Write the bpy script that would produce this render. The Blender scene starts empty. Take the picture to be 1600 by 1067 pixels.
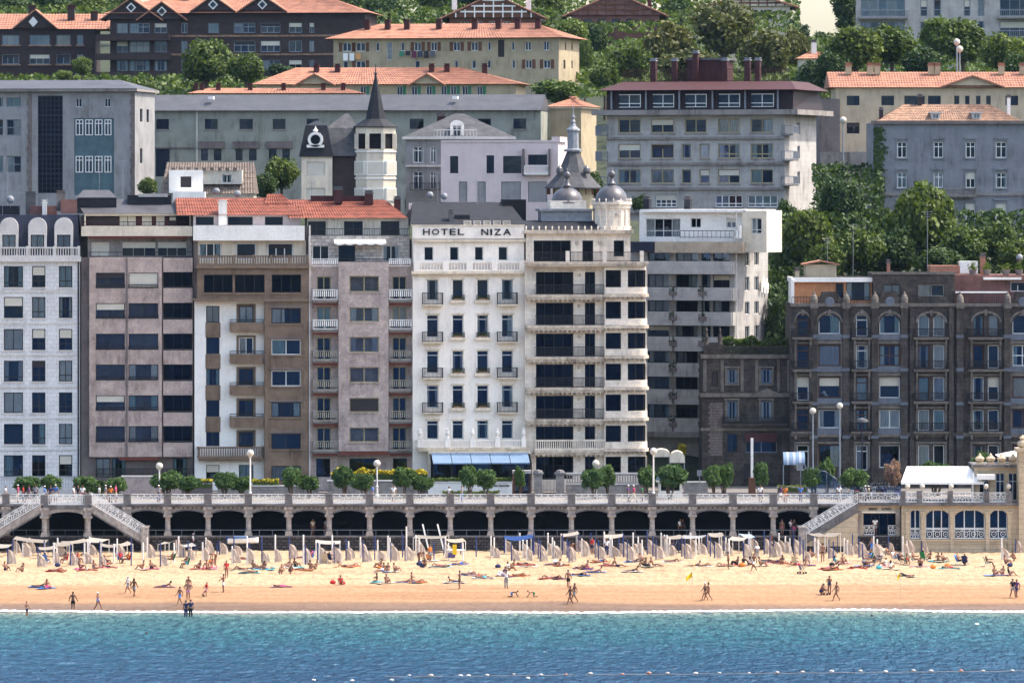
import bpy, bmesh, math, random
from mathutils import Vector, Matrix, noise, Quaternion
R = math.radians
rnd = random.Random(11)
sc = bpy.context.scene
COL = sc.collection
# ---------------------------------------------------------------- camera, sky, sun, exposure
F, HC, YH = 8850.0, 37.0, 300.0          # focal length in photo pixels, eye height, horizon row
cam = bpy.data.objects.new('camera', bpy.data.cameras.new('camera')); COL.objects.link(cam)
cam.location = (0, 0, HC); cam.rotation_euler = (R(90), 0, 0)
cam.data.sensor_width = 36; cam.data.lens = F / 1600 * 36
cam.data.shift_y = -233.5 / 1600; cam.data.clip_start = 5; cam.data.clip_end = 9000
sc.camera = cam
SUN_EL, SUN_AZ = 56.0, 82.0             # azimuth clockwise from the view direction: high on the right, a little behind the facades
w = bpy.data.worlds.new('World'); sc.world = w; w.use_nodes = True
nt = w.node_tree; nt.nodes.clear()
sk = nt.nodes.new('ShaderNodeTexSky'); sk.sky_type = 'NISHITA'; sk.sun_disc = False
sk.sun_elevation = R(SUN_EL); sk.sun_rotation = R(SUN_AZ); sk.air_density = 1.0; sk.dust_density = 3.0; sk.ozone_density = 1.0
bg = nt.nodes.new('ShaderNodeBackground'); bg.inputs[1].default_value = 0.15
wo = nt.nodes.new('ShaderNodeOutputWorld')
wb = nt.nodes.new('ShaderNodeMix'); wb.data_type = 'RGBA'; wb.blend_type = 'MULTIPLY'; wb.inputs[0].default_value = 1.0; wb.inputs[7].default_value = (1.03, 1.0, .96, 1)   # daylight balanced a little warm, the whole sky alike
nt.links.new(sk.outputs[0], wb.inputs[6]); nt.links.new(wb.outputs[2], bg.inputs[0]); nt.links.new(bg.outputs[0], wo.inputs[0])
sl = bpy.data.lights.new('sun', 'SUN'); sl.energy = 2.0; sl.angle = R(0.53); sl.color = (1.0, 0.93, 0.82)
sun = bpy.data.objects.new('sun', sl); COL.objects.link(sun)
sd = Vector((math.cos(R(SUN_EL)) * math.sin(R(SUN_AZ)), math.cos(R(SUN_EL)) * math.cos(R(SUN_AZ)), math.sin(R(SUN_EL))))
sun.rotation_euler = sd.to_track_quat('Z', 'Y').to_euler(); sun.location = (60, 500, 200)
sc.view_settings.view_transform = 'Standard'; sc.view_settings.look = 'None'
sc.view_settings.exposure = 1.7; sc.view_settings.gamma = 1.0
sc.render.engine = 'CYCLES'
sc.cycles.use_denoising = True
sc.cycles.max_bounces = 4; sc.cycles.diffuse_bounces = 3; sc.cycles.glossy_bounces = 2
sc.cycles.use_adaptive_sampling = True; sc.cycles.adaptive_threshold = .02
sc.cycles.transparent_max_bounces = 8; sc.cycles.volume_bounces = 0
sc.cycles.caustics_reflective = False; sc.cycles.caustics_refractive = False

def PX(x, D): return (x - 800.0) * D / F
def PZ(y, D): return HC - (y - YH) * D / F

# ---------------------------------------------------------------- materials
M = {}
def _nodes(name):
    m = bpy.data.materials.new(name); m.use_nodes = True
    t = m.node_tree; t.nodes.clear()
    return m, t
def _n(t, typ, **kw):
    n = t.nodes.new('ShaderNode' + typ)
    for k, v in kw.items():
        if k.startswith('i_'): n.inputs[k[2:].replace('_', ' ')].default_value = v
        else: setattr(n, k, v)
    return n
def _ramp(t, src, p0, p1, c0=(0,0,0,1), c1=(1,1,1,1)):
    r = t.nodes.new('ShaderNodeValToRGB'); e = r.color_ramp.elements
    e[0].position, e[1].position = p0, p1; e[0].color, e[1].color = c0, c1
    t.links.new(src, r.inputs[0]); return r.outputs[0]
def _mul(t, a, b, fac=1.0, mode='MULTIPLY'):
    mx = t.nodes.new('ShaderNodeMix'); mx.data_type = 'RGBA'; mx.blend_type = mode
    mx.inputs[0].default_value = fac
    for s, i in ((a, 6), (b, 7)):
        if isinstance(s, tuple): mx.inputs[i].default_value = (*s[:3], 1)
        else: t.links.new(s, mx.inputs[i])
    return mx.outputs[2]
def mat(name, col, rough=.85, var=.18, ns=.8, streak=.0, bump=.25, bs=14, spec=.25, metal=0.0, brick=None, objcol=False, grain=.1, coat=0.0):
    """procedural surface: base colour, large patches, fine grain, weather streaks with a shape of their own, fine relief"""
    m, t = _nodes(name); L = t.links.new
    tc = _n(t, 'TexCoord'); out = _n(t, 'OutputMaterial'); p = _n(t, 'BsdfPrincipled')
    L(p.outputs[0], out.inputs[0])
    p.inputs['Roughness'].default_value = rough; p.inputs['Metallic'].default_value = metal
    p.inputs['Specular IOR Level'].default_value = spec
    if coat: p.inputs['Coat Weight'].default_value = coat
    src = col
    if objcol:
        oi = _n(t, 'ObjectInfo'); src = oi.outputs['Color']
    n1 = _n(t, 'TexNoise', i_Scale=ns, i_Detail=6.0, i_Roughness=.62); L(tc.outputs['Object'], n1.inputs['Vector'])
    c = _mul(t, src, _ramp(t, n1.outputs[0], .32, .68, (1-var, 1-var, 1-var*.9, 1), (1+var*.6, 1+var*.6, 1+var*.5, 1)))
    n2 = _n(t, 'TexNoise', i_Scale=bs*.6, i_Detail=3.0); L(tc.outputs['Object'], n2.inputs['Vector'])
    c = _mul(t, c, _ramp(t, n2.outputs[0], .3, .7, (1-grain,)*3+(1,), (1+grain,)*3+(1,)))
    if streak:
        mp = _n(t, 'Mapping'); mp.inputs['Scale'].default_value = (1.7, 1.7, .26); L(tc.outputs['Object'], mp.inputs[0])
        n3 = _n(t, 'TexNoise', i_Scale=1.3, i_Detail=7.0, i_Roughness=.7); L(mp.outputs[0], n3.inputs['Vector'])
        n5 = _n(t, 'TexNoise', i_Scale=.42, i_Detail=4.0, i_Roughness=.6); L(tc.outputs['Object'], n5.inputs['Vector'])
        mk = _n(t, 'Math', operation='MULTIPLY'); L(_ramp(t, n5.outputs[0], .42, .64), mk.inputs[0]); mk.inputs[1].default_value = min(1.0, streak*1.9)
        c0 = c; c = _mul(t, c, _ramp(t, n3.outputs[0], .36, .62, (.40, .37, .35, 1), (1.02, 1.02, 1.02, 1)), 1.0)
        mx = c.node; L(mk.outputs[0], mx.inputs[0])
    hgt = n2.outputs[0]
    if brick:
        bw, bh, mort, dark, uneven = brick
        sp = _n(t, 'SeparateXYZ'); L(tc.outputs['Object'], sp.inputs[0])
        ad = _n(t, 'Math', operation='ADD'); L(sp.outputs[0], ad.inputs[0]); L(sp.outputs[1], ad.inputs[1])
        cb = _n(t, 'CombineXYZ'); L(ad.outputs[0], cb.inputs[0]); L(sp.outputs[2], cb.inputs[1])
        b = _n(t, 'TexBrick', i_Scale=1.0); b.inputs['Brick Width'].default_value = bw; b.inputs['Row Height'].default_value = bh
        b.inputs['Mortar Size'].default_value = mort; b.inputs['Color1'].default_value = (1+uneven,)*3+(1,)
        b.inputs['Color2'].default_value = (1-uneven,)*3+(1,); b.inputs['Mortar'].default_value = (dark,)*3+(1,)
        L(cb.outputs[0], b.inputs['Vector'])
        c = _mul(t, c, b.outputs[0])
    L(c, p.inputs['Base Color'])
    if bump:
        bp = _n(t, 'Bump', i_Strength=bump, i_Distance=.03); L(hgt, bp.inputs['Height']); L(bp.outputs[0], p.inputs['Normal'])
    M[name] = m
    return m
def glassmat(name, tint, refl, ior=1.75, rough=.03):
    m, t = _nodes(name); L = t.links.new
    out = _n(t, 'OutputMaterial'); tr = _n(t, 'BsdfTransparent'); tr.inputs[0].default_value = (*tint, 1)
    oi = _n(t, 'ObjectInfo'); g = _n(t, 'BsdfGlossy'); g.inputs['Roughness'].default_value = rough
    L(_ramp(t, oi.outputs['Random'], 0, 1, (refl[0]*.35, refl[1]*.5, refl[2]*.75, 1), (*refl, 1)), g.inputs['Color'])
    fr = _n(t, 'Fresnel', i_IOR=ior); mx = _n(t, 'MixShader')
    tc = _n(t, 'TexCoord'); n = _n(t, 'TexNoise', i_Scale=.7, i_Detail=2.0); L(tc.outputs['Object'], n.inputs['Vector'])
    bp = _n(t, 'Bump', i_Strength=.25, i_Distance=.05); L(n.outputs[0], bp.inputs['Height']); L(bp.outputs[0], g.inputs['Normal'])
    L(fr.outputs[0], mx.inputs[0]); L(tr.outputs[0], mx.inputs[1]); L(g.outputs[0], mx.inputs[2]); L(mx.outputs[0], out.inputs[0])
    M[name] = m
def leafmat(name, c1, c2, trans=.25):
    m, t = _nodes(name); L = t.links.new
    out = _n(t, 'OutputMaterial'); geo = _n(t, 'NewGeometry'); oi = _n(t, 'ObjectInfo')
    col = _ramp(t, geo.outputs['Random Per Island'], 0, 1, (*c1, 1), (*c2, 1))
    v = _ramp(t, oi.outputs['Random'], 0, 1, (.8, .85, .8, 1), (1.2, 1.12, 1.0, 1)); col = _mul(t, col, v)
    d = _n(t, 'BsdfPrincipled', i_Roughness=.6); d.inputs['Specular IOR Level'].default_value = .25; L(col, d.inputs['Base Color'])
    tl = _n(t, 'BsdfTranslucent'); L(_mul(t, col, (1.3, 1.4, .7)), tl.inputs[0])
    mx = _n(t, 'MixShader'); mx.inputs[0].default_value = trans
    L(d.outputs[0], mx.inputs[1]); L(tl.outputs[0], mx.inputs[2]); L(mx.outputs[0], out.inputs[0]); M[name] = m

glassmat('glass', (.88, .92, .95), (.50, .74, 1.15), 1.95)
glassmat('glass_dark', (.40, .44, .50), (.45, .62, .95), 1.55)
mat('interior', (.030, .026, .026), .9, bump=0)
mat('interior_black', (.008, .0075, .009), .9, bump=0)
mat('curtain', (.55, .56, .54), .9, objcol=True, bump=0, grain=.05)
mat('frame_dark', (.03, .028, .028), .5, bump=0); mat('frame_white', (.72, .71, .68), .5, bump=0, var=.08)
mat('frame_wood', (.20, .13, .055), .6, bump=0); mat('frame_alu', (.30, .28, .24), .45, bump=0, metal=.4)
mat('frame_grey', (.22, .24, .27), .5, bump=0); mat('frame_ochre', (.36, .30, .16), .6, bump=0)
mat('iron', (.02, .02, .024), .5, bump=0); mat('iron_white', (.84, .82, .78), .55, var=.15, ns=3, bump=0)
mat('white_paint', (.80, .77, .72), .6, var=.08, ns=.6, streak=.18, bump=.1)
mat('hotel_wall', (.87, .80, .71), .75, var=.09, ns=.5, streak=.20, bump=.12)
mat('hotel_trim', (.72, .62, .48), .8, var=.2, ns=1.5, streak=.35, bump=.2)
mat('corner_stone', (.74, .655, .55), .8, var=.16, ns=.8, streak=.35, bump=.3, brick=(1.1, .5, .02, .8, .03))
mat('corner_trim', (.58, .49, .39), .85, var=.35, ns=2.2, streak=.6, bump=.4)
mat('tile_white', (.66, .65, .64), .5, var=.1, ns=.5, streak=.2, bump=.1, brick=(.62, .42, .018, .72, .04), spec=.4)
mat('stone_pale', (.58, .55, .52), .8, var=.12, ns=1, streak=.2)
mat('slate_blue', (.018, .022, .042), .55, var=.35, ns=2, bump=.3, brick=(.3, .22, .02, .7, .2))
mat('slate', (.016, .017, .022), .7, var=.35, ns=1.2, bump=.3, brick=(.35, .25, .02, .7, .2))
mat('slate_grey', (.075, .075, .08), .75, var=.3, ns=1.2, streak=.3, bump=.3, brick=(.4, .3, .02, .75, .15))
mat('concrete_pink', (.44, .345, .305), .85, var=.22, ns=1.1, streak=.45, bump=.5, bs=9, brick=(1.6, 1.0, .012, .85, .03), grain=.16)
mat('concrete_dark', (.17, .14, .13), .85, var=.2, ns=1, streak=.4, bump=.4)
mat('brown_stone', (.19, .135, .095), .85, var=.2, ns=1, streak=.45, bump=.35, grain=.14)
mat('travertine', (.43, .35, .315), .8, var=.22, ns=1.4, streak=.4, bump=.4, bs=8, brick=(.9, .45, .01, .84, .05), grain=.16)
mat('rubble', (.40, .37, .34), .85, var=.35, ns=3, bump=.6, brick=(.7, .35, .03, .6, .2))
mat('cream', (.66, .58, .46), .8, var=.1, ns=.6, streak=.3, bump=.15)
mat('cream_stone', (.50, .40, .275), .8, var=.13, ns=.8, streak=.25, bump=.2, brick=(40., .5, .03, .72, .02))
mat('concrete_grey', (.25, .225, .21), .85, var=.2, ns=1, streak=.5, bump=.4)
mat('concrete_light', (.40, .38, .36), .85, var=.14, ns=.7, streak=.4, bump=.3, brick=(2.2, .62, .02, .85, .03))
mat('old_stone', (.070, .060, .053), .9, var=.4, ns=1.1, streak=.6, bump=.7, bs=6, brick=(.9, .42, .02, .6, .12), grain=.2)
mat('old_stone_lt', (.165, .145, .125), .9, var=.3, ns=1.5, streak=.5, bump=.5, grain=.18)
mat('blue_stone', (.12, .135, .165), .8, var=.2, ns=2, streak=.3, bump=.3)
mat('terracotta', (.225, .072, .046), .85, var=.3, ns=1.3, bump=.3, grain=.25, bs=10)
mat('terracotta_pale', (.33, .155, .10), .85, var=.3, ns=.9, bump=.3, grain=.22, bs=8)
mat('tile_grey', (.15, .12, .10), .9, var=.35, ns=2, bump=.3, grain=.3, bs=8)
mat('terracotta_old', (.27, .165, .11), .9, var=.4, ns=1.6, bump=.3, grain=.3, bs=6)
mat('orange_wall', (.55, .25, .12), .85, var=.15, ns=1, streak=.3, brick=(.5, .12, .02, .85, .06))
mat('red_wall', (.20, .10, .085), .85, var=.3, ns=1, streak=.4)
mat('grey_wall', (.27, .265, .265), .85, var=.12, ns=.6, streak=.4, bump=.25)
mat('green_grey_wall', (.27, .275, .235), .85, var=.12, ns=.5, streak=.45, bump=.25)
mat('pale_wall', (.50, .48, .42), .85, var=.14, ns=.5, streak=.5, bump=.25)
mat('pink_wall', (.60, .50, .49), .85, var=.06, ns=.5, streak=.15, bump=.12)
mat('yellow_wall', (.40, .33, .22), .85, var=.12, ns=.5, streak=.35, bump=.2)
mat('ochre_wall', (.50, .40, .28), .85, var=.1, ns=.5, streak=.3, bump=.2)
mat('blue_grey_wall', (.20, .21, .23), .85, var=.16, ns=.5, streak=.45, bump=.25)
mat('brown_brick', (.050, .036, .035), .9, var=.25, ns=.8, bump=.3, brick=(.5, .16, .02, .8, .12))
mat('dark_red', (.055, .018, .018), .7, var=.2, ns=1, bump=.1)
mat('mansard_brown', (.020, .010, .013), .6, var=.2, ns=1, bump=.1)
mat('teal_panel', (.07, .12, .14), .6, var=.25, ns=1); mat('metal_roof', (.07, .07, .078), .6, var=.2, ns=.7, streak=.3)
mat('lead', (.075, .07, .075), .38, var=.3, ns=1.5, spec=.5, bump=.15); mat('lead_light', (.22, .23, .25), .5, var=.3, ns=2, bump=.2)
mat('wood_brown', (.13, .06, .035), .8, bump=.2)
mat('arcade_stone', (.38, .335, .30), .88, var=.35, ns=1.6, streak=.6, bump=.6, bs=6, grain=.2)
mat('arcade_dark', (.17, .16, .16), .9, var=.35, ns=1.5, streak=.5, bump=.5)
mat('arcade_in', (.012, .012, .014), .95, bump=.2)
mat('sea_wall', (.075, .066, .062), .92, var=.4, ns=2.5, bump=.9, bs=4, brick=(.55, .28, .05, .3, .3), grain=.25)
mat('pavement', (.22, .20, .18), .9, var=.15, ns=.5, bump=.2, brick=(.6, .6, .015, .8, .05))
mat('asphalt', (.05, .05, .052), .9, var=.2, ns=.6)
mat('garden_wall', (.30, .265, .235), .9, var=.25, ns=1.4, streak=.5, bump=.4, brick=(.8, .4, .02, .75, .06))
mat('shutter_cream', (.60, .56, .47), .7, var=.08, ns=1, bump=.0, brick=(50., .06, .012, .72, .02))
mat('shutter_dark', (.035, .03, .032), .7, bump=0, brick=(50., .08, .015, .6, .02))
mat('awning_red', (.14, .035, .025), .8, bump=.1); mat('awning_pale', (.33, .38, .46), .6, bump=0)
mat('awning_blue', (.15, .225, .33), .55, var=.12, ns=.8, bump=.1, spec=.4)
mat('awning_white', (.86, .83, .77), .8, var=.05, ns=.6, bump=.05); mat('awning_tan', (.42, .34, .25), .85, streak=.4)
mat('bark', (.10, .075, .055), .95, bump=.6, ns=4)
mat('black_paint', (.006, .006, .007), .6, bump=0)
mat('objcol', (.5, .5, .5), .8, objcol=True, var=.08, bump=0, grain=.03)
mat('objcol_gloss', (.5, .5, .5), .35, objcol=True, var=.05, bump=0, spec=.5, grain=.02)
mat('skin', (.5, .3, .2), .6, objcol=True, var=.06, ns=3, bump=0, grain=.02)
mat('canvas', (.54, .46, .40), .9, var=.1, ns=2, bump=.0, brick=(.16, 50., .015, .82, .04))
mat('thin_cloth', (.5, .5, .5), .85, objcol=True, var=.08, bump=0, grain=.03)
for k_ in ('canvas', 'thin_cloth'):      # sunlight glows through thin cloth
    t = M[k_].node_tree; pb = next(n for n in t.nodes if n.type == 'BSDF_PRINCIPLED'); om = next(n for n in t.nodes if n.type == 'OUTPUT_MATERIAL')
    tl = _n(t, 'BsdfTranslucent'); t.links.new(pb.inputs['Base Color'].links[0].from_socket, tl.inputs[0]); mx = _n(t, 'MixShader'); mx.inputs[0].default_value = .5
    t.links.new(pb.outputs[0], mx.inputs[1]); t.links.new(tl.outputs[0], mx.inputs[2]); t.links.new(mx.outputs[0], om.inputs[0])
mat('pole_white', (.74, .70, .65), .6, bump=0); mat('pole_blue', (.03, .05, .17), .5, bump=0)
mat('soil', (.10, .085, .05), .95, var=.4, ns=.5, bump=.5); mat('lamp_globe', (.55, .50, .42), .35, bump=0, var=.04)
mat('flower', (.62, .50, .03), .8, bump=0, var=.3, ns=8)
leafmat('leaf', (.026, .052, .012), (.125, .165, .034)); leafmat('leaf_dark', (.016, .037, .012), (.065, .105, .027), .18)
leafmat('leaf_light', (.060, .095, .022), (.135, .180, .040)); leafmat('leaf_tamarisk', (.035, .075, .020), (.095, .160, .050))
leafmat('leaf_pink', (.20, .13, .10), (.42, .25, .22)); leafmat('leaf_yellow', (.30, .26, .02), (.65, .52, .04))
leafmat('leaf_olive', (.055, .065, .020), (.120, .125, .045))

# ---------------------------------------------------------------- mesh builder
class MB:
    def __init__(s): s.v = []; s.f = []; s.m = []
    def quad(s, *p, m=0):
        b = len(s.v); s.v += [tuple(q) for q in p]; s.f.append(tuple(range(b, b+len(p)))); s.m.append(m)
    def box(s, x0, x1, y0, y1, z0, z1, m=0):
        b = len(s.v)
        s.v += [(x0,y0,z0),(x1,y0,z0),(x1,y1,z0),(x0,y1,z0),(x0,y0,z1),(x1,y0,z1),(x1,y1,z1),(x0,y1,z1)]
        for q in ((0,3,2,1),(4,5,6,7),(0,1,5,4),(1,2,6,5),(2,3,7,6),(3,0,4,7)):
            s.f.append(tuple(b+i for i in q)); s.m.append(m)
        return s
    def prism(s, pts, y0, y1, m=0):
        """outline in x,z (anticlockwise seen from -y) given thickness along y"""
        b = len(s.v); n = len(pts)
        s.v += [(x, y0, z) for x, z in pts] + [(x, y1, z) for x, z in pts]
        s.f.append(tuple(range(b, b+n))); s.m.append(m); s.f.append(tuple(range(b+2*n-1, b+n-1, -1))); s.m.append(m)
        for i in range(n):
            j = (i+1) % n; s.f.append((b+i, b+n+i, b+n+j, b+j)); s.m.append(m)
        return s
    def lathe(s, cx, cy, prof, n=12, m=0, a0=0.0, a1=2*math.pi):
        b = len(s.v); full = abs(a1-a0-2*math.pi) < 1e-6; k = n if full else n+1
        for r, z in prof:
            for i in range(k):
                a = a0+(a1-a0)*i/n; s.v.append((cx+r*math.cos(a), cy+r*math.sin(a), z))
        for j in range(len(prof)-1):
            for i in range(n):
                i2 = (i+1) % k
                s.f.append((b+j*k+i, b+j*k+i2, b+(j+1)*k+i2, b+(j+1)*k+i)); s.m.append(m)
        if full:
            s.f.append(tuple(b+i for i in range(k-1, -1, -1))); s.m.append(m)
            t = b+(len(prof)-1)*k; s.f.append(tuple(t+i for i in range(k))); s.m.append(m)
        return s
    def cyl(s, cx, cy, z0, z1, r0, r1=None, n=8, m=0):
        return s.lathe(cx, cy, [(r0, z0), (r0 if r1 is None else r1, z1)], n, m)
    def tube(s, pts, r, n=6, m=0):
        pts = [Vector(p) for p in pts]; b = len(s.v)
        rs = r if isinstance(r, (list, tuple)) else [r]*len(pts)
        for i, p in enumerate(pts):
            d = (pts[min(i+1, len(pts)-1)] - pts[max(i-1, 0)]).normalized()
            u = d.cross(Vector((0, 0, 1)) if abs(d.z) < .9 else Vector((0, 1, 0))).normalized(); v = d.cross(u)
            for k in range(n):
                a = 2*math.pi*k/n; s.v.append(tuple(p + (u*math.cos(a)+v*math.sin(a))*rs[i]))
        for i in range(len(pts)-1):
            for k in range(n):
                k2 = (k+1) % n; s.f.append((b+i*n+k, b+i*n+k2, b+(i+1)*n+k2, b+(i+1)*n+k)); s.m.append(m)
        s.f.append(tuple(b+k for k in range(n-1, -1, -1))); s.m.append(m)
        e = b+(len(pts)-1)*n; s.f.append(tuple(e+k for k in range(n))); s.m.append(m)
        return s
    def mesh(s, name, mats, smooth=False):
        me = bpy.data.meshes.new(name); me.from_pydata(s.v, [], s.f)
        for q in (mats if isinstance(mats, (list, tuple)) else [mats]): me.materials.append(M[q] if isinstance(q, str) else q)
        me.polygons.foreach_set('material_index', s.m)
        if smooth: me.polygons.foreach_set('use_smooth', [True]*len(s.f))
        me.update(); return me
    def build(s, name, mats, parent=None, loc=(0,0,0), smooth=False, kind=None, label=None, cat=None, group=None, color=None):
        return obj(name, s.mesh(name, mats, smooth), parent, loc, kind=kind, label=label, cat=cat, group=group, color=color)
def tag(o, label=None, cat=None, group=None, kind=None):
    if label: o['label'] = label
    if cat: o['category'] = cat
    if group: o['group'] = group
    if kind: o['kind'] = kind
    return o
def obj(name, me, parent=None, loc=(0,0,0), rz=0.0, scale=None, kind=None, label=None, cat=None, group=None, color=None):
    o = bpy.data.objects.new(name, me); COL.objects.link(o); o.parent = parent; o.location = loc
    if rz: o.rotation_euler = (0, 0, rz)
    if scale: o.scale = scale
    if color: o.color = (*color, 1)
    return tag(o, label, cat, group, kind)
def empty(name, loc, rz=0.0, label=None, cat=None, group=None):
    return obj(name, None, None, loc, rz, label=label, cat=cat, group=group)
def copy_tree(o, parent=None):
    c = o.copy(); COL.objects.link(c); c.parent = parent
    for ch in list(o.children): copy_tree(ch, c)
    return c
CACHE = {}
def cached(key, fn):
    if key not in CACHE: CACHE[key] = fn()
    return CACHE[key]

# ---------------------------------------------------------------- facade with real openings
def sheet(mb, u0, u1, z0, z1, ops, T, t, m=0, room=None, roomd=1.1):
    """wall face in (u, depth, z) put through T, with openings cut, their reveals, and a dark room behind each"""
    ops = [(max(a,u0), min(b,u1), max(c,z0), min(d,z1)) for a, b, c, d in ops if b > u0 and a < u1 and d > z0 and c < z1]
    zs = sorted({z0, z1, *[q for o in ops for q in o[2:]]})
    for i in range(len(zs)-1):
        a, b = zs[i], zs[i+1]
        if b-a < 1e-5: continue
        mid = (a+b)/2; row = sorted((o[0], o[1]) for o in ops if o[2] < mid < o[3])
        x = u0
        for p, q in row+[(u1, u1)]:
            if p-x > 1e-5: mb.quad(T(x,0,a), T(p,0,a), T(p,0,b), T(x,0,b), m=m)
            x = max(x, q)
    for a, b, c, d in ops:
        mb.quad(T(a,0,c), T(a,t,c), T(a,t,d), T(a,0,d), m=m); mb.quad(T(b,0,c), T(b,0,d), T(b,t,d), T(b,t,c), m=m)
        mb.quad(T(a,0,d), T(a,t,d), T(b,t,d), T(b,0,d), m=m); mb.quad(T(a,0,c), T(b,0,c), T(b,t,c), T(a,t,c), m=m)
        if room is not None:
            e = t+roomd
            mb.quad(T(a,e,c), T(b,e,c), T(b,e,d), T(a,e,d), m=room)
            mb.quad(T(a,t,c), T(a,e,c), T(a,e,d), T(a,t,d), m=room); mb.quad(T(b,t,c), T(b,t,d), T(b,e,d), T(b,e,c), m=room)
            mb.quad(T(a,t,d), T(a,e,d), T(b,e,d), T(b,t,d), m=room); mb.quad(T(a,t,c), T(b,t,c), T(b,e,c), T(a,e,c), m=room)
def m_frame(w, h, cols, rows, ft, fr):
    def fn():
        mb = MB(); d = .07
        mb.box(0, ft, 0, d, 0, h); mb.box(w-ft, w, 0, d, 0, h); mb.box(ft, w-ft, 0, d, 0, ft); mb.box(ft, w-ft, 0, d, h-ft, h)
        for i in range(1, cols):
            x = w*i/cols; mb.box(x-ft*.5, x+ft*.5, .003, d, ft, h-ft)
        for r in rows: mb.box(ft, w-ft, .006, d, h*r-ft*.5, h*r+ft*.5)
        return mb.mesh('window', fr)
    return cached(('fr', round(w,2), round(h,2), cols, tuple(rows), ft, fr), fn)
def m_plane(w, h, name, mt):
    return cached((name, round(w,2), round(h,2), mt), lambda: (lambda mb: (mb.quad((0,0,0),(w,0,0),(w,0,h),(0,0,h)), mb.mesh(name, mt))[1])(MB()))
def m_slab(w, h, t, name, mt):
    return cached((name, 's', round(w,2), round(h,2), mt), lambda: MB().box(0, w, 0, t, 0, h).mesh(name, mt))
def m_curtain(w, h):
    def fn():
        mb = MB(); n = max(6, int(w/.06)); p = [(w*i/n, .035*math.sin(i*1.7)) for i in range(n+1)]
        for i in range(n): mb.quad((*p[i], 0), (*p[i+1], 0), (*p[i+1], h), (*p[i], h))
        return mb.mesh('curtain', 'curtain', True)
    return cached(('cu', round(w,2), round(h,2)), fn)
CURT = [(.80,.79,.74), (.55,.64,.64), (.72,.67,.56), (.40,.55,.56), (.85,.85,.82), (.50,.52,.58)]
def window_at(parent, loc, w, h, cols=2, rows=(), fr='frame_dark', ft=.06, curt=None, glass='glass', rz=0.0, wr=rnd):
    o = obj('window', m_frame(w, h, cols, rows, ft, fr), parent, loc, rz)
    rr = [0]+sorted(rows)+[1]
    for i in range(cols):
        for j in range(len(rr)-1):
            a, b, c, d = w*i/cols, w*(i+1)/cols, h*rr[j], h*rr[j+1]
            obj('pane', m_plane(b-a-ft, d-c-ft, 'pane', glass), o, (a+ft*.5, .035, c+ft*.5))
    if curt is None: curt = wr.choice(['n','n','f','f','l','l','s','s','h','d','h'])
    g = ft; W = w-2*g; H = h-2*g
    cc = wr.choice(CURT)
    if curt == 'f': obj('curtain', m_curtain(W, H), o, (g, .11, g), color=cc)
    elif curt == 'l':
        obj('curtain', m_curtain(W*.45, H), o, (g + (0 if wr.random() < .5 else W*.55), .16, g), color=cc)
    elif curt == 's':
        obj('curtain', m_curtain(W*.22, H), o, (g, .16, g), color=cc); obj('curtain', m_curtain(W*.22, H), o, (g+W*.78, .16, g), color=cc)
    elif curt == 'h': obj('blind', m_slab(W, H*.42, .03, 'blind', 'shutter_cream'), o, (g, -.04, h-g-H*.42))
    elif curt == 'b': obj('blind', m_slab(W, H, .03, 'blind', 'shutter_cream'), o, (g, -.04, g))
    elif curt == 'd': obj('blind', m_slab(W, H*.3, .03, 'blind', 'shutter_dark'), o, (g, -.04, h-g-H*.3))
    elif curt == 'D': obj('blind', m_slab(W, H, .03, 'blind', 'shutter_dark'), o, (g, -.04, g))
    return o
def m_rail(w, h, style, mt, sp=None, ret=0.0):
    """balcony railing along x, w wide, h high, with optional returns of depth ret to the wall"""
    def fn():
        mb = MB()
        def run(L, put):
            if style == 'stone':
                put(0, L, 0, h*.14, .09); put(0, L, h*.84, h, .11)
                n = max(2, int(L/(sp or .24)))
                for i in range(n):
                    x = L*(i+.5)/n; put(x-.055, x+.055, h*.14, h*.84, .05)
            elif style == 'slat':
                put(0, L, h*.93, h, .03); put(0, L, 0, .05, .03)
                n = max(2, int(L/(sp or .2)))
                for i in range(n):
                    x = L*(i+.5)/n; put(x-.05, x+.05, h*.28, h*.86, .02)
                for i in range(int(L/1.2)+2):
                    x = min(L, i*1.2); put(x-.02, x+.02, 0, h, .025)
            else:
                put(0, L, h-.07, h, .03); put(0, L, .06, .12, .025)
                n = max(2, int(L/(sp or .13)))
                for i in range(n+1):
                    x = L*i/n; put(x-.018, x+.018, 0, h-.05, .018)
        run(w, lambda a, b, c, d, t: mb.box(a, b, -t, t, c, d))
        if ret:
            for X in (0, w): run(ret, lambda a, b, c, d, t, X=X: mb.box(X-t, X+t, a+.03, b+.03, c, d))
        return mb.mesh('railing', mt)
    return cached(('rail', round(w,2), round(h,2), style, mt, sp, ret), fn)

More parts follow.
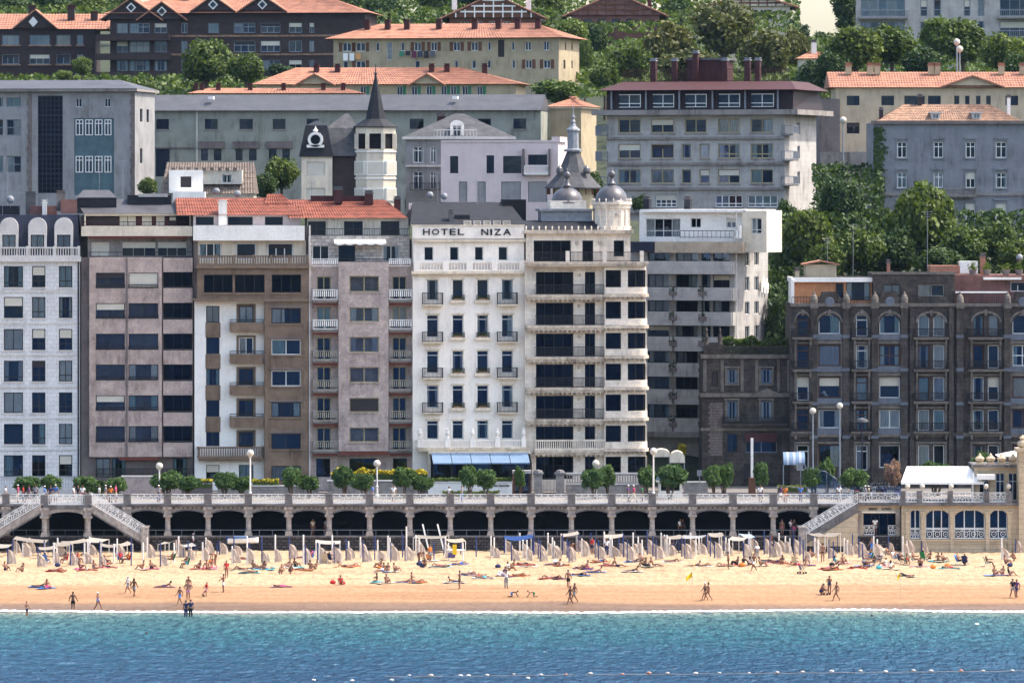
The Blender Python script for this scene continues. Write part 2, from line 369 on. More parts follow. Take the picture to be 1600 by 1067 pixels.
class Bld:
    """a building: an Empty at its base; facade plane local y = 0, depth +y; photo pixels turned into its own metres"""
    def __init__(s, name, label, cat, x, D, r=0.0, yb=775, group=None):
        s.D, s.r, s.X = D, R(r), PX(x, D); s.z0 = PZ(yb, D)
        s.root = empty(name, (s.X, D, s.z0), s.r, label, cat, group)
    def u(s, x, y=0.0):
        k = (x-800)/F; X0 = s.X - y*math.sin(s.r); D0 = s.D + y*math.cos(s.r)
        return (k*D0 - X0) / (math.cos(s.r) - k*math.sin(s.r))
    def z(s, y): return PZ(y, s.D) - s.z0
    def rc(s, o, y=0.0): return (s.u(o[0], y), s.u(o[1], y), s.z(max(o[2], o[3])), s.z(min(o[2], o[3])))
    def mass(s, x0, x1, y0, y1, ops=(), m='cream', y=0.0, d=8.0, t=.22, name='wall', room='interior', roomd=1.1, sideops=(), top=True, label=None, topm=None, arch=()):
        """solid block seen from the front at pixels x0..x1, y0..y1 with window openings"""
        a, b, c, e = s.rc((x0, x1, y0, y1), y); mb = MB()
        R_ = [s.rc(o, y) for o in ops]
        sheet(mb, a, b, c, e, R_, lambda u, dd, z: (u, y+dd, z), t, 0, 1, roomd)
        so = [(y+p, y+q, s.z(y1_), s.z(y0_)) for p, q, y0_, y1_ in sideops]
        sheet(mb, y, y+d, c, e, so, lambda u, dd, z: (b-dd, u, z), .15, 0, 1, .8)
        mb.quad((a,y,c), (a,y,e), (a,y+d,e), (a,y+d,c)); mb.quad((a,y+d,c), (a,y+d,e), (b,y+d,e), (b,y+d,c))
        if top: mb.quad((a,y,e), (b,y,e), (b,y+d,e), (a,y+d,e), m=2)
        for o in arch:
            p, q, z0, z1 = s.rc(o, y); rr = (q-p)/2; n = 8; rise = min(rr, (z1-z0)*.5)
            for k in range(2):
                pts = [((p+q)/2 + (-1 if k == 0 else 1)*rr*math.cos(math.pi/2*i/n), z1-rise+rise*math.sin(math.pi/2*i/n)) for i in range(n+1)]
                pts.append((p if k == 0 else q, z1))
                mb.prism(pts if k else pts[::-1], y+.003, y+t)
        return mb.build(name, [m, room, topm or m], s.root, label=label)
    def box(s, x0, x1, y0, y1, ya, yb, m, name, parent=None, label=None):
        a, b, c, e = s.rc((x0, x1, y0, y1), ya)
        return MB().box(a, b, ya, yb, c, e).build(name, m, parent or s.root, label=label)
    def win(s, x0, x1, y0, y1, y=0.0, dep=.16, **k):
        a, b, c, e = s.rc((x0, x1, y0, y1), y)
        return window_at(s.root, (a+.01, y+dep, c+.01), b-a-.02, e-c-.02, **k)
    def sidewin(s, p, q, y0, y1, xr, y=0.0, **k):
        """window in the right-hand side wall, p..q metres back from the front"""
        b = s.u(xr, y); c, e = s.z(y1), s.z(y0)
        return window_at(s.root, (b-.1, y+p+.01, c+.01), q-p-.02, e-c-.02, rz=R(90), **k)
    def rail(s, x0, x1, y0, y1, y, style='bars', m='iron', ret=0.0, sp=None, parent=None):
        a, b, c, e = s.rc((x0, x1, y0, y1), y)
        return obj('railing', m_rail(b-a, e-c, style, m, sp, ret), parent or s.root, (a, y, c))
    def balcony(s, x0, x1, ys0, ys1, yr0, out=.8, m='corner_trim', style='bars', rm='iron', y=0.0, name='balcony', rail=True, sp=None):
        """slab between rows ys0..ys1 standing out of the wall, railing from row yr0 down to the slab"""
        a, b, c, e = s.rc((x0, x1, ys0, ys1), y-out)
        mb = MB(); mb.box(a, b, y-out, y-.003, c+(e-c)*.45, e); mb.box(a+.08, b-.08, y-out+.1, y-.003, c, c+(e-c)*.45)
        o = mb.build(name, m, s.root)
        if rail: obj('railing', m_rail(b-a-.1, s.z(yr0)-e, style, rm, sp, out-.1), o, (a+.05, y-out+.06, e))
        return o
def ripple_roof(mb, p00, p10, p11, p01, pitch=.28, amp=.05, rows=None, m=0):
    """pantile sheet: p00-p10 the eave, p01-p11 the ridge; real ribs and courses"""
    p00, p10, p11, p01 = map(Vector, (p00, p10, p11, p01))
    n = max(4, int((p10-p00).length/pitch)); k = rows or max(3, int((p01-p00).length/.9))
    nrm = (p10-p00).cross(p01-p00).normalized()
    if nrm.z < 0: nrm = -nrm
    b = len(mb.v)
    for j in range(k+1):
        for e in ((0, 1) if 0 < j < k else (0,)):
            lo, hi = p00.lerp(p01, j/k), p10.lerp(p11, j/k); lift = .035 if e == 0 and j > 0 else 0.0
            for i in range(2*n+1):
                q = lo.lerp(hi, i/(2*n)) + nrm*((amp if i % 2 else -amp*.3) - (lift if e == 0 else 0) + (.0))
                mb.v.append(tuple(q))
    W = 2*n+1; rowsn = (len(mb.v)-b)//W
    for j in range(rowsn-1):
        for i in range(2*n): mb.f.append((b+j*W+i, b+j*W+i+1, b+(j+1)*W+i+1, b+(j+1)*W+i)); mb.m.append(m)
# ================================================================ sea, beach, hill, promenade
BP = [(440,-3.0),(480,-.9),(496,-.12),(500,.02),(506,.45),(515,.95),(530,1.55),(545,1.95),(553,2.03),(560,2.03)]
def lin(T, d):
    if d <= T[0][0]: return T[0][1]
    for (a, p), (b, q) in zip(T, T[1:]):
        if d <= b: return p+(q-p)*(d-a)/(b-a)
    return T[-1][1]
def bay(X): return 6.5*noise.noise(Vector((X*.022, 3.1, 0))) + 1.8*noise.noise(Vector((X*.085, 8.4, 0))) + .35*noise.noise(Vector((X*.3, 1.4, 0)))
def beach_z(D, X=None):
    """height of the sand; the water's edge bends with bay(X)"""
    return lin(BP, D if X is None else D-bay(X)*max(0, min(1, (522-D)/14)))
def on_beach(x, y):
    """world point on the sand (or shallow water floor) seen at photo pixel x, y"""
    a, b = 470.0, 553.0
    for _ in range(40):
        m_ = (a+b)/2
        if YH+F*(HC-beach_z(m_, PX(x, m_)))/m_ > y: a = m_
        else: b = m_
    return Vector((PX(x, a), a, beach_z(a, PX(x, a))))
def grid(x0, x1, nx, y0, y1, ny, fz):
    mb = MB()
    for j in range(ny+1):
        Y = y0+(y1-y0)*j/ny
        for i in range(nx+1):
            X = x0+(x1-x0)*i/nx; mb.v.append((X, Y, fz(X, Y)))
    W = nx+1
    mb.f = [(j*W+i, j*W+i+1, (j+1)*W+i+1, (j+1)*W+i) for j in range(ny) for i in range(nx)]; mb.m = [0]*len(mb.f)
    return mb
nz = noise.noise
def fbm(p, o=4):
    s = 0; a = 1.0
    for _ in range(o): s += a*nz(p); p = p*2.03; a *= .5
    return s
def sand_z(X, Y):
    z = beach_z(Y, X); dry = min(1, max(0, (Y-515)/5))
    z += .03*fbm(Vector((X*.12, Y*.2, 0)))
    if dry: z += dry*(.10*nz(Vector((X*1.0, Y*.55, 3))) + .085*nz(Vector((X*2.1, Y*1.2, 7))))
    else: z += .015*nz(Vector((X*.25, Y*1.2, 5)))
    return z
# sand
m, t = _nodes('sand'); L = t.links.new
out = _n(t, 'OutputMaterial'); p = _n(t, 'BsdfPrincipled'); L(p.outputs[0], out.inputs[0]); tc = _n(t, 'TexCoord')
sx = _n(t, 'SeparateXYZ'); L(tc.outputs['Object'], sx.inputs[0])
n1 = _n(t, 'TexNoise', i_Scale=.10, i_Detail=5.0); L(tc.outputs['Object'], n1.inputs['Vector'])
ma = _n(t, 'Math', operation='MULTIPLY_ADD'); L(n1.outputs[0], ma.inputs[0]); ma.inputs[1].default_value = 3.2; L(sx.outputs[1], ma.inputs[2])
mr = _n(t, 'MapRange'); L(ma.outputs[0], mr.inputs[0]); mr.inputs[1].default_value = 500.6; mr.inputs[2].default_value = 560.6
cr = _n(t, 'ValToRGB'); e = cr.color_ramp.elements; L(mr.outputs[0], cr.inputs[0])
def stop(cr, pos, c):
    q = cr.color_ramp.elements.new(pos); q.color = (*c, 1)
e[0].position = .0; e[0].color = (.15, .095, .06, 1); e[1].position = 1; e[1].color = (.40, .295, .185, 1)
stop(cr, .085, (.17, .105, .065)); stop(cr, .112, (.285, .165, .085)); stop(cr, .20, (.30, .175, .095)); stop(cr, .30, (.315, .19, .105)); stop(cr, .345, (.375, .27, .165))
mps = _n(t, 'Mapping'); mps.inputs['Scale'].default_value = (1.4, .45, 1); L(tc.outputs['Object'], mps.inputs[0])
n2 = _n(t, 'TexNoise', i_Scale=1.5, i_Detail=6.0, i_Roughness=.7); L(mps.outputs[0], n2.inputs['Vector'])
c = _mul(t, cr.outputs[0], _ramp(t, n2.outputs[0], .32, .62, (.78, .74, .70, 1), (1.08, 1.08, 1.08, 1)))
mp = _n(t, 'Mapping'); mp.inputs['Scale'].default_value = (.05, .7, 1); L(tc.outputs['Object'], mp.inputs[0])
n3 = _n(t, 'TexNoise', i_Scale=1.0, i_Detail=5.0); L(mp.outputs[0], n3.inputs['Vector'])
c = _mul(t, c, _ramp(t, n3.outputs[0], .34, .55, (.80, .76, .72, 1), (1.04, 1.04, 1.04, 1)), .8)
L(c, p.inputs['Base Color'])
L(_ramp(t, mr.outputs[0], .02, .14, (.30,)*3+(1,), (.95,)*3+(1,)), p.inputs['Roughness']); p.inputs['Specular IOR Level'].default_value = .2
n4 = _n(t, 'TexNoise', i_Scale=1.8, i_Detail=5.0, i_Roughness=.65); L(mps.outputs[0], n4.inputs['Vector'])
bp = _n(t, 'Bump', i_Distance=.3); L(n4.outputs[0], bp.inputs['Height']); L(_ramp(t, mr.outputs[0], .27, .36, (.04,)*3+(1,), (.75,)*3+(1,)), bp.inputs['Strength'])
L(bp.outputs[0], p.inputs['Normal']); M['sand'] = m
grid(-66, 66, 480, 478, 553.4, 290, sand_z).build('beach', 'sand', smooth=True, kind='structure')
for sx_ in (-1, 1):
    b_ = grid(66*sx_ if sx_ > 0 else -260, 260 if sx_ > 0 else -66, 40, 470, 553.4, 60, lambda X, Y: beach_z(Y, X)).build('beach_beyond', 'sand', smooth=True, kind='structure')

# sea
m, t = _nodes('sea'); L = t.links.new
out = _n(t, 'OutputMaterial'); p = _n(t, 'BsdfPrincipled'); L(p.outputs[0], out.inputs[0]); tc = _n(t, 'TexCoord')
sx = _n(t, 'SeparateXYZ'); L(tc.outputs['Object'], sx.inputs[0])
n1 = _n(t, 'TexNoise', i_Scale=.06, i_Detail=5.0); L(tc.outputs['Object'], n1.inputs['Vector'])
ma = _n(t, 'Math', operation='MULTIPLY_ADD'); L(n1.outputs[0], ma.inputs[0]); ma.inputs[1].default_value = 10; L(sx.outputs[1], ma.inputs[2])
mr = _n(t, 'MapRange'); L(ma.outputs[0], mr.inputs[0]); mr.inputs[1].default_value = 435; mr.inputs[2].default_value = 506
cr = _n(t, 'ValToRGB'); e = cr.color_ramp.elements; L(mr.outputs[0], cr.inputs[0])
e[0].position = 0; e[0].color = (.006, .029, .062, 1); e[1].position = 1; e[1].color = (.15, .165, .125, 1)
stop(cr, .35, (.009, .044, .074)); stop(cr, .62, (.016, .072, .090)); stop(cr, .86, (.042, .100, .100)); stop(cr, .93, (.080, .125, .108))
mpw = _n(t, 'Mapping'); mpw.inputs['Scale'].default_value = (1.5, .42, 1); L(tc.outputs['Object'], mpw.inputs[0])
n2 = _n(t, 'TexNoise', i_Scale=.8, i_Detail=5.0, i_Roughness=.6); L(mpw.outputs[0], n2.inputs['Vector'])
c = _mul(t, cr.outputs[0], _ramp(t, n2.outputs[0], .35, .65, (.40, .50, .60, 1), (1.55, 1.45, 1.35, 1)))  # light and dark of the ripple facets put into the water colour
dfs = _n(t, 'BsdfDiffuse'); L(c, dfs.inputs[0]); gl = _n(t, 'BsdfGlossy'); gl.inputs['Roughness'].default_value = .18; gl.inputs['Color'].default_value = (.75, .9, 1.0, 1); ms = _n(t, 'MixShader'); ms.inputs[0].default_value = .17; L(dfs.outputs[0], ms.inputs[1]); L(gl.outputs[0], ms.inputs[2]); L(ms.outputs[0], out.inputs[0])
n4 = _n(t, 'TexNoise', i_Scale=1.0, i_Detail=4.0, i_Roughness=.6); L(mpw.outputs[0], n4.inputs['Vector'])
bp = _n(t, 'Bump', i_Strength=1.0, i_Distance=.9); L(n4.outputs[0], bp.inputs['Height']); L(bp.outputs[0], dfs.inputs['Normal']); L(bp.outputs[0], gl.inputs['Normal']); M['sea'] = m
def sea_z(X, Y):
    k = min(1, max(.12, (501-Y)/22))
    return k*(.10*nz(Vector((X*.16, Y*.5, 0))) + .07*nz(Vector((X*.5, Y*1.3, 9))) + .035*nz(Vector((X*1.3, Y*2.6, 4)))) - .02
def shore(X): return 499.5 + bay(X)
sea = grid(-62, 62, 330, 420, 504.5, 430, sea_z).build('sea', 'sea', smooth=True, kind='structure')
mb = MB()
for q in ((-2500, 2500, -600, 420), (-2500, -62, 420, 503), (62, 2500, 420, 503)):
    mb.quad((q[0], q[2], -.03), (q[1], q[2], -.03), (q[1], q[3], -.03), (q[0], q[3], -.03))
mb.build('sea_beyond', 'sea', kind='structure')
mat('foam', (.86, .87, .86), .7, var=.12, ns=1.5, bump=.6, bs=5)
mb = MB(); N = 1100
def edge(X):
    s0 = shore(X); th = .65+.9*nz(Vector((X*.17, 1, 1)))+.7*nz(Vector((X*.7, 5, 1)))+.5*nz(Vector((X*2.6, 2, 1)))
    a = s0-max(.05, th); b = s0+.2+.25*nz(Vector((X*.9, 3, 3))); c = (a+b)/2; h = max(.02, .11+.10*nz(Vector((X*2.2, 8, 0))))
    g = lambda D: max(beach_z(D, X), 0)+.03
    return (X, a, g(a)), (X, c, g(c)+h), (X, b, g(b))
for i in range(N):
    p, q = edge(-62+124*i/N), edge(-62+124*(i+1)/N); mb.quad(p[0], q[0], q[1], p[1]); mb.quad(p[1], q[1], q[2], p[2])
mb.build('surf', 'foam', smooth=True, kind='stuff')

# hill
HP = [(572,6.2),(592,7.2),(604,12.),(622,20.),(640,26.),(660,29.),(690,33.),(740,40.),(790,45.),(850,49.),(900,57.),(950,63.),(1000,56.),(1400,10.)]
def hill_z(X, Y):
    z = lin(HP, Y)
    if Y > 680: z += (Y-680)*.012*math.sin(X*.02+1.0) + 2*nz(Vector((X*.03, Y*.03, 0))) - max(0, (X-20))*min(1, (Y-680)/150)*.2 + max(0, -X-20)*min(1, (Y-680)/150)*.05
    return z
m, t = _nodes('hillside'); L = t.links.new
out = _n(t, 'OutputMaterial'); p = _n(t, 'BsdfPrincipled'); L(p.outputs[0], out.inputs[0]); p.inputs['Roughness'].default_value = .95
tc = _n(t, 'TexCoord'); n1 = _n(t, 'TexNoise', i_Scale=.25, i_Detail=8.0); L(tc.outputs['Object'], n1.inputs['Vector'])
L(_ramp(t, n1.outputs[0], .35, .65, (.014, .024, .009, 1), (.040, .050, .018, 1)), p.inputs['Base Color'])
n2 = _n(t, 'TexNoise', i_Scale=3., i_Detail=5.0); L(tc.outputs['Object'], n2.inputs['Vector'])
bp = _n(t, 'Bump', i_Strength=1.0, i_Distance=.3); L(n2.outputs[0], bp.inputs['Height']); L(bp.outputs[0], p.inputs['Normal']); M['hillside'] = m
grid(-300, 300, 120, 586, 1400, 160, hill_z).build('hillside', 'hillside', smooth=True, kind='structure')

# promenade deck, road, front strip
ZD = PZ(787, 553)                       # promenade level, about 6.6 m
MB().box(-150, 150, 553.6, 565.0, ZD-.45, ZD).build('promenade', 'pavement', kind='structure')
mb = MB(); mb.box(-150, 150, 565.003, 573.5, ZD-.8, ZD-.13); rd = mb.build('road', 'asphalt', kind='structure')
mb = MB()
for i in range(-36, 36): mb.quad((i*4., 569.2, ZD-.126), (i*4.+2.2, 569.2, ZD-.126), (i*4.+2.2, 569.35, ZD-.126), (i*4., 569.35, ZD-.126))
mb.build('road_marking', 'white_paint', rd)
MB().box(-150, 150, 573.503, 600, ZD-.6, ZD+.02).build('pavement', 'pavement', kind='structure')

# ---------------------------------------------------------------- arcade under the promenade
PITCH = 63.1; DA = 553.0
def ax(x): return PX(x, DA)
def az(y): return PZ(y, DA)
def motif_panel(w, h, n, slope=0.0, name='balustrade_panel'):
    """cast-iron railing: rings, bars and arches between a top rail and a bottom rail; slope shears it along a stair"""
    def fn():
        mb = MB()
        def bar(x0, z0, x1, z1, tk=.022):
            tk *= .74
            d = Vector((x1-x0, z1-z0)); q = Vector((-d.y, d.x)).normalized()*tk
            P = [(x0-q.x, z0-q.y), (x1-q.x, z1-q.y), (x1+q.x, z1+q.y), (x0+q.x, z0+q.y)]
            mb.prism([(a, b+slope*a) for a, b in P], -.02, .02)
        bar(0, h-.045, w, h-.045, .045); bar(0, .07, w, .07, .06); bar(0, h*.80, w, h*.80, .018)
        cw = w/n
        for i in range(n):
            x = cw*i; c = x+cw/2; zc = h*.46; r = min(cw*.30, h*.24)
            bar(x, .1, x, h-.06, .03)
            pts = [(c+r*math.cos(2*math.pi*k/10), zc+r*math.sin(2*math.pi*k/10)) for k in range(11)]
            for a, b in zip(pts, pts[1:]): bar(*a, *b, .036)
            bar(x+.03, h*.78, c-r*.6, zc+r*.8, .026); bar(x+cw-.03, h*.78, c+r*.6, zc+r*.8, .026)
            bar(c, .1, c, zc-r, .034); bar(c-.05, zc, c+.05, zc, .05)
        bar(w, .1, w, h-.06, .03)
        return mb.mesh(name, 'iron_white')
    return cached(('mot', round(w,2), round(h,2), n, round(slope,3)), fn)
arc = empty('promenade_arcade', (0, DA, az(860)-.6), label='long grey stone arcade with dark arches and white railing carrying the promenade', cat='arcade')
zb_ = arc.location.z
def A(o): return o
X0A, X1A = ax(-60), ax(1336)
MB().box(X0A, X1A, .0, .55, 0, az(839)-zb_).build('sea_wall', 'sea_wall', arc)
MB().box(X0A, X1A, -.12, .62, az(839)-zb_+.003, az(836.5)-zb_).build('ledge', 'arcade_dark', arc)
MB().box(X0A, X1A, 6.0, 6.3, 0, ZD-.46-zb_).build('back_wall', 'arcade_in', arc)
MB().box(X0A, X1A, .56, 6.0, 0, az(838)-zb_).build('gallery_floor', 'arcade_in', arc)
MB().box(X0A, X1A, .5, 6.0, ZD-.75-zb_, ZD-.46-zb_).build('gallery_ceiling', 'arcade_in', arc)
zt, zs_, zc_ = az(789.5)-zb_, az(806)-zb_, az(797.5)-zb_; zl = az(836.5)-zb_+.003
mb = MB(); mb.box(X0A, X1A, -.28, .9, zt+.003, zt+.16); mb.box(X0A, X1A, -.16, .5, zt-.10, zt); mb.build('cornice', 'arcade_dark', arc)
hw = PITCH*.5*DA/F
def m_arch():
    mb = MB(); n = 14; W = hw-.28; pts = [(-hw+.003, zt-.103), (-hw+.003, zs_)]
    arcp = [(-W*math.cos(math.pi*i/n), zs_+(zc_-zs_)*math.sin(math.pi*i/n)) for i in range(n+1)]
    pts = [(-hw+.003, zs_)]+arcp+[(hw-.003, zs_), (hw-.003, zt-.103), (-hw+.003, zt-.103)]
    mb.prism(pts, .12, .5)
    for a, b in zip(arcp, arcp[1:]):      # archivolt standing proud
        mb.prism([(a[0], a[1]), (b[0], b[1]), (b[0]*1.02, b[1]+.13), (a[0]*1.02, a[1]+.13)], .05, .118, m=1)
    for i in range(9):                    # corbel blocks under the cornice
        x = -hw+(i+.5)*hw*2/9; mb.box(x-.08, x+.08, -.02, .11, zt-.32, zt-.11, m=1)
    return mb.mesh('arch', ['arcade_stone', 'arcade_dark'])
def m_pillar():
    mb = MB()
    mb.box(-.36, .36, -.12, .62, zl, zl+.22); mb.box(-.30, .30, -.06, .56, zl+.22, zl+.42)
    mb.lathe(0, .25, [(.27, zl+.42), (.25, zl+1.1), (.235, zs_-.5), (.27, zs_-.42), (.22, zs_-.36), (.33, zs_-.08)], 10)
    mb.box(-.42, .42, -.16, .62, zs_-.08, zs_+.12); mb.box(-.33, .33, -.10, .56, zs_+.12, zt-.42); mb.box(-.44, .44, -.2, .6, zt-.42, zt-.104)
    return mb.mesh('pillar', 'arcade_stone')
def m_post():
    mb = MB(); mb.box(-.36, .36, -.24, .22, zt+.163, zt+1.02); mb.box(-.42, .42, -.28, .26, zt+1.02, zt+1.15); return mb.mesh('railing_post', 'arcade_dark')
PXS = [325+PITCH*k for k in range(-6, 15)]
MA, MP_, MO = m_arch(), m_pillar(), m_post()
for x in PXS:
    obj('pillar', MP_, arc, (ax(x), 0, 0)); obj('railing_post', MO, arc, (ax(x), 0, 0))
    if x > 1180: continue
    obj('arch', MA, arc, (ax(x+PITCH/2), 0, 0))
    if 60 < x < 110: pass
    obj('balustrade_panel', motif_panel(2*hw-.76, .98, 5), arc, (ax(x)+.38, 0, zt+.163))
obj('arch', MA, arc, (ax(1208.4+PITCH/2), 0, 0)); obj('balustrade_panel', motif_panel(2*hw-.76, .98, 5), arc, (ax(1208.4)+.38, 0, zt+.163))
obj('railing_post', MO, arc, (ax(1271.5), 0, 0)); obj('pillar', MP_, arc, (ax(1271.5), 0, 0))
obj('balustrade_panel', motif_panel(ax(1335)-ax(1278), .98, 5), arc, (ax(1278), 0, zt+.163))
# lower rail along the ledge
mb = MB(); mb.tube([(X0A, -.05, zl+.55), (X1A, -.05, zl+.55)], .025, 5)
for k in range(70):
    x = X0A+(X1A-X0A)*k/69; mb.cyl(x, -.05, zl-.02, zl+.55, .018, n=4)
mb.build('hand_rail', 'frame_grey', arc)

def stair(label, xt, yt, xb, yb, dy0, dy1, under, cream=False):
    """straight flight from the promenade (xt, yt) down to (xb, yb): stringer, steps, two sloping iron railings, foot post"""
    st = empty('beach_staircase', (ax(xt), DA+dy0, az(860)-.6), label=label, cat='staircase')
    zt0, zb0 = az(yt)-zb_, az(yb)-zb_; dx = ax(xb)-ax(xt); sg = 1 if dx > 0 else -1
    sl_ = (zb0-zt0)/dx; d = dy1-dy0; n = 16; mb = MB()
    for i in range(n):
        a, b = dx*i/n, dx*(i+1)/n; z = zt0+(zb0-zt0)*(i+.5)/n
        mb.box(min(a,b), max(a,b), .22, d-.22, z-.5, z)
    mb.build('steps', 'arcade_stone', st)
    for yy in (0, d-.2):
        mb = MB(); P = [(0, zt0+.12), (0, zt0-.62), (dx, zb0-.62), (dx, zb0+.12)]
        mb.prism(P if sg > 0 else P[::-1], yy, yy+.2); mb.build('stringer', 'arcade_dark' if cream else 'arcade_stone', st)
    mb = MB(); P = [(0, zt0-.625), (0, zt0-.80), (dx, zb0-.80), (dx, zb0-.625)]; mb.prism(P if sg > 0 else P[::-1], .05, d-.05); mb.build('soffit', 'arcade_dark', st)
    if cream:
        mb = MB(); P = [(0, zt0-.81), (0, zb0-.81), (dx, zb0-.81)]
        mb.prism(P if sg > 0 else P[::-1], .08, d-.1); mb.build('side_wall', 'cream_stone', st)
        MB().box(dx+.3, 0, .04, d-.05, 0, zb0-.815).build('base_wall', 'sea_wall', st)
    w_ = abs(dx)
    for yy in (.1, d-.1):
        me = motif_panel(w_, .98, 8, sl_)
        o = obj('balustrade_panel', me, st, (0 if sg > 0 else dx, yy, (zt0 if sg > 0 else zb0)+.13))
    for yy in (.1, d-.1):
        mb = MB(); mb.box(dx-.32, dx+.32, yy-.28, yy+.28, zb0-1.4, zb0+.95); mb.box(dx-.4, dx+.4, yy-.34, yy+.34, zb0+.95, zb0+1.1); mb.build('foot_post', 'arcade_stone', st)
    return st
stair('white railed stone staircase running down right from the promenade at far left', 143, 786, 228, 838, -2.2, -.30, True)
stair('white railed stone staircase running down left out of the picture', 70, 786, -17, 838, -2.2, -.30, True)
stair('cream walled staircase with white railing beside the yellow pavilion', 1338, 786, 1252, 838, -2.2, -.30, True, cream=True)
ld = empty('stair_landing', (ax(106), DA-2.2, az(860)-.6), label='projecting stone landing between the two left staircases', cat='landing')
q = ax(140)-ax(106)
MB().box(-q-.3, q+.3, 0, 1.9, zt-.25, zt+.16).build('slab', 'arcade_dark', ld)
for s_ in (-1, 1):
    mb = MB(); mb.box(-.36, .36, -.1, .5, zt+.163, zt+1.15); obj('railing_post', mb.mesh('railing_post', 'arcade_dark'), ld, (s_*q, .15, 0))
    obj('pillar', MP_, ld, (s_*q, .05, 0))
    MB().box(s_*q-.45, s_*q+.45, -.2, .9, -.2, zl-.004).build('plinth', 'sea_wall', ld)
obj('balustrade_panel', motif_panel(2*q-.76, .98, 5), ld, (-q+.38, .2, zt+.163))
mb = MB(); n = 12; W = q-.3; ap = [(-W*math.cos(math.pi*i/n), zs_+(zc_-zs_)*math.sin(math.pi*i/n)) for i in range(n+1)]
mb.prism([(-q+.2, zs_)]+ap+[(q-.2, zs_), (q-.2, zt-.253), (-q+.2, zt-.253)], .1, .4); mb.build('arch', 'arcade_stone', ld)
# ================================================================ front row of houses, left to right
def strip(B, x0, x1, y0, y1, out, m, name='string_course', y=0.0):
    """moulding standing proud of the wall by out"""
    return B.box(x0, x1, y0, y1, y-out, y-.003, m, name)
def chimney(B, x0, x1, y0, y1, y, m='brown_brick', cap='concrete_dark', d=.7):
    o = B.box(x0, x1, y0, y1, y, y+d, m, 'chimney'); a, b, c, e = B.rc((x0, x1, y0, y1), y)
    mb = MB(); mb.box(a-.08, b+.08, y-.08, y+d+.08, e+.003, e+.12); w_ = (b-a)
    mb.box(a+.05, b-.05, y+.05, y+d-.05, e+.12, e+.28); mb.box(a-.05, b+.05, y-.05, y+d+.05, e+.28, e+.36); mb.build('cap', cap, o); return o
def antenna(B, x, y0, y1, yy):
    a = B.u(x, yy); z0, z1 = B.z(y1), B.z(y0); mb = MB(); mb.cyl(a, yy, z0, z1, .025, n=5)
    for k in range(3): mb.tube([(a-.5+.1*k, yy, z1-.1-.25*k), (a+.5-.1*k, yy, z1-.1-.25*k)], .015, 4)
    return mb.build('antenna', 'frame_grey', B.root)
def dish(B, x, y, yy, r=.45):
    r *= .8
    a, z = B.u(x, yy), B.z(y); mb = MB(); mb.lathe(0, 0, [(.02, -.16), (r*.5, -.11), (r, .0), (r*.98, .02), (r*.5, -.08), (.02, -.12)], 14)
    mb.v = [(a+p[0], yy+p[2], z+p[1]) for p in mb.v]; mb.cyl(a, yy+.1, z-.9, z, .03, n=5); return mb.build('satellite_dish', 'lead_light', B.root, smooth=True)

# ---- white tiled house with blue mansard (far left)
B = Bld('apartment_house', 'pale tiled apartment house with blue mansard and arched dormers at left edge', 'building', 55, 578, 3)
rows = [(416,449),(464,497),(514,547),(563.5,596),(613,645),(662,694),(711,744)]
cols = [(-40,-10,1),(6,36,1),(50,71,2),(92,113,2)]
ops = [(a,b,c,d) for a,b,_ in cols for c,d in rows]
B.mass(-52, 125, 409, 775, ops, 'tile_white', d=11)
for i,(c,d) in enumerate(rows):
    for a,b,n in cols: B.win(a,b,c,d, cols=n if n == 2 else (1 if (i+a)%2 else 2), rows=(.3,) if n == 2 else ((.22,) if i%3 == 0 else ()), fr='frame_dark', ft=.08, curt=('f' if (n == 1 and i in (2,4)) else None))
    if i: strip(B, -52, 124.6, c-10, c-7, .09, 'stone_pale')
    for a,b,n in cols: strip(B, a-1.5, b+1.5, d, d+2, .12, 'stone_pale', 'sill')
for a,b in ((-8,2),(39,47),(75,88),(116,121)): strip(B, a, b, 412, 760, .045, 'tile_white', 'pilaster')
mb = MB(); u = B.u(122.6); mb.cyl(u, -.16, B.z(768), B.z(409), .07, n=6); mb.build('drainpipe', 'iron', B.root)
strip(B, -52, 126.5, 401, 409, .45, 'stone_pale', 'cornice')
B.rail(-52, 125, 386, 401, -.3, 'stone', 'stone_pale', sp=.26)
for x in (-1, 42.5, 85, 123): B.box(x-2, x+2, 384.5, 401, -.44, -.14, 'stone_pale', 'railing_post')
a, b, c, e = B.rc((-52, 126, 336, 401)); mb = MB(); k = 1.0
mb.quad((a,.25,c),(b,.25,c),(b-.35,k+.25,e),(a,k+.25,e)); mb.quad((b,.25,c),(b,10.8,c),(b-.35,10.5,e),(b-.35,k+.25,e)); mb.quad((a,k+.25,e),(b-.35,k+.25,e),(b-.35,10.5,e),(a,10.5,e)); mb.quad((a,.25,c),(b,.25,c),(b,10.8,c),(a,10.8,c))
mb.build('mansard_roof', 'slate_blue', B.root)
for x in (-30, 14, 58.5, 99.5):
    a, b = B.u(x-14.5), B.u(x+14.5); wv = (a+b)/2; z0, z1, zt_ = B.z(401), B.z(355), B.z(340); n = 12; r = (b-a)/2
    ia, ib, iz = B.u(x-10.5), B.u(x+10.5), B.z(367)
    out_ = [(b, z0)]+[(wv+r*math.cos(math.pi*i/n), z1+(zt_-z1)*math.sin(math.pi*i/n)) for i in range(n+1)]+[(a, z0)]
    mb = MB(); P = [(ib, z0)]+out_[:-1]+[(a, z0), (ia, z0), (ia, iz), (ib, iz)]
    mb.prism(P, .02, 1.2); dm = mb.build('dormer', 'stone_pale', B.root)
    window_at(dm, (ia+.01, .2, z0+.9), ib-ia-.02, iz-z0-.92, 2, (), 'frame_dark', .08, 'f')
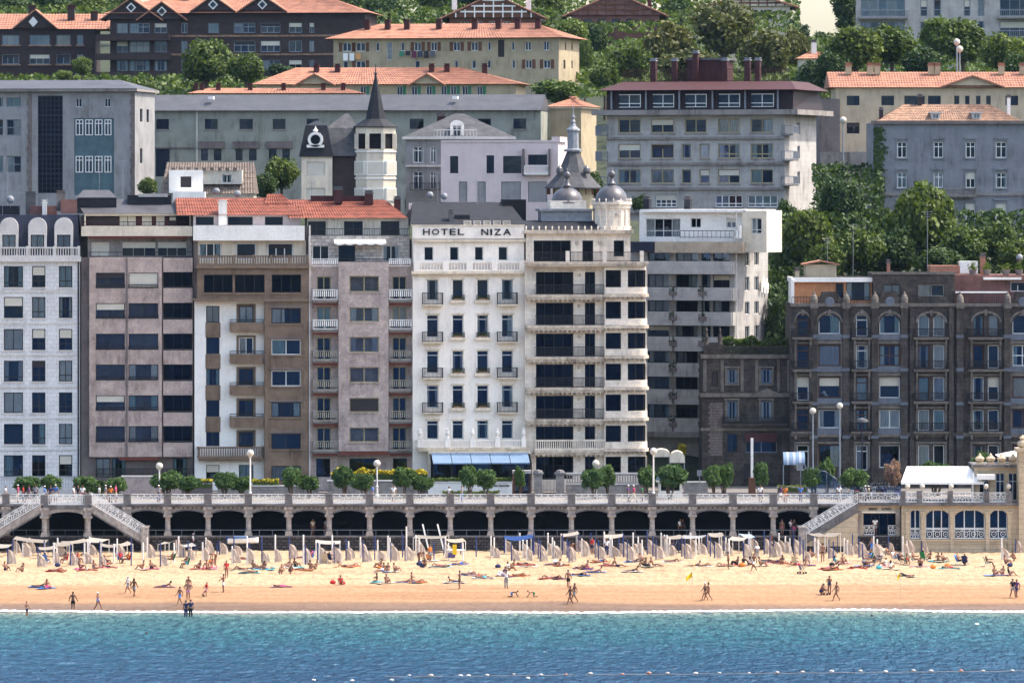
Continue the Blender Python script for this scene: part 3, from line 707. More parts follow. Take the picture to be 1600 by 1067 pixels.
mb = MB(); mb.prism([(wv+r*.7*math.cos(math.pi*i/n), z1+(zt_-z1)*.7*math.sin(math.pi*i/n)) for i in range(n+1)], 0, .02)
chimney(B, 40, 56, 305, 338, 6, 'lead', 'lead'); B.box(47, 88, 322, 338, 3.5, 5.5, 'red_wall', 'roof_hut'); B.box(-20, 30, 322, 338, 5, 8, 'slate', 'roof_hut')
chimney(B, 66, 73, 318, 338, 2.6, 'white_paint', 'white_paint'); antenna(B, 12, 245, 338, 6); antenna(B, 4, 292, 338, 5); antenna(B, 30, 300, 338, 7); dish(B, 16, 312, 4.5, .5)

# ---- pinkish concrete apartment block
B = Bld('concrete_apartment_block', 'pinkish brown concrete block with two columns of wide windows and stacked corner balconies', 'building', 215, 578.6, 4)
rows = [(426,450),(473.5,497.5),(521,546),(569,593.5),(617,641),(665,690)]
ops = [(a,b,c,d) for a,b in ((150,195),(201,247)) for c,d in rows]
B.mass(140, 253, 402, 713, ops, 'concrete_pink', d=3.0, y=-.9)
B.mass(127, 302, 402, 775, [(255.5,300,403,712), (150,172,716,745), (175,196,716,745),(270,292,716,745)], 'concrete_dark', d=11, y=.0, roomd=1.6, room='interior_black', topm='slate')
for i,(c,d) in enumerate(rows):
    for k,(a,b) in enumerate(((150,195),(201,247))):
        B.win(a,b,c,d, y=-.9, cols=2, fr='frame_dark', ft=.06, curt=[['d','b'],['h','n'],['n','n'],['n','s'],['h','s'],['n','s']][i][k]); B.rail(a,b,d-6,d,-.96,'bars','iron')
strip(B, 197, 199.5, 403, 712, .12, 'concrete_dark', 'pilaster', -.9); strip(B, 139.6, 149, 403, 712, .06, 'concrete_pink', 'pilaster', -.9); strip(B, 248.5, 252.6, 403, 712, .06, 'concrete_pink', 'pilaster', -.9)
for c,d in ((403,425),(450,473),(499,521),(547,569),(595,617),(644,665),(691,713)):
    a, b, z0, z1 = B.rc((255, 301, c, d), -.9); mb = MB(); mb.box(a, b, -.9, -.72, z0, z1); mb.box(b-.18, b, -.717, .9, z0, z1); mb.box(a, b-.19, -.71, 1.2, z0, z0+.2)
    mb.build('balcony', 'concrete_pink', B.root); B.rail(256, 300.5, c-3, c, -.85, 'bars', 'iron', sp=1.1)
for i,(c,d) in enumerate(rows): B.win(257, 299, c-4, d+2, y=.0, dep=.9, cols=3, fr='frame_dark', curt='n', glass='glass_dark')
for a,b in ((150,172),(175,196),(270,292)): B.win(a,b,716,745, cols=2, fr='frame_dark')
B.rail(148, 300, 731, 741, -.6, 'bars'); strip(B, 186, 249, 714, 718, .9, 'awning_red', 'awning')
# penthouse storeys
B.box(125.5, 141, 337, 402, 2.5, 9, 'concrete_dark', 'party_wall'); B.box(297, 303.6, 337, 402, 1.4, 9, 'concrete_dark', 'party_wall')
B.mass(137, 300, 369, 402, [(142,172,378,401),(190.5,243.5,378,401),(246,292,378,401)], 'concrete_grey', y=.9, d=9, room='interior')
B.win(142,172,378,401, y=.9, cols=1, fr='frame_alu', curt='b'); B.win(190.5,243.5,378,401, y=.9, cols=3, fr='frame_alu', curt='h'); B.win(246,292,378,401, y=.9, cols=3, fr='frame_alu', curt='h')
B.rail(140, 301, 393.5, 402, -.75, 'bars', 'iron', sp=.9)
o = B.box(127, 300.5, 354, 369, -.2, 9.5, 'cream', 'fascia'); strip(B, 139, 293, 369.5, 372.5, .7, 'awning_red', 'awning', .6)
B.mass(132, 298, 334, 354, [(134,296,337.5,353)], 'cream', y=1.2, d=8, t=.8, room='interior')
for a,b in ((187,199),(200,212),(222,237),(244,257)): B.box(a,b,338.5,353, 1.9, 1.96, 'shutter_cream', 'panel')
for a,b in ((213,221),(238,243),(258,263)): B.box(a,b,338.5,353, 1.86, 1.96, 'dark_red', 'panel')
B.win(135,186,338.5,353, y=1.2, dep=.7, cols=4, fr='dark_red', curt='D'); B.win(264,276,338.5,353, y=1.2, dep=.7, cols=1, fr='dark_red')
B.rail(129, 297, 346.5, 354, .1, 'bars', 'dark_red', sp=.5)
a, b, c, e = B.rc((128, 300, 334, 311), 1); mb = MB(); mb.quad((a+.2,1,c),(b,1,c),(b-2.0,6,e),(a-.8,6,e)); mb.quad((a+.2,1,c),(a-.8,6,e),(a-.8,9.5,c),(a+.2,9.5,c)); mb.quad((b,1,c),(b,9.5,c),(b-2,6,e)); mb.quad((a+.2,9.5,c),(a-.8,6,e),(b-2,6,e),(b,9.5,c)); mb.build('roof', 'metal_roof', B.root)
o = B.box(121, 182, 309, 324, 3.0, 6.5, 'slate', 'roof_dormer'); a,b,c,e = B.rc((119, 183, 309, 297), 3); mb = MB(); mb.quad((a,2.9,c+.003),(b,2.9,c+.003),(b-.8,4.8,e),(a+.7,4.8,e)); mb.quad((a,2.9,c),(a+.7,4.8,e),(a,6.6,c)); mb.quad((b,2.9,c),(b,6.6,c),(b-.8,4.8,e)); mb.quad((a,6.6,c),(a+.7,4.8,e),(b-.8,4.8,e),(b,6.6,c)); mb.build('dormer_roof', 'metal_roof', o)
o = B.box(199, 268, 305, 325, 4.0, 6.5, 'slate', 'roof_hut'); B.box(216, 262, 303, 308, 3.8, 4.6, 'concrete_light', 'skylight', o)
B.box(95, 120, 312, 334, 2.0, 4, 'red_wall', 'roof_hut')
chimney(B, 88, 102, 303, 330, 4, 'concrete_grey'); antenna(B, 155, 255, 305, 7); antenna(B, 192, 250, 320, 8)

# ---- white and brown house with balustrade and red tiled attic
B = Bld('balustraded_house', 'white and brown apartment house with stone balustrades and red tiled attic roof', 'building', 392, 578.2, 4)
rowb = [(481.5,505),(530,554),(578.5,603),(628,651),(677,701)]
roww = [(478,504),(527,553),(576,602),(625,651),(674.5,697)]
B.mass(304, 414, 470, 775, [(322,343,c,d) for c,d in roww]+[(373,396,c,d+(2 if i == 4 else 0)) for i,(c,d) in enumerate(roww)]+[(322,343,726,752),(373,396,726,752)], 'white_paint', d=11)
B.mass(413, 482, 470, 775, [(424,470,c,d) for c,d in rowb]+[(424,470,727,750)], 'brown_stone', y=-1.1, d=12)
cw = ['l','n','n','s','n']; cb = ['l','l','n','s','n']
for i,(c,d) in enumerate(roww):
    B.win(322,343,c,d, cols=1 if i in (1,3) else 2, fr='frame_dark', ft=.08, curt=['f','n','s','n','n'][i]); B.win(373,396,c,d, cols=2, fr='frame_white' if i == 1 else 'frame_dark', ft=.09, curt=['f','l','n','n','n'][i])
    if i < 4: strip(B, 321, 344.5, d, roww[i+1][0], .05, 'brown_stone', 'spandrel')
    for a,b in ((369.5,373),(396,399.5)): strip(B, a, b, c-3, d, .06, 'brown_stone', 'door_surround')
    strip(B, 370, 399.5, c-3, c, .07, 'brown_stone', 'lintel')
for i,(c,d) in enumerate(rowb):
    B.win(424,470,c,d, y=-1.1, cols=[3,2,2,3,2][i], fr=['frame_dark','frame_white','frame_white','frame_dark','frame_dark'][i], ft=.08, curt=cb[i])
    strip(B, 421, 474, d, d+2.5, .1, 'brown_stone', 'sill', -1.1); strip(B, 421, 474, c-4, c-1, .12, 'concrete_dark', 'lintel', -1.1)
    if i < 4: strip(B, 443, 452, (d+rowb[i+1][0])/2-4, (d+rowb[i+1][0])/2+4, .05, 'brown_stone', 'emblem', -1.1)
    strip(B, 414, 421, c-2, d+20, .05, 'brown_stone', 'pilaster', -1.1); strip(B, 474, 481, c-2, d+20, .05, 'brown_stone', 'pilaster', -1.1)
B.win(322,343,726,752); B.win(373,396,726,752); B.win(424,470,727,750, y=-1.1, cols=2, curt='f')
for i,(c,d) in enumerate(((504,519),(553,568),(602,617),(651,667))):
    a, b, z0, z1 = B.rc((359, 412, c, d), -1.0); mb = MB()
    mb.prism([(a+.1, z0), (b, z0), (b, z1), (a, z1), (a, z0+.25)], -1.0, -.82); mb.box(a, a+.18, -.817, -.003, z0+.1, z1); mb.box(a+.2, b, -.815, -.003, z0, z0+.2)
    o = mb.build('balcony', 'brown_stone', B.root); obj('railing', m_rail(b-a-.1, .35, 'bars', 'iron', .9, .7), o, (a+.05, -.9, z1))
B.balcony(309, 411, 714, 719, 697, out=1.0, m='brown_stone', style='stone', rm='brown_stone')
strip(B, 303, 482, 466, 471, 1.3, 'brown_stone', 'cornice'); B.box(302.5, 309, 377, 466, .5, 9, 'concrete_dark', 'party_wall'); B.box(477, 486, 353, 420, 1.0, 9, 'concrete_dark', 'party_wall')
B.mass(308, 482, 418, 468, [(318.5,363.5,429,457),(367,413.5,429,457),(424.5,470.5,429,457)], 'brown_stone', y=-1.15, d=10, room='interior_black', roomd=1.6)
for a,b in ((318.5,363.5),(367,413.5),(424.5,470.5)): B.win(a,b,429,457, y=-1.15, dep=.5, cols=3, fr='frame_dark', curt='n', glass='glass_dark'); strip(B, a-1, b+1, 457, 460, .12, 'brown_stone', 'sill', -1.15)
strip(B, 306, 484, 414, 419, .35, 'brown_stone', 'cornice', -1.15)
B.rail(309, 481, 399, 414, -1.3, 'stone', 'brown_stone', sp=.26)
for x in (310, 338, 366, 396, 424, 452, 480): B.box(x-1.6, x+1.6, 398, 414, -1.44, -1.16, 'brown_stone', 'railing_post')
B.mass(306, 478, 376, 414, [(311,346,380,405),(369,400,380,405),(418,458,380,405)], 'cream', y=.6, d=8)
for a,b,n in ((311,346,3),(369,400,1),(418,458,3)): B.win(a,b,380,405, y=.6, cols=n, fr='frame_white', ft=.1)
B.box(302, 476, 353, 376, -.3, 8.5, 'white_paint', 'fascia')
B.mass(302, 470, 337, 353, [(306,334,339,352),(356,395,339,352),(414,442,339,352)], 'pink_wall', y=1.6, d=7)
for a,b,n in ((306,334,1),(356,395,2),(414,442,1)): B.win(a,b,339,352, y=1.6, cols=n, fr='frame_dark', curt='n')
mb = MB(); a,b,c,e = B.rc((276, 474, 336.5, 309), 1.2)
ripple_roof(mb, (a,.9,c),(b,.9,c),(b-1.6,5.5,e),(a-.1,5.5,e)); ripple_roof(mb, (b,9.8,c),(a,9.8,c),(a-.1,5.5,e),(b-1.6,5.5,e)); mb.quad((b,.9,c),(b,9.8,c),(b-1.6,5.5,e)); mb.quad((a,.9,c),(a-.1,5.5,e),(a,9.8,c)); mb.build('roof', 'terracotta', B.root)
mb = MB(); a,b,c,e = B.rc((412, 456, 318, 303), 4); mb.box(a+.3,b-.3,4,6.5,B.z(324),c); ripple_roof(mb, (a,3.8,c),(b,3.8,c),(b-1,5.2,e),(a+.4,5.2,e)); ripple_roof(mb,(b,6.6,c),(a,6.6,c),(a+.4,5.2,e),(b-1,5.2,e)); mb.build('roof_dormer', 'terracotta', B.root)
chimney(B, 341.5, 354.5, 318, 352, 1.0, 'white_paint', 'white_paint'); dish(B, 338, 299, 5); dish(B, 371, 303, 5)

# ---- travertine house with central bay and side balconies
B = Bld('travertine_house', 'pinkish stone apartment house with central bay, slatted side balconies and red tiled roof', 'building', 562, 578.4, 4)
rows = [(431,456),(480,502.6),(526,550),(573,597),(621,643),(667,690)]
B.mass(529, 607, 409, 704, [(546,592,c,d) for c,d in rows], 'travertine', y=-1.2, d=4)
sl = [(452,467.5),(499,513.5),(547,561),(593,608),(641,656),(688,702)]
dops = [(495,517,c-20,d+1) for c,d in sl]+[(613,635,c-20,d+1) for c,d in sl]
B.mass(482, 645, 409, 775, dops+[(494,516,716,745),(546,590,716,745),(614,636,716,745)], 'travertine', d=11)
for i,(c,d) in enumerate(rows):
    B.win(546,592,c,d, y=-1.2, cols=2, fr='frame_ochre', ft=.09, curt=['n','s','s','n','D','n'][i]); strip(B, 544, 594, d, d+1.6, .1, 'travertine', 'sill', -1.2)
for i,(c,d) in enumerate(sl):
    for a,b,p,q in ((488.5,528.6,495,517),(607.5,644,613,635)):
        B.win(p,q,c-20,d+1, cols=2, fr='frame_ochre', ft=.09, curt=['n','f','n','n','n','n'][i])
        B.balcony(a,b,d,d+5,c, out=1.1, m='concrete_grey', style='slat', rm='iron_white' if i < 2 else 'frame_alu')
        B.box(a+1, b-1, d+6.2, d+9, -.9, -.75, 'awning_red', 'awning')
for a,b in ((494,516),(546,590),(614,636)): B.win(a,b,716,745, cols=2, curt='n')
strip(B, 531, 607, 705.5, 709, .9, 'awning_red', 'awning', -1.2); strip(B, 482, 645, 705, 712, .15, 'travertine')
B.box(482, 488, 409, 770, -.35, -.003, 'travertine', 'pilaster'); B.box(641.5, 645, 409, 770, -.35, -.003, 'travertine', 'pilaster')
mb = MB(); u = B.u(483.5); mb.cyl(u, -.5, B.z(768), B.z(352), .07, n=6); mb.build('drainpipe', 'stone_pale', B.root)
B.mass(482, 640, 369, 409, [(488,514,384,409),(529,555,384,409),(598,624,384,409)], 'rubble', y=.4, d=9)
for a,b in ((488,514),(529,555),(598,624)): B.win(a,b,384,409, y=.4, cols=2 if a != 529 else 1, fr='frame_white' if a != 529 else 'frame_dark', curt='s' if a == 598 else 'n')
B.rail(487, 529, 404, 416, -1.05, 'slat', 'iron_white'); B.rail(607, 642, 404, 416, -1.05, 'slat', 'iron_white'); B.rail(529, 607, 404, 410, -1.15, 'bars', 'iron', sp=1.2)
a,b,c,e = B.rc((522, 603, 383, 374), -.3); mb = MB(); n = 24
for i in range(n):
    u0, u1 = a+(b-a)*i/n, a+(b-a)*(i+1)/n; s0, s1 = (.16*abs(math.sin(math.pi*5*k/n)) for k in (i, i+1))
    mb.quad((u0,.35,e),(u1,.35,e),(u1,-1.0,c+.25),(u0,-1.0,c+.25)); mb.quad((u0,-1.0,c+.25),(u1,-1.0,c+.25),(u1,-1.0,c+.05-s1+.1),(u0,-1.0,c+.05-s0+.1))
mb.build('awning', 'awning_white', B.root)
B.mass(480, 638, 341, 369, [(481,509,346,368),(537.5,567,346,368),(595,624,346,368)], 'pale_wall', y=1.6, d=7, room='interior_black')
for a,b in ((481,509),(537.5,567),(595,624)): B.win(a,b,346,368, y=1.6, cols=2, fr='frame_dark', curt='n')
B.rail(480, 640, 357, 369, .3, 'bars', 'iron', sp=.25)
mb = MB(); a,b,c,e = B.rc((451, 638, 341, 312), 1.0)
ripple_roof(mb, (a,.9,c),(b,.9,c),(b-2.2,5.5,e),(a+.0,5.5,e)); ripple_roof(mb,(b,9.8,c),(a,9.8,c),(a,5.5,e),(b-2.2,5.5,e)); mb.quad((b,.9,c),(b,9.8,c),(b-2.2,5.5,e)); mb.quad((a,.9,c),(a,5.5,e),(a,9.8,c)); mb.build('roof', 'terracotta', B.root)
B.box(486, 580, 306, 315, 5.0, 6.5, 'dark_red', 'roof_parapet')
for a,b,c,d in ((522,535,297,318),(570,583,303,320),(616,626,312,330)): chimney(B,a,b,c,d,4,'dark_red','lead')
B.box(641, 672, 318, 334, 5, 8, 'awning_white', 'roof_hut'); antenna(B, 560, 272, 312, 6); antenna(B, 628, 288, 335, 4); antenna(B, 487, 282, 320, 6)

# ---- Hotel
B = Bld('hotel', 'white hotel with four window columns, iron balconies and black rooftop lettering', 'hotel', 731, 578, 6)
cols = [(667,685),(707,724),(745.5,763),(784,801.5)]
rows = [(437,469),(492,527),(548,583),(602,637),(657,686)]
att = [(663,677),(703,716.5),(742,755),(779,793)]
B.mass(645, 819.5, 428, 775, [(a,b,c,d) for a,b in cols for c,d in rows]+[(672,690,724,760)], 'hotel_wall', d=11, t=.42)
B.mass(646, 819, 375, 428, [(a,b,386,407) for a,b in att], 'hotel_wall', y=.12, d=10, t=.35)
for a,b in att: B.win(a,b,386,407, y=.12, dep=.3, cols=1, fr='frame_white', ft=.05, curt='n')
for i,(c,d) in enumerate(rows):
    for j,(a,b) in enumerate(cols):
        B.win(a,b,c,d, dep=.34, cols=1, rows=() if i == 0 else (.8,), fr='frame_white', ft=.07, curt=('l' if (i,j) == (1,3) else 'n' if (i+j)%3 else 's'))
        strip(B, a-2.4, a-.2, c-2.5, d, .05, 'hotel_wall', 'window_surround'); strip(B, b+.2, b+2.4, c-2.5, d, .05, 'hotel_wall', 'window_surround'); strip(B, a-2.4, b+2.4, c-2.8, c-.2, .06, 'hotel_trim', 'lintel')
        if i < 4 and j in (0, 3):
            B.balcony(a-6.5, b+8, d+7 if i else d+6.5, d+10, c+20 if i == 0 else d-9, out=.85, m='hotel_trim')
        elif i < 4:
            strip(B, a-3.5, b+4, d, d+4.5, .32, 'hotel_trim', 'sill'); B.rail(a-.5, b+2, d-8, d, -.2, 'bars', 'iron', ret=.15)
            uu, zz = B.u((a+b)/2), B.z(d); mb = MB(); pr = random.Random(i*9+j); w_ = B.u(b)-B.u(a)
            mb.box(uu-w_*.4, uu+w_*.4, -.3, -.08, zz, zz+.16)
            for k in range(70):
                x, y_, z_ = uu+pr.uniform(-.5,.5)*w_, -.19+pr.uniform(-.16,.16), zz+.16+abs(pr.gauss(0,.12)); s_ = .05
                mb.quad((x-s_,y_,z_),(x+s_*pr.uniform(-.5,.5),y_-s_,z_+s_),(x+s_,y_+s_*.3,z_+s_*.4),(x,y_,z_-s_), m=1)
            mb.build('flower_box', ['terracotta_old', 'leaf'], B.root)
strip(B, 643, 821, 423.5, 428, .55, 'hotel_trim', 'cornice'); strip(B, 645, 820, 428.2, 432, .18, 'hotel_trim', 'dentil_course')
B.rail(647, 820, 408.5, 423.5, -.38, 'stone', 'hotel_wall', sp=.3)
for x in (652, 697, 734, 773, 816): B.box(x-5, x+5, 407, 423.4, -.52, -.25, 'hotel_wall', 'railing_post')
B.box(645, 819, 353, 375, -.25, .6, 'hotel_wall', 'sign_board'); strip(B, 644, 821, 372.5, 378, .2, 'hotel_trim', 'cornice', -.05)
strip(B, 643, 820, 351.5, 353.4, .35, 'hotel_trim', 'cornice', 0)
def text_part(B, s_, x0, x1, y0, y1, yy, m, name='lettering', bold=.02, parent=None, ext=.04):
    cu = bpy.data.curves.new('lettering', 'FONT'); cu.body = s_; cu.extrude = ext; cu.offset = bold; cu.resolution_u = 2
    to = bpy.data.objects.new('tmp', cu); COL.objects.link(to); dg = bpy.context.evaluated_depsgraph_get()
    me = bpy.data.meshes.new_from_object(to.evaluated_get(dg)); bpy.data.objects.remove(to)
    vs = [v.co for v in me.vertices]; ax0, ax1 = min(v.x for v in vs), max(v.x for v in vs); ay0, ay1 = min(v.y for v in vs), max(v.y for v in vs)
    a, b, c, e = B.rc((x0, x1, y0, y1), yy)
    for v in me.vertices:
        x, y_, z_ = v.co; v.co = (a+(x-ax0)/(ax1-ax0)*(b-a), yy-z_-ext, c+(y_-ay0)/(ay1-ay0)*(e-c))
    me.materials.clear(); me.materials.append(M[m]); return obj(name, me, parent or B.root)
def split_letters(B, word, x0, x1, y0, y1, yy, widths):
    t_ = sum(widths)+.32*(len(word)-1); x = x0; k = (x1-x0)/t_
    for ch, w_ in zip(word, widths):
        text_part(B, ch, x, x+w_*k, y0, y1, yy, 'black_paint', 'letter', .012); x += (w_+.32)*k
split_letters(B, 'HOTEL', 661, 725, 357.6, 367.2, -.26, (1.1, 1.2, 1.05, 1.0, 1.0)); split_letters(B, 'NIZA', 752, 798.5, 357.8, 367.6, -.26, (1.1, .28, 1.1, 1.25))
B.balcony(652, 822, 698, 704, 686.5, out=1.3, m='hotel_trim', style='stone', rm='hotel_wall', sp=.25)
for x in (656, 699, 738, 777, 818):
    a = B.u(x, -1.2); z0, z1 = B.z(698), B.z(668); mb = MB(); mb.box(a-.24, a+.24, -1.5, -1.02, z0, z0+.95); mb.lathe(a, -1.26, [(.12, z0+.95), (.2, z0+1.0), (.1, z0+1.1), (.22, z0+1.35), (.24, z0+1.55), (.14, z0+1.7), (.18, z0+1.78), (.05, z0+1.95)], 10); mb.build('urn_post', 'hotel_wall', B.root)
# hotel roof
mb = MB(); a,b,c,e = B.rc((640, 822, 352, 316), 1.2); mb.quad((a,.7,c),(b,.7,c),(b-1.2,6.5,e),(a+.8,6.5,e)); mb.quad((b,.7,c),(b,10.5,c),(b-1.2,6.5,e)); mb.quad((a,.7,c),(a+.8,6.5,e),(a,10.5,c)); mb.quad((a,10.5,c),(a+.8,6.5,e),(b-1.2,6.5,e),(b,10.5,c)); mb.quad((a,.7,c),(a,10.5,c),(b,10.5,c),(b,.7,c)); mb.build('roof', 'slate', B.root)
for k in range(5):
    x = 724+15.3*k; mb = MB(); a,b,c,e = B.rc((x, x+12, 352.5, 346.5), .8); P = [(a,c),(b,c),(b,e),(a,e)]
    mb.box(a, a+.14, .4, 1.0, c, e); mb.box(b-.14, b, .4, 1.0, c, e); mb.box(a, b, .4, 1.0, e, e+.1); mb.box(a+.15, b-.15, .6, .9, c, e-.02); mb.build('roof_vent', 'concrete_light', B.root)
antenna(B, 684, 268, 330, 6); antenna(B, 745, 280, 325, 6); dish(B, 672, 305, 6.5); dish(B, 694, 307, 6.5); chimney(B, 702, 708, 333, 350, 1.6, 'lead', 'lead'); o = B.box(712, 734, 336, 350, 2.2, 4, 'slate', 'skylight'); B.box(786, 822, 312, 345, 5.5, 8, 'black_paint', 'lift_housing')
# veranda
a,b,_,_ = B.rc((676, 828, 0, 1), -4.0); z0,z1,z2 = B.z(720), B.z(706), B.z(748); mb = MB(); vr = empty('hotel_veranda', (B.root.location.x, B.root.location.y, B.root.location.z), B.r, 'glazed hotel veranda under a sloping blue awning', 'veranda')
n = 5
for k in range(n):
    p, q = a+(b-a)*k/n+.03, a+(b-a)*(k+1)/n-.03; mb = MB(); mb.quad((p,-4.2,z0),(q,-4.2,z0),(q,-2.2,z1),(p,-2.2,z1)); mb.quad((p,-4.2,z0),(p,-4.2,z0-.12),(q,-4.2,z0-.12),(q,-4.2,z0)); mb.build('awning', 'awning_blue', vr)
    window_at(vr, (p, -3.9, z2), q-p, z0-z2-.05, 1, (), 'frame_dark', .05, 'n')
mb = MB(); mb.quad((a-.2,-4.1,z0),(a-.2,-4.1,z2-1.5),(a-.2,-.5,z2-1.5),(a-.2,-.5,z1),(a-.2,-2.1,z1)); mb.quad((b+.2,-4.1,z0),(b+.2,-2.1,z1),(b+.2,-.5,z1),(b+.2,-.5,z2-1.5),(b+.2,-4.1,z2-1.5)); mb.box(a-.25,b+.25,-2.2,-.6,z1-.1,z1+.12); mb.box(a-.2,b+.2,-3.95,-.6,z2-2.0,z2); mb.build('frame', 'cream', vr)
mb = MB(); mb.box(a,b,-2.2,-2.0,z2,z1-.2); mb.build('back_wall', 'interior', vr)

# ---- corner house with domes
B = Bld('domed_corner_house', 'ornate cream corner house with deep dark loggias and two dark domes', 'building', 915, 578.3, 5)
rows = [(425,460),(473,508),(521,557),(569,605),(618,654),(666,700),(713,748)]
rb = [(422,449),(471,498),(520,545),(568,594),(616,642),(664.5,690),(713,740)]
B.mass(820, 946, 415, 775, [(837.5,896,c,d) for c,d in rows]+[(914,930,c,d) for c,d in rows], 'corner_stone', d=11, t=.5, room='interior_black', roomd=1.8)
for i,(c,d) in enumerate(rows):
    B.win(837.5,896,c,d, dep=1.0, cols=4, fr='frame_dark', ft=.07, curt='n', glass='glass_dark'); B.win(914,930,c,d, dep=.4, cols=2, fr='frame_dark', curt='n', glass='glass_dark')
    for a,b in ((834.5,837.2),(896.3,899),(911,913.7),(930.3,933)): strip(B, a, b, c-3.5, d, .07, 'corner_stone', 'surround')
    strip(B, 834, 899.5, c-4, c-1, .1, 'corner_trim', 'lintel'); strip(B, 910.5, 933.5, c-4, c-1, .1, 'corner_trim', 'lintel')
    mb = MB(); u, z_ = B.u(905), B.z(c+5); mb.lathe(0,0,[(.02,.05),(.14,.05),(.2,0)],12); mb.v = [(u+p[0],-p[2]-.003,z_+p[1]) for p in mb.v]; mb.build('roundel', 'corner_trim', B.root)
    if i == 6: continue
    last = i == 5
    o = B.balcony(822 if not last else 835, 945, d if not last else 702, d+8 if not last else 710, 0, out=.95, m='corner_trim', rail=False)
    B.rail(836, 944, rows[i][1]-16 if not last else 686, d if not last else 702, -.85, 'stone' if last else 'bars', 'corner_stone' if last else 'iron', sp=.22 if last else None)
    mb = MB()
    for k in range(16):
        u = B.u(826+k*7.4); mb.box(u-.09, u+.09, -.8, -.05, B.z(d+10.5 if not last else 712.5), B.z(d+6.5 if not last else 708.5))
    mb.build('corbels', 'corner_trim', o)
# rounded right bay
def bay_pts(x0, x1, yo, n=8, rad=1.0):
    """plan of the bay: straight front with a rounded right corner, as (u, y)"""
    a, b = B.u(x0, yo), B.u(x1, yo); P = [(a, yo), (b-rad, yo)]
    return P+[(b-rad+rad*math.sin(math.pi/2*i/n), yo+rad-rad*math.cos(math.pi/2*i/n)) for i in range(1, n+1)]+[(b, 3.0)]
def ribbon(P, z0, z1, m, name, cap=True, parent=None):
    mb = MB()
    for (a, p), (b, q) in zip(P, P[1:]): mb.quad((a,p,z0),(b,q,z0),(b,q,z1),(a,p,z1))
    if cap:
        mb.quad(*[(a,p,z1) for a,p in P], (P[0][0], P[-1][1], z1)); mb.quad(*[(a,p,z0) for a,p in reversed(P)], (P[0][0], P[-1][1], z0))
    mb.quad((P[0][0],P[0][1],z0),(P[0][0],P[0][1],z1),(P[0][0],3.0,z1),(P[0][0],3.0,z0))
    return mb.build(name, m, parent or B.root)
B.mass(946, 1008, 415, 775, [], 'interior_black', y=.35, d=10)
prev = 415
for i,(c,d) in enumerate(rb):
    ribbon(bay_pts(944, 1011, -.55), B.z(c), B.z(prev+ (0 if i else 2)), 'corner_stone', 'wall_band')
    for a,b in ((944.3,946.3),(970.5,981)): B.box(a, b, c, d, -.5, .1, 'corner_stone', 'mullion')
    B.box(1008.2, 1011, c, d, .5, 1.2, 'corner_stone', 'mullion')
    B.win(946.5,970.5,c,d, y=-.5, dep=.35, cols=1, fr='frame_dark', curt='n', glass='glass_dark'); B.win(981,1007,c,d, y=-.5, dep=.35, cols=2, fr='frame_dark', curt='n', glass='glass_dark')
    if i < 6:
        ribbon(bay_pts(944.5, 1013, -.8), B.z(d+10), B.z(d), 'corner_stone', 'parapet')
        o = ribbon(bay_pts(943.5, 1015.5, -1.15), B.z(d+15), B.z(d+10.2), 'corner_trim', 'slab')
        mb = MB()
        for k in range(9): u = B.u(947+k*7.4, -.8); mb.box(u-.1, u+.1, -1.0, -.4, B.z(d+18), B.z(d+15.05))
        mb.build('corbels', 'corner_trim', o)
    prev = d+16
# top storey, terrace and roof
B.balcony(821, 1014, 409, 416, 0, out=1.25, m='corner_trim', rail=False, name='terrace'); B.rail(834, 1006, 393.5, 409, -1.1, 'bars', 'iron')
for x in (831, 887, 945, 1003): B.box(x-3, x+3, 392, 409, -1.22, -.95, 'corner_stone', 'railing_post')
B.mass(822, 985, 365, 410, [(834,892,376,409),(910,927,376,409),(959,975,376,401)], 'corner_stone', y=.6, d=9.5, t=.4, room='interior_black')
B.win(834,892,376,409, y=.6, dep=.6, cols=4, fr='frame_dark', curt='n', glass='glass_dark'); B.win(910,927,376,409, y=.6, cols=1, fr='frame_dark', curt='n', glass='glass_dark'); B.win(959,975,376,401, y=.6, cols=1, fr='frame_dark', curt='n', glass='glass_dark')
for x in (901, 937, 980):
    mb = MB(); u, z_ = B.u(x,.6), B.z(380); mb.lathe(0,0,[(.02,.05),(.14,.05),(.2,0)],12); mb.v = [(u+p[0],.6-p[2]-.003,z_+p[1]) for p in mb.v]; mb.build('roundel', 'corner_trim', B.root)
o = B.box(819, 990, 359.5, 365.4, .1, 9.6, 'corner_trim', 'cornice'); mb = MB()
for k in range(17):
    u, z_ = B.u(822+k*10.2,.2), B.z(359.5); mb.lathe(u, .2, [(.06,z_),(.05,z_+.14),(.1,z_+.22),(.03,z_+.42)], 6)
mb.build('cresting', 'corner_stone', o)
mb = MB(); a,b,c,e = B.rc((820, 935, 359, 345), .6); mb.quad((a,.4,c),(b,.4,c),(b,3.2,e),(a,3.2,e)); mb.quad((a,3.2,e),(b,3.2,e),(b,9,e),(a,9,e)); mb.build('roof', 'slate', B.root)
B.box(846, 925, 330, 346, 3.0, 7, 'lead_light', 'roof_drum'); B.box(843, 928, 326.5, 330.2, 2.7, 7.3, 'lead_light', 'cornice'); o = B.box(860, 916, 314, 326.6, 3.4, 7, 'corner_stone', 'dome_base')
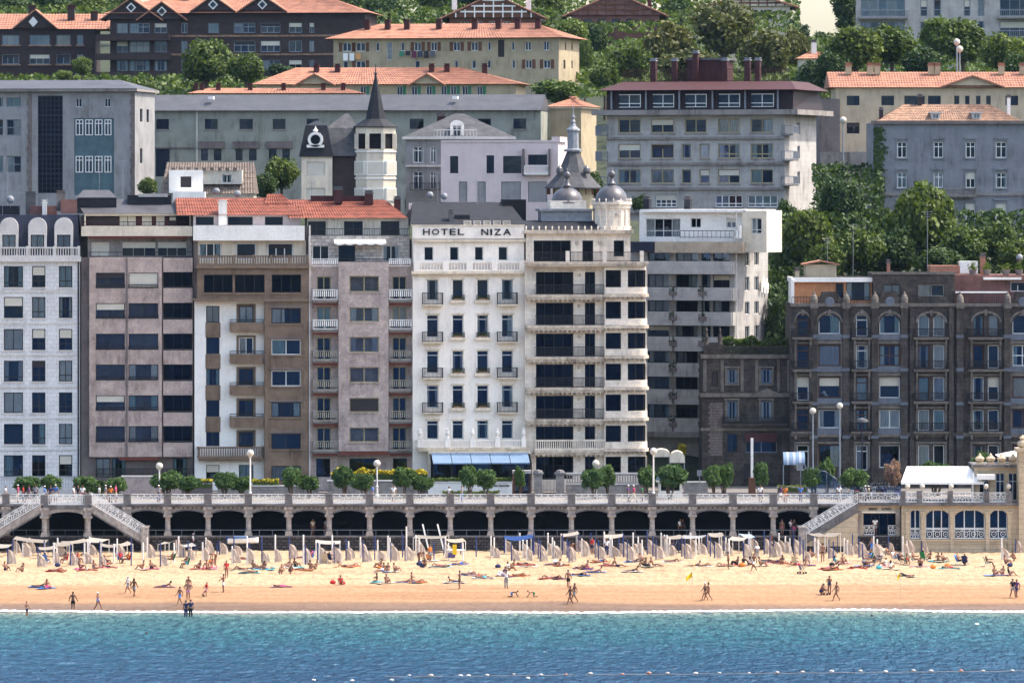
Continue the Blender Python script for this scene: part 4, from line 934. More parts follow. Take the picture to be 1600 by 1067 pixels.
def dome(B, x, y, yb_, hd, r_px, ytop, m='lead', nseg=20):
    u = B.u(x, y); z0 = B.z(yb_); r = r_px*B.D/F; zt_ = B.z(ytop); P = [(r*1.05, z0-.1), (r*1.05, z0)]
    for i in range(0, 9): a = math.pi/2*i/9; P.append((r*math.cos(a), z0+hd*math.sin(a)))
    zz = z0+hd; h = zt_-zz
    P += [(.42, zz-.02), (.50, zz+.08*h), (.36, zz+.14*h), (.26, zz+.25*h), (.16, zz+.38*h), (.15, zz+.46*h)]
    rb_ = .38
    for i in range(1, 9): a = -math.pi/2+math.pi*i/9; P.append((max(.1, rb_*math.cos(a)), zz+.62*h+rb_*math.sin(a)))
    P += [(.08, zz+.85*h), (.12, zz+.9*h), (.01, zz+h)]
    mb = MB(); mb.lathe(u, y, P, nseg); return mb.build('dome', m, B.root, smooth=True)
dome(B, 886, 5.0, 316, 1.5, 25, 262); u = B.u(955.5, 3.0); z0, z1 = B.z(362), B.z(316); r = 30.5*578/F
mb = MB(); mb.lathe(u, 3.0, [(r*.96, z0), (r*.96, z0+.5), (r*.90, z0+.55), (r*.90, z1-.75), (r*.98, z1-.6), (r*.98, z1-.35), (r*1.06, z1-.25), (r*1.06, z1)], 24)
for k in range(16):
    a = 2*math.pi*k/16; mb.box(u+r*.91*math.cos(a)-.09, u+r*.91*math.cos(a)+.09, 3+r*.91*math.sin(a)-.09, 3+r*.91*math.sin(a)+.09, z0+.5, z1-.6)
    mb.lathe(u+r*1.0*math.cos(a), 3+r*1.0*math.sin(a), [(.06,z1),(.05,z1+.15),(.09,z1+.22),(.02,z1+.4)], 6)
tw = mb.build('turret', 'corner_stone', B.root); uu, zz = B.u(963, .9), B.z(336)
mb = MB(); mb.lathe(0,0,[(.16,.02),(.16,.12),(.26,.12),(.26,0)],14); mb.lathe(0,0,[(.155,.0),(.0,.03)],14,m=1); mb.v = [(uu+p[0],3-r*.90-p[2]+.03,zz+p[1]) for p in mb.v]; mb.build('oculus', ['corner_stone','interior_black'], tw)
dome(B, 955.5, 3.0, 316, 1.75, 26, 262)
ribbon(bay_pts(944, 1011, -.55), B.z(775), B.z(740), 'corner_stone', 'wall_band')
# ================================================================ right half: concrete block, old stone houses, pavilion
B = Bld('terraced_apartment_block', 'grey concrete apartment block with long balcony parapets and white penthouse behind the corner house', 'building', 1080, 597, -22)
par = [(408,428),(449,469),(487,508),(526,548),(567,588),(608,631),(653,674)]
lv = [(395,408)]+[(a[1]+1,b[0]) for a,b in zip(par,par[1:])]
ops = []
for c,d in lv: ops += [(1012,1046,c,d),(1056,1090,c,d),(1096,1110,c,d),(1114,1140,c,d)]
sd_ = [(3.2,4.6),(6.2,7.6)]; sr = [(394,416),(433,455),(472,492),(510,530),(548,568),(590,610)]
B.mass(985, 1148, 394, 790, ops, 'concrete_light', d=10.5, room='interior', sideops=[(p,q,c,d) for p,q in sd_ for c,d in sr])
B.root.children[0].data.materials[0] = M['concrete_light']
for c,d in lv:
    for k,(a,b) in enumerate(((1012,1046),(1056,1090),(1096,1110),(1114,1140))): B.win(a,b,c,d, cols=[3,3,1,2][k], fr='frame_dark', dep=.2)
for p,q in sd_:
    for c,d in sr: B.sidewin(p,q,c,d, 1148, cols=2, fr='frame_white', curt='n')
for i,(c,d) in enumerate(par):
    a,b,z0,z1 = B.rc((1006, 1144, c, d), -1.6); mb = MB(); n = 3 if i else 1; w_ = (b-a)/n
    for k in range(n): mb.box(a+w_*k+(.12 if k else 0), a+w_*(k+1)-.12, -1.6, -1.42, z0, z1)
    mb.box(b-.17, b, -1.415, -.003, z0, z1); mb.box(a, b-.18, -1.41, -.003, z0, z0+.22); o = mb.build('balcony', 'concrete_light', B.root)
    for k in range(1, n):
        x = a+w_*k; mb = MB(); mb.box(x-.45, x+.45, -1.75, -1.1, z0+.55, z0+.95); pr = random.Random(i*5+k)
        for q in range(60):
            X, Y, Z, s_ = x+pr.uniform(-.45,.45), -1.42+pr.uniform(-.35,.35), z0+.95+abs(pr.gauss(0,.25)), .09; mb.quad((X-s_,Y,Z),(X,Y-s_,Z+s_),(X+s_,Y,Z+.02),(X,Y+.02,Z-s_), m=1)
        mb.build('planter', ['concrete_dark', 'leaf_dark'], o)
o = B.box(1023, 1160, 378, 395, -1.3, .3, 'awning_tan', 'awning'); B.box(985, 1022, 378, 394, -1.0, .2, 'slate_blue', 'awning')
B.mass(999, 1160, 329, 378, [(1009,1063,342,371),(1079,1095,341,356),(1135,1150,341,356)], 'white_paint', y=.4, d=8.5)
B.win(1009,1063,342,371, y=.4, cols=4, rows=(.35,), fr='frame_white'); B.win(1079,1095,341,356, y=.4, fr='frame_white'); B.win(1135,1150,341,356, y=.4, fr='frame_white')
B.box(1000, 1165, 327.5, 332, -.3, 9.2, 'white_paint', 'fascia'); B.rail(1063, 1147, 360, 372, -.9, 'bars', 'iron', sp=.5)
B.mass(1160, 1198, 329, 394, [(1174,1190,341,365)], 'cream', y=-.3, d=4.8); B.win(1174,1190,341,365, y=-.3, cols=2, rows=(.25,), fr='frame_white')
for x in (1148, 1152, 1156): B.box(x-2, x+1, 372-(x-1146)*2, 372, -.9, -.5, 'white_paint', 'step')
mb = MB(); u = B.u(1152); mb.cyl(u, -.3, B.z(530), B.z(330), .08, n=6); mb.build('drainpipe', 'stone_pale', B.root)
pr = random.Random(8); mb = MB()
for k in range(5):
    z_ = B.z(455)+pr.uniform(-.4,.4); y_ = 7.6+k*.45; mb.quad((B.u(1148)+.3,y_,z_),(B.u(1148)+.3,y_+.4,z_),(B.u(1148)+.35,y_+.4,z_+1.1),(B.u(1148)+.35,y_,z_+1.1))
mb.build('laundry', 'awning_white', B.root)
for x in (1005, 1069): chimney(B, x, x+9, 312, 330, 5, 'slate', 'lead')
B.box(985, 1144, 674, 682, -2.2, .3, 'concrete_grey', 'canopy')

# ---- small old stone house
B = Bld('old_stone_house', 'small dark stone house with pedimented windows and a planted roof terrace', 'building', 1166, 586, 0)
rw = [(577,599),(627,655)]; cl = [(1136,1152),(1189,1206)]
B.mass(1097, 1235, 557, 790, [(a,b,c,d) for a,b in cl for c,d in rw]+[(1112,1122,580,604),(1136,1152,678,706),(1165,1214,677,707),(1162,1200,724,752)], 'old_stone', d=11, t=.3)
for a,b in cl:
    for c,d in rw:
        B.win(a,b,c,d, fr='frame_grey', curt='s')
        for x in (a-3,b+.4): strip(B, x, x+2.6, c-2, d+1, .1, 'old_stone_lt', 'window_surround')
        strip(B, a-4, b+4, c-5, c-2.1, .22, 'old_stone_lt', 'lintel'); strip(B, a-3, b+3, d+1, d+3, .18, 'old_stone_lt', 'sill')
B.win(1112,1122,580,604, cols=1, curt='D'); B.win(1136,1152,678,706, curt='n'); B.win(1165,1214,677,707, cols=2, curt='n', fr='frame_grey'); B.win(1162,1200,724,752, cols=3, curt='D')
B.box(1164, 1215, 676, 690, -.5, -.3, 'dark_red', 'awning')
u0,u1 = B.u(1176), B.u(1221); MB().prism([(u0,B.z(616)),(u1,B.z(616)),((u0+u1)/2,B.z(606))], -.45, -.01).build('pediment', 'old_stone_lt', B.root)
strip(B, 1094, 1238, 614, 620, .4, 'old_stone_lt', 'cornice'); strip(B, 1095, 1237, 554, 560, .35, 'old_stone_lt', 'cornice'); strip(B, 1095, 1236, 668, 673, .2, 'old_stone_lt', 'cornice')
for x in (1099, 1126, 1157, 1180, 1214, 1230): strip(B, x, x+5, 562, 612, .1, 'old_stone_lt', 'pilaster')
B.balcony(1128, 1232, 661, 667, 651, out=.8, m='old_stone', rm='iron')
pr = random.Random(5); mb = MB(); a_,b_ = B.u(1107), B.u(1129); zz = B.z(712); r_i = 0
while zz < B.z(632):
    x = a_+(.0 if r_i%2 else .15)
    while x < b_-.1:
        w_ = min(b_-x, pr.uniform(.35,.65)); mb.box(x+.015, x+w_-.015, -.05-pr.random()*.05, -.003, zz+.015, zz+.27); x += w_
    zz += .29; r_i += 1
mb.build('quoin_panel', 'concrete_dark', B.root, kind='stuff')
for x in (1104, 1125):
    mb = MB(); u = B.u(x); z0 = B.z(556); mb.box(u-.28,u+.28,.1,.66,z0,z0+1.2); mb.lathe(u,.38,[(.3,z0+1.2),(.2,z0+1.5),(.22,z0+1.9),(.1,z0+2.4),(.16,z0+2.6),(.03,z0+3.0)],8); mb.build('pinnacle','old_stone',B.root)
B.rail(1128, 1234, 541, 555, .3, 'stone', 'old_stone'); B.box(1108,1121,535,556,.2,.5,'old_stone','parapet')

# ---- row of three dark ornate houses
def ornate(label, x0, x1, cols, pil, ytop, name='ornate_house'):
    """cols: (kind, x0, x1); kind n narrow door with balcony, w wide window, p paired windows with balcony"""
    B = Bld(name, label, 'building', (x0+x1)/2, 583, 0)
    rows = [(491.5,522),(539,572),(589,622),(640,669),(695,731)]
    ops, arch = [], []; cells = []
    for kd,a,b in cols:
        for i,(c,d) in enumerate(rows):
            if kd == 'p':
                mid = (a+b)/2; L_ = [(a,mid-3,c,d+4),(mid+3,b,c,d+4)]
            elif kd == 'n': L_ = [(a,b,c,d+4)]
            else: L_ = [(a,b,c,d)]
            for q in L_:
                ops.append(q); cells.append((kd,i,q)); (arch.append(q) if i == 0 and kd != 'n' else None)
    B.mass(x0+.2, x1-.2, 474, 790, ops, 'old_stone', d=11, t=.45, arch=arch)
    wr = random.Random(int(x0))
    for kd,i,q in cells:
        B.win(*q, dep=.38, cols=2 if kd == 'w' and i in (1,3) and x0 > 1300 else 1, rows=(.5,) if (kd == 'w' and i == 1 and x0 > 1300) else ((.75,) if kd == 'n' else ()), fr='frame_white' if wr.random() < .72 else 'wood_brown', ft=.1, curt=wr.choice(['s','s','f','n','l','h']), wr=wr)
    for kd,a,b in cols:
        for i,(c,d) in enumerate(rows):
            if i < 4 and kd in 'np':
                B.balcony(a-7, b+7, d+5, d+9, d-9, out=.75, m='old_stone_lt', rm='iron')
                for x in (a-3, b+1): strip(B, x, x+3, d+9.2, d+17, .5, 'old_stone_lt', 'bracket')
            elif kd == 'w' and i < 4: strip(B, a-3, b+3, d, d+9, .25, 'blue_stone', 'sill'); strip(B, a-3, b+3, d+9.2, d+14, .08, 'old_stone_lt', 'spandrel')
            if i == 0:      # arched hood with keystone
                u0,u1 = B.u(a-4), B.u(b+4); z1 = B.z(c+12); zt_ = B.z(c-6); n = 12; um = (u0+u1)/2; r = (u1-u0)/2; P = [(um+r*math.cos(math.pi*k/n), z1+(zt_-z1)*math.sin(math.pi*k/n)) for k in range(n+1)]; Q = [(um+r*.86*math.cos(math.pi*k/n), z1+(zt_-z1)*.8*math.sin(math.pi*k/n)) for k in range(n+1)]
                mb = MB()
                for k in range(n): mb.prism([P[k],P[k+1],Q[k+1],Q[k]], -.18, -.003)
                mb.box(um-.14,um+.14,-.26,-.181,zt_-.5,zt_+.1); mb.build('hood_mould', 'old_stone_lt', B.root)
            else:
                strip(B, a-4, b+4, c-5, c-2, .16, 'old_stone_lt', 'lintel'); strip(B, a-3.5, a-.5, c-2, d+1, .07, 'old_stone_lt', 'window_surround'); strip(B, b+.5, b+3.5, c-2, d+1, .07, 'old_stone_lt', 'window_surround')
        if kd == 'w':        # shaped gable with roundel above the cornice
            u0,u1 = B.u(a-6), B.u(b+6); um = (u0+u1)/2; z0 = B.z(480); mb = MB()
            mb.prism([(u0,z0),(u1,z0),(u1,z0+.9),(u1-.5,z0+1.0),(u1-.7,z0+1.6),(u0+.7,z0+1.6),(u0+.5,z0+1.0),(u0,z0+.9)], -.22, .25); g = mb.build('gable', 'old_stone', B.root)
            mb = MB(); mb.lathe(0,0,[(.02,.08),(.42,.08),(.5,0)],16); mb.v = [(um+p[0],-.223-p[2],z0+.55+p[1]) for p in mb.v]; mb.build('roundel','blue_stone',g)
    for x in pil:
        strip(B, x-5, x+5, 478, 770, .38, 'old_stone', 'pilaster'); u = B.u(x); z0 = B.z(478); mb = MB(); mb.box(u-.42,u+.42,-.5,.1,z0-.25,z0+.35); mb.lathe(u,-.2,[(.36,z0+.35),(.38,z0+.7),(.28,z0+1.05),(.1,z0+1.25),(.13,z0+1.35),(.02,z0+1.5)],10); mb.build('finial','old_stone_lt',B.root)
        for y_ in (523, 575, 628, 680): strip(B, x-6, x+6, y_, y_+5, .46, 'blue_stone', 'band')
    strip(B, x0, x1, 474, 479, .3, 'old_stone_lt', 'cornice'); strip(B, x0+.3, x1-.3, 676, 682, .22, 'old_stone_lt', 'cornice')
    return B
B = ornate('dark stone house with orange walled penthouse next to the trees', 1235, 1363, [('n',1245,1264),('w',1279,1313),('n',1337.5,1356)], (1272, 1322), 434)
B.mass(1240, 1362, 434, 476, [(1306,1318,443,472),(1322,1360,441,470)], 'orange_wall', y=1.6, d=7); B.win(1306,1318,443,472, y=1.6, cols=1, curt='n'); B.win(1322,1360,441,470, y=1.6, cols=3, curt='s', fr='frame_dark')
B.box(1236, 1363, 434, 441, 1.0, 9, 'white_paint', 'fascia'); B.box(1236, 1241, 438, 474, .6, 6, 'white_paint', 'party_wall'); B.rail(1237, 1362, 464, 476, .2, 'bars', 'iron', sp=.3)
B.mass(1259, 1307, 414, 434, [], 'ochre_wall', y=3.5, d=4, sideops=[(1.2,1.6,418,430)]); u0,u1,z0,z1 = B.rc((1254, 1312, 415, 408), 3.2); um=(u0+u1)/2; MB().prism([(u0,z0),(um,z1-.1),(u1,z0),(u1,z0+.12),(um,z1+.05),(u0,z0+.12)], 3.1, 7.8).build('hut_roof', 'terracotta_pale', B.root)
chimney(B, 1243, 1249, 424, 437, 3, 'ochre_wall')
for x,y_ in ((1293,372),(1333,350)): antenna(B, x, y_, 434, 6)
B = ornate('dark stone house with plain stone attic storey and paired windows', 1363, 1492, [('w',1374,1406.5),('p',1434.5,1476)], (1367, 1413), 427)
B.mass(1364, 1492, 427, 476, [(1380,1407,445,463),(1435,1475,445,463)], 'old_stone', y=.5, d=9); B.win(1380,1407,445,463, y=.5, cols=2, curt='f'); B.win(1435,1475,445,463, y=.5, cols=2, curt='l', fr='frame_alu')
strip(B, 1362, 1493, 425, 429, .2, 'old_stone_lt', 'cornice', .5); antenna(B, 1449, 330, 427, 5); chimney(B, 1386, 1391, 412, 428, 4, 'terracotta_pale')
strip(B, 1422, 1429, 478, 770, .25, 'old_stone', 'pilaster'); strip(B, 1483, 1490, 478, 770, .3, 'old_stone', 'pilaster')
B = ornate('dark stone house with red walled terrace attic at the right edge', 1492, 1660, [('p',1520,1561),('w',1582,1614),('n',1630,1648)], (1500, 1574, 1622), 430)
B.mass(1492, 1660, 430, 476, [(1579,1602,441,456)], 'red_wall', y=2.0, d=7); B.win(1579,1602,441,456, y=2.0, fr='frame_white'); B.box(1537, 1596, 434, 437.5, 1.4, 1.97, 'white_paint', 'canopy'); B.rail(1493, 1655, 458, 475, .2, 'bars', 'iron', sp=.22)
B.box(1493, 1575, 455.5, 458, .0, .4, 'white_paint', 'coping')
B.box(1453, 1500, 416, 428, 4, 8, 'terracotta_pale', 'roof_slope'); B.box(1500, 1528, 409, 428, 4, 6, 'white_paint', 'roof_hut'); chimney(B, 1532, 1540, 402, 430, 4, 'terracotta_pale'); dish(B, 1593, 403, 4, .45)
pr = random.Random(3)
for x in (1520, 1542, 1572, 1592):
    u,z0 = B.u(x,2.5), B.z(430); mb = MB(); mb.lathe(u,2.5,[(.3,z0),(.42,z0+.55)],8)
    for q in range(90):
        a_ = pr.uniform(0,6.28); rr = abs(pr.gauss(0,.3)); X,Y,Z,s_ = u+rr*math.cos(a_), 2.5+rr*math.sin(a_), z0+.55+abs(pr.gauss(0,.3)), .08; mb.quad((X-s_,Y,Z),(X,Y-s_,Z+s_),(X+s_,Y,Z),(X,Y+.02,Z-s_), m=1)
    mb.build('potted_shrub', ['concrete_dark','leaf_light'], B.root)

# ---- beach pavilion with arched windows
B = Bld('beach_pavilion', 'yellow stone beach pavilion with arched windows and a balustraded terrace at right', 'pavilion', 1500, 551.2, 0, 866)
aw = [(1422,1439,796,826),(1446,1484.5,796,826),(1491,1539.8,796,826),(1546,1575,796,826)]
B.mass(1409, 1640, 789, 868, [(a,b,c,842) for a,b,c,d in aw], 'cream_stone', d=7, t=.55, roomd=2.2, arch=[(a,b,c,842-18) for a,b,c,d in aw])
for a,b,c,d in aw:
    n = 3 if b-a > 30 else 2
    B.win(a,b,c,842, dep=.5, cols=n, rows=(.36,), fr='frame_white', ft=.1, curt='n'); p,q = B.u(a), B.u(b); obj('balustrade_panel', motif_panel(q-p-.04, .98, max(2, round((b-a)/12))), B.root, (p+.02, .28, B.z(842)+.02))
    strip(B, a-2, b+2, 842, 845, .14, 'cream_stone', 'sill')
for x in (1418, 1442.5, 1487.7, 1543, 1578): strip(B, x-3, x+3, 803, 865, .16, 'cream_stone', 'pilaster'); strip(B, x-4.5, x+4.5, 799, 803, .24, 'cream_stone', 'capital')
for x,w_ in ((1428,3.5),(1457,3),(1473,3),(1506,3.4),(1524,3.4),(1560,3.2)):
    mb = MB(); u,z0 = B.u(x), B.z(860); mb.lathe(0,0,[(.24,.03),(.2,.06),(.2,.0)],12); mb.lathe(0,0,[(.2,.01),(.0,.015)],12,m=1); mb.v = [(u+p[0],-p[2]-.002,z0+p[1]) for p in mb.v]; mb.build('porthole', ['cream_stone','interior_black'], B.root)
B.box(1405, 1592, 784.5, 789.5, -.5, 8.5, 'arcade_dark', 'cornice')
strip(B, 1408, 1592, 849, 851, .06, 'cream_stone'); B.box(1406, 1640, 863, 868, -.2, -.02, 'cream_stone', 'plinth')
for x in (1411, 1437, 1485, 1542, 1577): B.box(x-4, x+4, 766.5, 784.4, -.45, .0, 'arcade_dark', 'railing_post')
for a,b in ((1415,1433),(1441,1481),(1489,1538),(1546,1573)): p,q = B.u(a,-.2), B.u(b,-.2); obj('balustrade_panel', motif_panel(q-p, .98, max(2, round((b-a)/10))), B.root, (p, -.2, B.z(784.4)))
for x in (1418, 1441, 1486, 1541, 1576):
    mb = MB(); u,z0 = B.u(x,-.2), B.z(766.4); mb.lathe(u,-.2,[(.05,z0),(.05,z0+.15),(.16,z0+.2),(.25,z0+.38),(.25,z0+.5),(.14,z0+.65),(.02,z0+.7)],10); mb.build('globe_lamp','lamp_globe',B.root,smooth=True)
# upper pavilion, pier
B.mass(1524, 1640, 731, 785, [(1530,1546,741,784),(1556,1570,741,784),(1576,1590,741,784)], 'cream_stone', y=2.4, d=5, t=.4)
for a,b in ((1530,1546),(1556,1570),(1576,1590)): B.win(a,b,741,784, y=2.4, dep=.35, fr='frame_white', rows=(.7,), curt='n')
B.box(1521, 1592, 727.5, 731.4, 1.8, 8, 'arcade_dark', 'cornice')
for x in (1531, 1548, 1565, 1583):
    mb = MB(); u,z0 = B.u(x,2.2), B.z(727.5); mb.box(u-.35,u+.35,1.9,2.6,z0,z0+.25); mb.lathe(u,2.25,[(.2,z0+.25),(.42,z0+.45),(.46,z0+.65),(.2,z0+.85),(.12,z0+1.0),(.02,z0+1.15)],10); mb.build('urn','cream_stone',B.root)
mb = MB(); u0,u1,z0,z1 = B.rc((1560,1612,716,703), 4); mb.quad((u0,4,z0),(u1,4,z0),(u1,6,z1)); mb.quad((u0,4,z0),(u1,6,z1),(u0,8,z0)); mb.build('tent_roof','awning_white',B.root)
B.mass(1592, 1640, 705, 868, [], 'cream_stone', y=-.6, d=2.5); B.box(1589, 1640, 700, 706, -.9, 2.2, 'cream_stone', 'cornice'); mb = MB(); u,z0 = B.u(1598,.2), B.z(700); mb.lathe(u,.2,[(.3,z0),(.55,z0+.3),(.5,z0+.6),(.2,z0+.8),(.35,z0+1.0),(.02,z0+1.3)],10); mb.build('urn','cream_stone',B.root)
# big awning over the terrace
aw_ = empty('terrace_awning', tuple(B.root.location), 0, 'long white awning over the pavilion terrace', 'awning'); B2 = B
mb = MB(); u0,u1,z0,z1 = B.rc((1407,1536,754,732), 2.0); mb.quad((u0,1.2,z0),(u1,1.2,z0),(u1-1.2,4.6,z1),(u0+.8,4.6,z1)); mb.quad((u0,1.2,z0),(u1,1.2,z0),(u1,1.2,z0-.22),(u0,1.2,z0-.22)); mb.quad((u0+.8,4.6,z1),(u1-1.2,4.6,z1),(u1-1.2,5.4,z1-.05),(u0+.8,5.4,z1-.05)); mb.build('canvas','awning_white',aw_)
for x in (1418, 1441, 1520): mb = MB(); mb.cyl(B.u(x,1.4), 1.4, B.z(786), B.z(740), .07, n=6); mb.build('post','pole_white',aw_)
o = B.box(1528,1555,742,750,.9,2.3,'awning_white','awning')
# ---- entrance beside the pavilion
B = Bld('pavilion_entrance', 'yellow walled beach entrance with black lettering between staircase and pavilion', 'entrance', 1372, 552.4, 0, 866)
B.mass(1339, 1406, 789, 836, [(1349,1401,802,836)], 'cream_stone', d=5, t=.4, roomd=3.0, room='interior_black'); B.mass(1339,1406,838,868,[],'sea_wall',y=-.05,d=4); B.box(1338,1407,836,838.3,-.3,5,'arcade_dark','ledge')
B.win(1349,1401,802,836, dep=.9, cols=4, fr='frame_dark', curt='n', glass='glass_dark')
for x in (1343, 1403): B.box(x-3.4,x+3.4,797,838,-.2,-.003,'arcade_stone','pilaster')
strip(B, 1346, 1404, 798.8, 800.6, .15, 'white_paint', 'moulding')
text_part(B, 'BEASOKA', 1357.5, 1371, 793.2, 796.2, -.02, 'black_paint', bold=.004); text_part(B, 'La Perla', 1378, 1391.5, 793, 796.4, -.02, 'black_paint', bold=.004)
for a,b in ((1350,1366),(1388,1402)): p,q = B.u(a), B.u(b); obj('balustrade_panel', motif_panel(q-p, .98, 2), B.root, (p, .1, B.z(836)))
p,q = B.u(1340), B.u(1404); obj('balustrade_panel', motif_panel(q-p, .98, 6), B.root, (p, 0, B.z(784.8)))
B.box(1338, 1406, 784.9, 789.4, -.3, 5, 'arcade_dark', 'cornice'); B.box(1334, 1342, 767, 784.8, -.2, .3, 'arcade_dark', 'railing_post')
MB().box(B.u(1400), B.u(1640), 3, 14, B.z(789), B.z(785.2)).build('terrace_floor', 'pavement', B2.root, loc=(B.root.location.x-B2.root.location.x, 1.2, 0))
# ================================================================ houses on the hill behind
def hip_roof(B, x0, x1, ye, yr, y0, d, inset, m, over=.5, name='roof', pitch=.34, hip=True, inl=None):
    """tiled roof over a block: eave at row ye, ridge at row yr, ridge ends drawn in by inset metres"""
    a, b, z0, z1 = B.rc((x0, x1, yr, ye), y0); f, k, mid = y0-over, y0+d+over, y0+d/2; mb = MB(); il = inset if inl is None else inl
    A_, B_, C_, D_ = (a-over,f,z0), (b+over,f,z0), (b+over,k,z0), (a-over,k,z0); P, Q = (a-over+il,mid,z1), (b+over-inset,mid,z1)
    ripple_roof(mb, A_, B_, Q, P, pitch); ripple_roof(mb, C_, D_, P, Q, pitch); mb.quad(A_, B_, C_, D_)
    (ripple_roof(mb, B_, C_, Q, Q, pitch) if inset else mb.quad(B_, C_, Q)); (ripple_roof(mb, D_, A_, P, P, pitch) if il else mb.quad(D_, A_, P))
    return mb.build(name, m, B.root)
def gable(B, x0, x1, ye, yp, y, m, roofm, d=4.0, name='gable'):
    a, b, z0, z1 = B.rc((x0, x1, yp, ye), y); um = (a+b)/2; mb = MB(); mb.prism([(a,z0),(b,z0),(um,z1)], y, y+d); g = mb.build(name, m, B.root)
    mb = MB(); o = .3
    for s_, (p, q) in (('l', ((a-o, z0-.18), (um, z1+.12))), ('r', ((um, z1+.12), (b+o, z0-.18)))):
        ripple_roof(mb, (p[0],y-.35,p[1]+.06), (p[0],y+d,p[1]+.06), (q[0],y+d,q[1]+.06), (q[0],y-.35,q[1]+.06), .34)
        mb.quad((p[0],y-.35,p[1]),(q[0],y-.35,q[1]),(q[0],y+d,q[1]),(p[0],y+d,p[1])); mb.quad((p[0],y-.35,p[1]-.15),(q[0],y-.35,q[1]-.15),(q[0],y-.35,q[1]+.06),(p[0],y-.35,p[1]+.06))
    mb.build('gable_roof', roofm, g); return g
# ---- grey institutional building, left
B = Bld('grey_school', 'grey rendered building with toothed corner stones and tall dark stair window', 'building', 90, 640, -7, 360)
wl = [(-40,-20),(-12,5),(10,33)]; rl = [(153,167),(187,212),(244,270)]; r4 = [(118,130),(133,145),(148,160),(163,174)]
ops = [(a,b,c,d) for a,b in wl for c,d in rl]+[(59,98,150,302)]+[(116,178,185,305)]+[(118,128,154,168),(163,173,154,168)]
B.mass(-60, 211, 143, 360, ops, 'grey_wall', d=12, sideops=[(3,4.5,170,190),(3,4.5,232,255),(7,8.5,170,190)])
for a,b in wl:
    for c,d in rl: B.win(a,b,c,d, cols=2, rows=(.5,) if d-c > 20 else (), fr='frame_grey', ft=.07)
for k in range(5): B.win(59,98,150+30.4*k,150+30.4*(k+1), cols=6, rows=(.25,.5,.75), fr='slate_blue', ft=.09, curt='n', glass='glass_dark')
B.box(116,178,185,305,.12,.2,'teal_panel','panel')
for a,b in r4:
    for c,d in ((187,212),(244,270)): B.win(a,b,c,d, dep=.03, cols=2, rows=(.75,), fr='frame_white', ft=.09, curt='n')
for a,b in ((118,128),(163,173)): B.win(a,b,154,168, cols=2, fr='frame_white', curt='n')
for x in (42, 203):
    for k in range(18): strip(B, x+(0 if k%2 else 1.6), x+7.5, 147+k*9, 155.6+k*9, .06, 'concrete_dark', 'quoin')
B.box(-60, 214, 139, 143.4, -.7, 13, 'concrete_grey', 'eaves'); mb = MB(); a,b,c,e = B.rc((-60,216,139,124),0); mb.quad((a,-.8,c),(b,-.8,c),(b-3.2,6,e),(a,6,e)); mb.quad((b,-.8,c),(b,13,c),(b-3.2,6,e)); mb.quad((a,6,e),(b-3.2,6,e),(b,13,c),(a,13,c)); mb.build('roof','metal_roof',B.root)
# ---- long building with metal roof
B = Bld('long_metal_roofed_building', 'long pale green building with grey metal roof on the hillside', 'building', 540, 668, -5, 340)
w1 = [(244,264),(320,340),(374,395),(426,446),(479,498),(640,662),(747,767),(802,822)]; w2 = [(314,325),(334,346),(368,379),(389,401),(420,432),(441,453)]
B.mass(225, 845, 172, 340, [(a,b,186,202) for a,b in w1]+[(a,b,233,251) for a,b in w2]+[(243,265,232,276)], 'green_grey_wall', d=11)
for a,b in w1: B.win(a,b,186,202, cols=2, fr='frame_dark', curt='n'); strip(B, a-1, b+1, 202, 204, .1, 'concrete_grey', 'sill')
for a,b in w2: B.win(a,b,233,251, cols=1, rows=(.5,), fr='frame_dark', curt='n')
for a,b in ((309,351),(364,405),(416,457)): strip(B, a, b, 221, 232, .25, 'concrete_dark', 'lintel')
B.win(243,265,232,276, cols=2, fr='frame_dark', curt='n'); B.box(225, 307, 172.5, 300, -.35, -.01, 'pale_wall', 'annex_wall') if False else None
strip(B, 225, 308, 230, 232.5, .12, 'concrete_dark'); strip(B, 306, 309, 173, 300, .12, 'pale_wall', 'pilaster')
mb = MB(); a,b,c,e = B.rc((222,846,173,147),0)
n = 90
for k in range(n):
    p,q = a+(b-a)*k/n, a+(b-a)*(k+1)/n; mb.quad((p,-.6,c),(q-.06,-.6,c),(q-.06,5.5,e),(p,5.5,e)); mb.box(q-.06,q,-.6,-.5,c-.02,c+.06)
mb.quad((a,-.6,c-.02),(b,-.6,c-.02),(b,5.5,e-.02),(a,5.5,e-.02)); mb.quad((a,11.6,c),(a,5.5,e),(b,5.5,e),(b,11.6,c)); mb.quad((b,-.6,c),(b,11.6,c),(b,5.5,e)); mb.quad((a,-.6,c),(a,5.5,e),(a,11.6,c)); mb.build('roof','metal_roof',B.root)
for x in (329, 711): B.box(x-4,x+4,150.5,155,1.5,2.6,'white_paint','skylight')
# ---- small house with chequered tile roof
B = Bld('dormer_cottage', 'small house with brown chequered roof and long white dormer behind tiled roofs', 'house', 325, 612, 0, 330)
B.mass(256, 396, 300, 330, [], 'pale_wall', d=8); mb = MB(); a,b,c,e = B.rc((251,399,303,253),0); ripple_roof(mb,(a,-.4,c),(b,-.4,c),(b-.3,4,e),(a+.4,4,e),.3,.06); ripple_roof(mb,(b,8.4,c),(a,8.4,c),(a+.4,4,e),(b-.3,4,e),.3,.06); mb.quad((b,-.4,c),(b,8.4,c),(b-.3,4,e)); mb.quad((a,-.4,c),(a+.4,4,e),(a,8.4,c)); mb.build('roof','tile_grey',B.root)
B.mass(264, 317, 266, 302, [(282,299,276,293)], 'white_paint', y=-.5, d=4); B.win(282,299,276,293,y=-.5,curt='D'); B.mass(317, 378, 266, 288, [(347,362,273,286)], 'pale_wall', y=.2, d=3); B.win(347,362,273,286,y=.2,fr='frame_white')
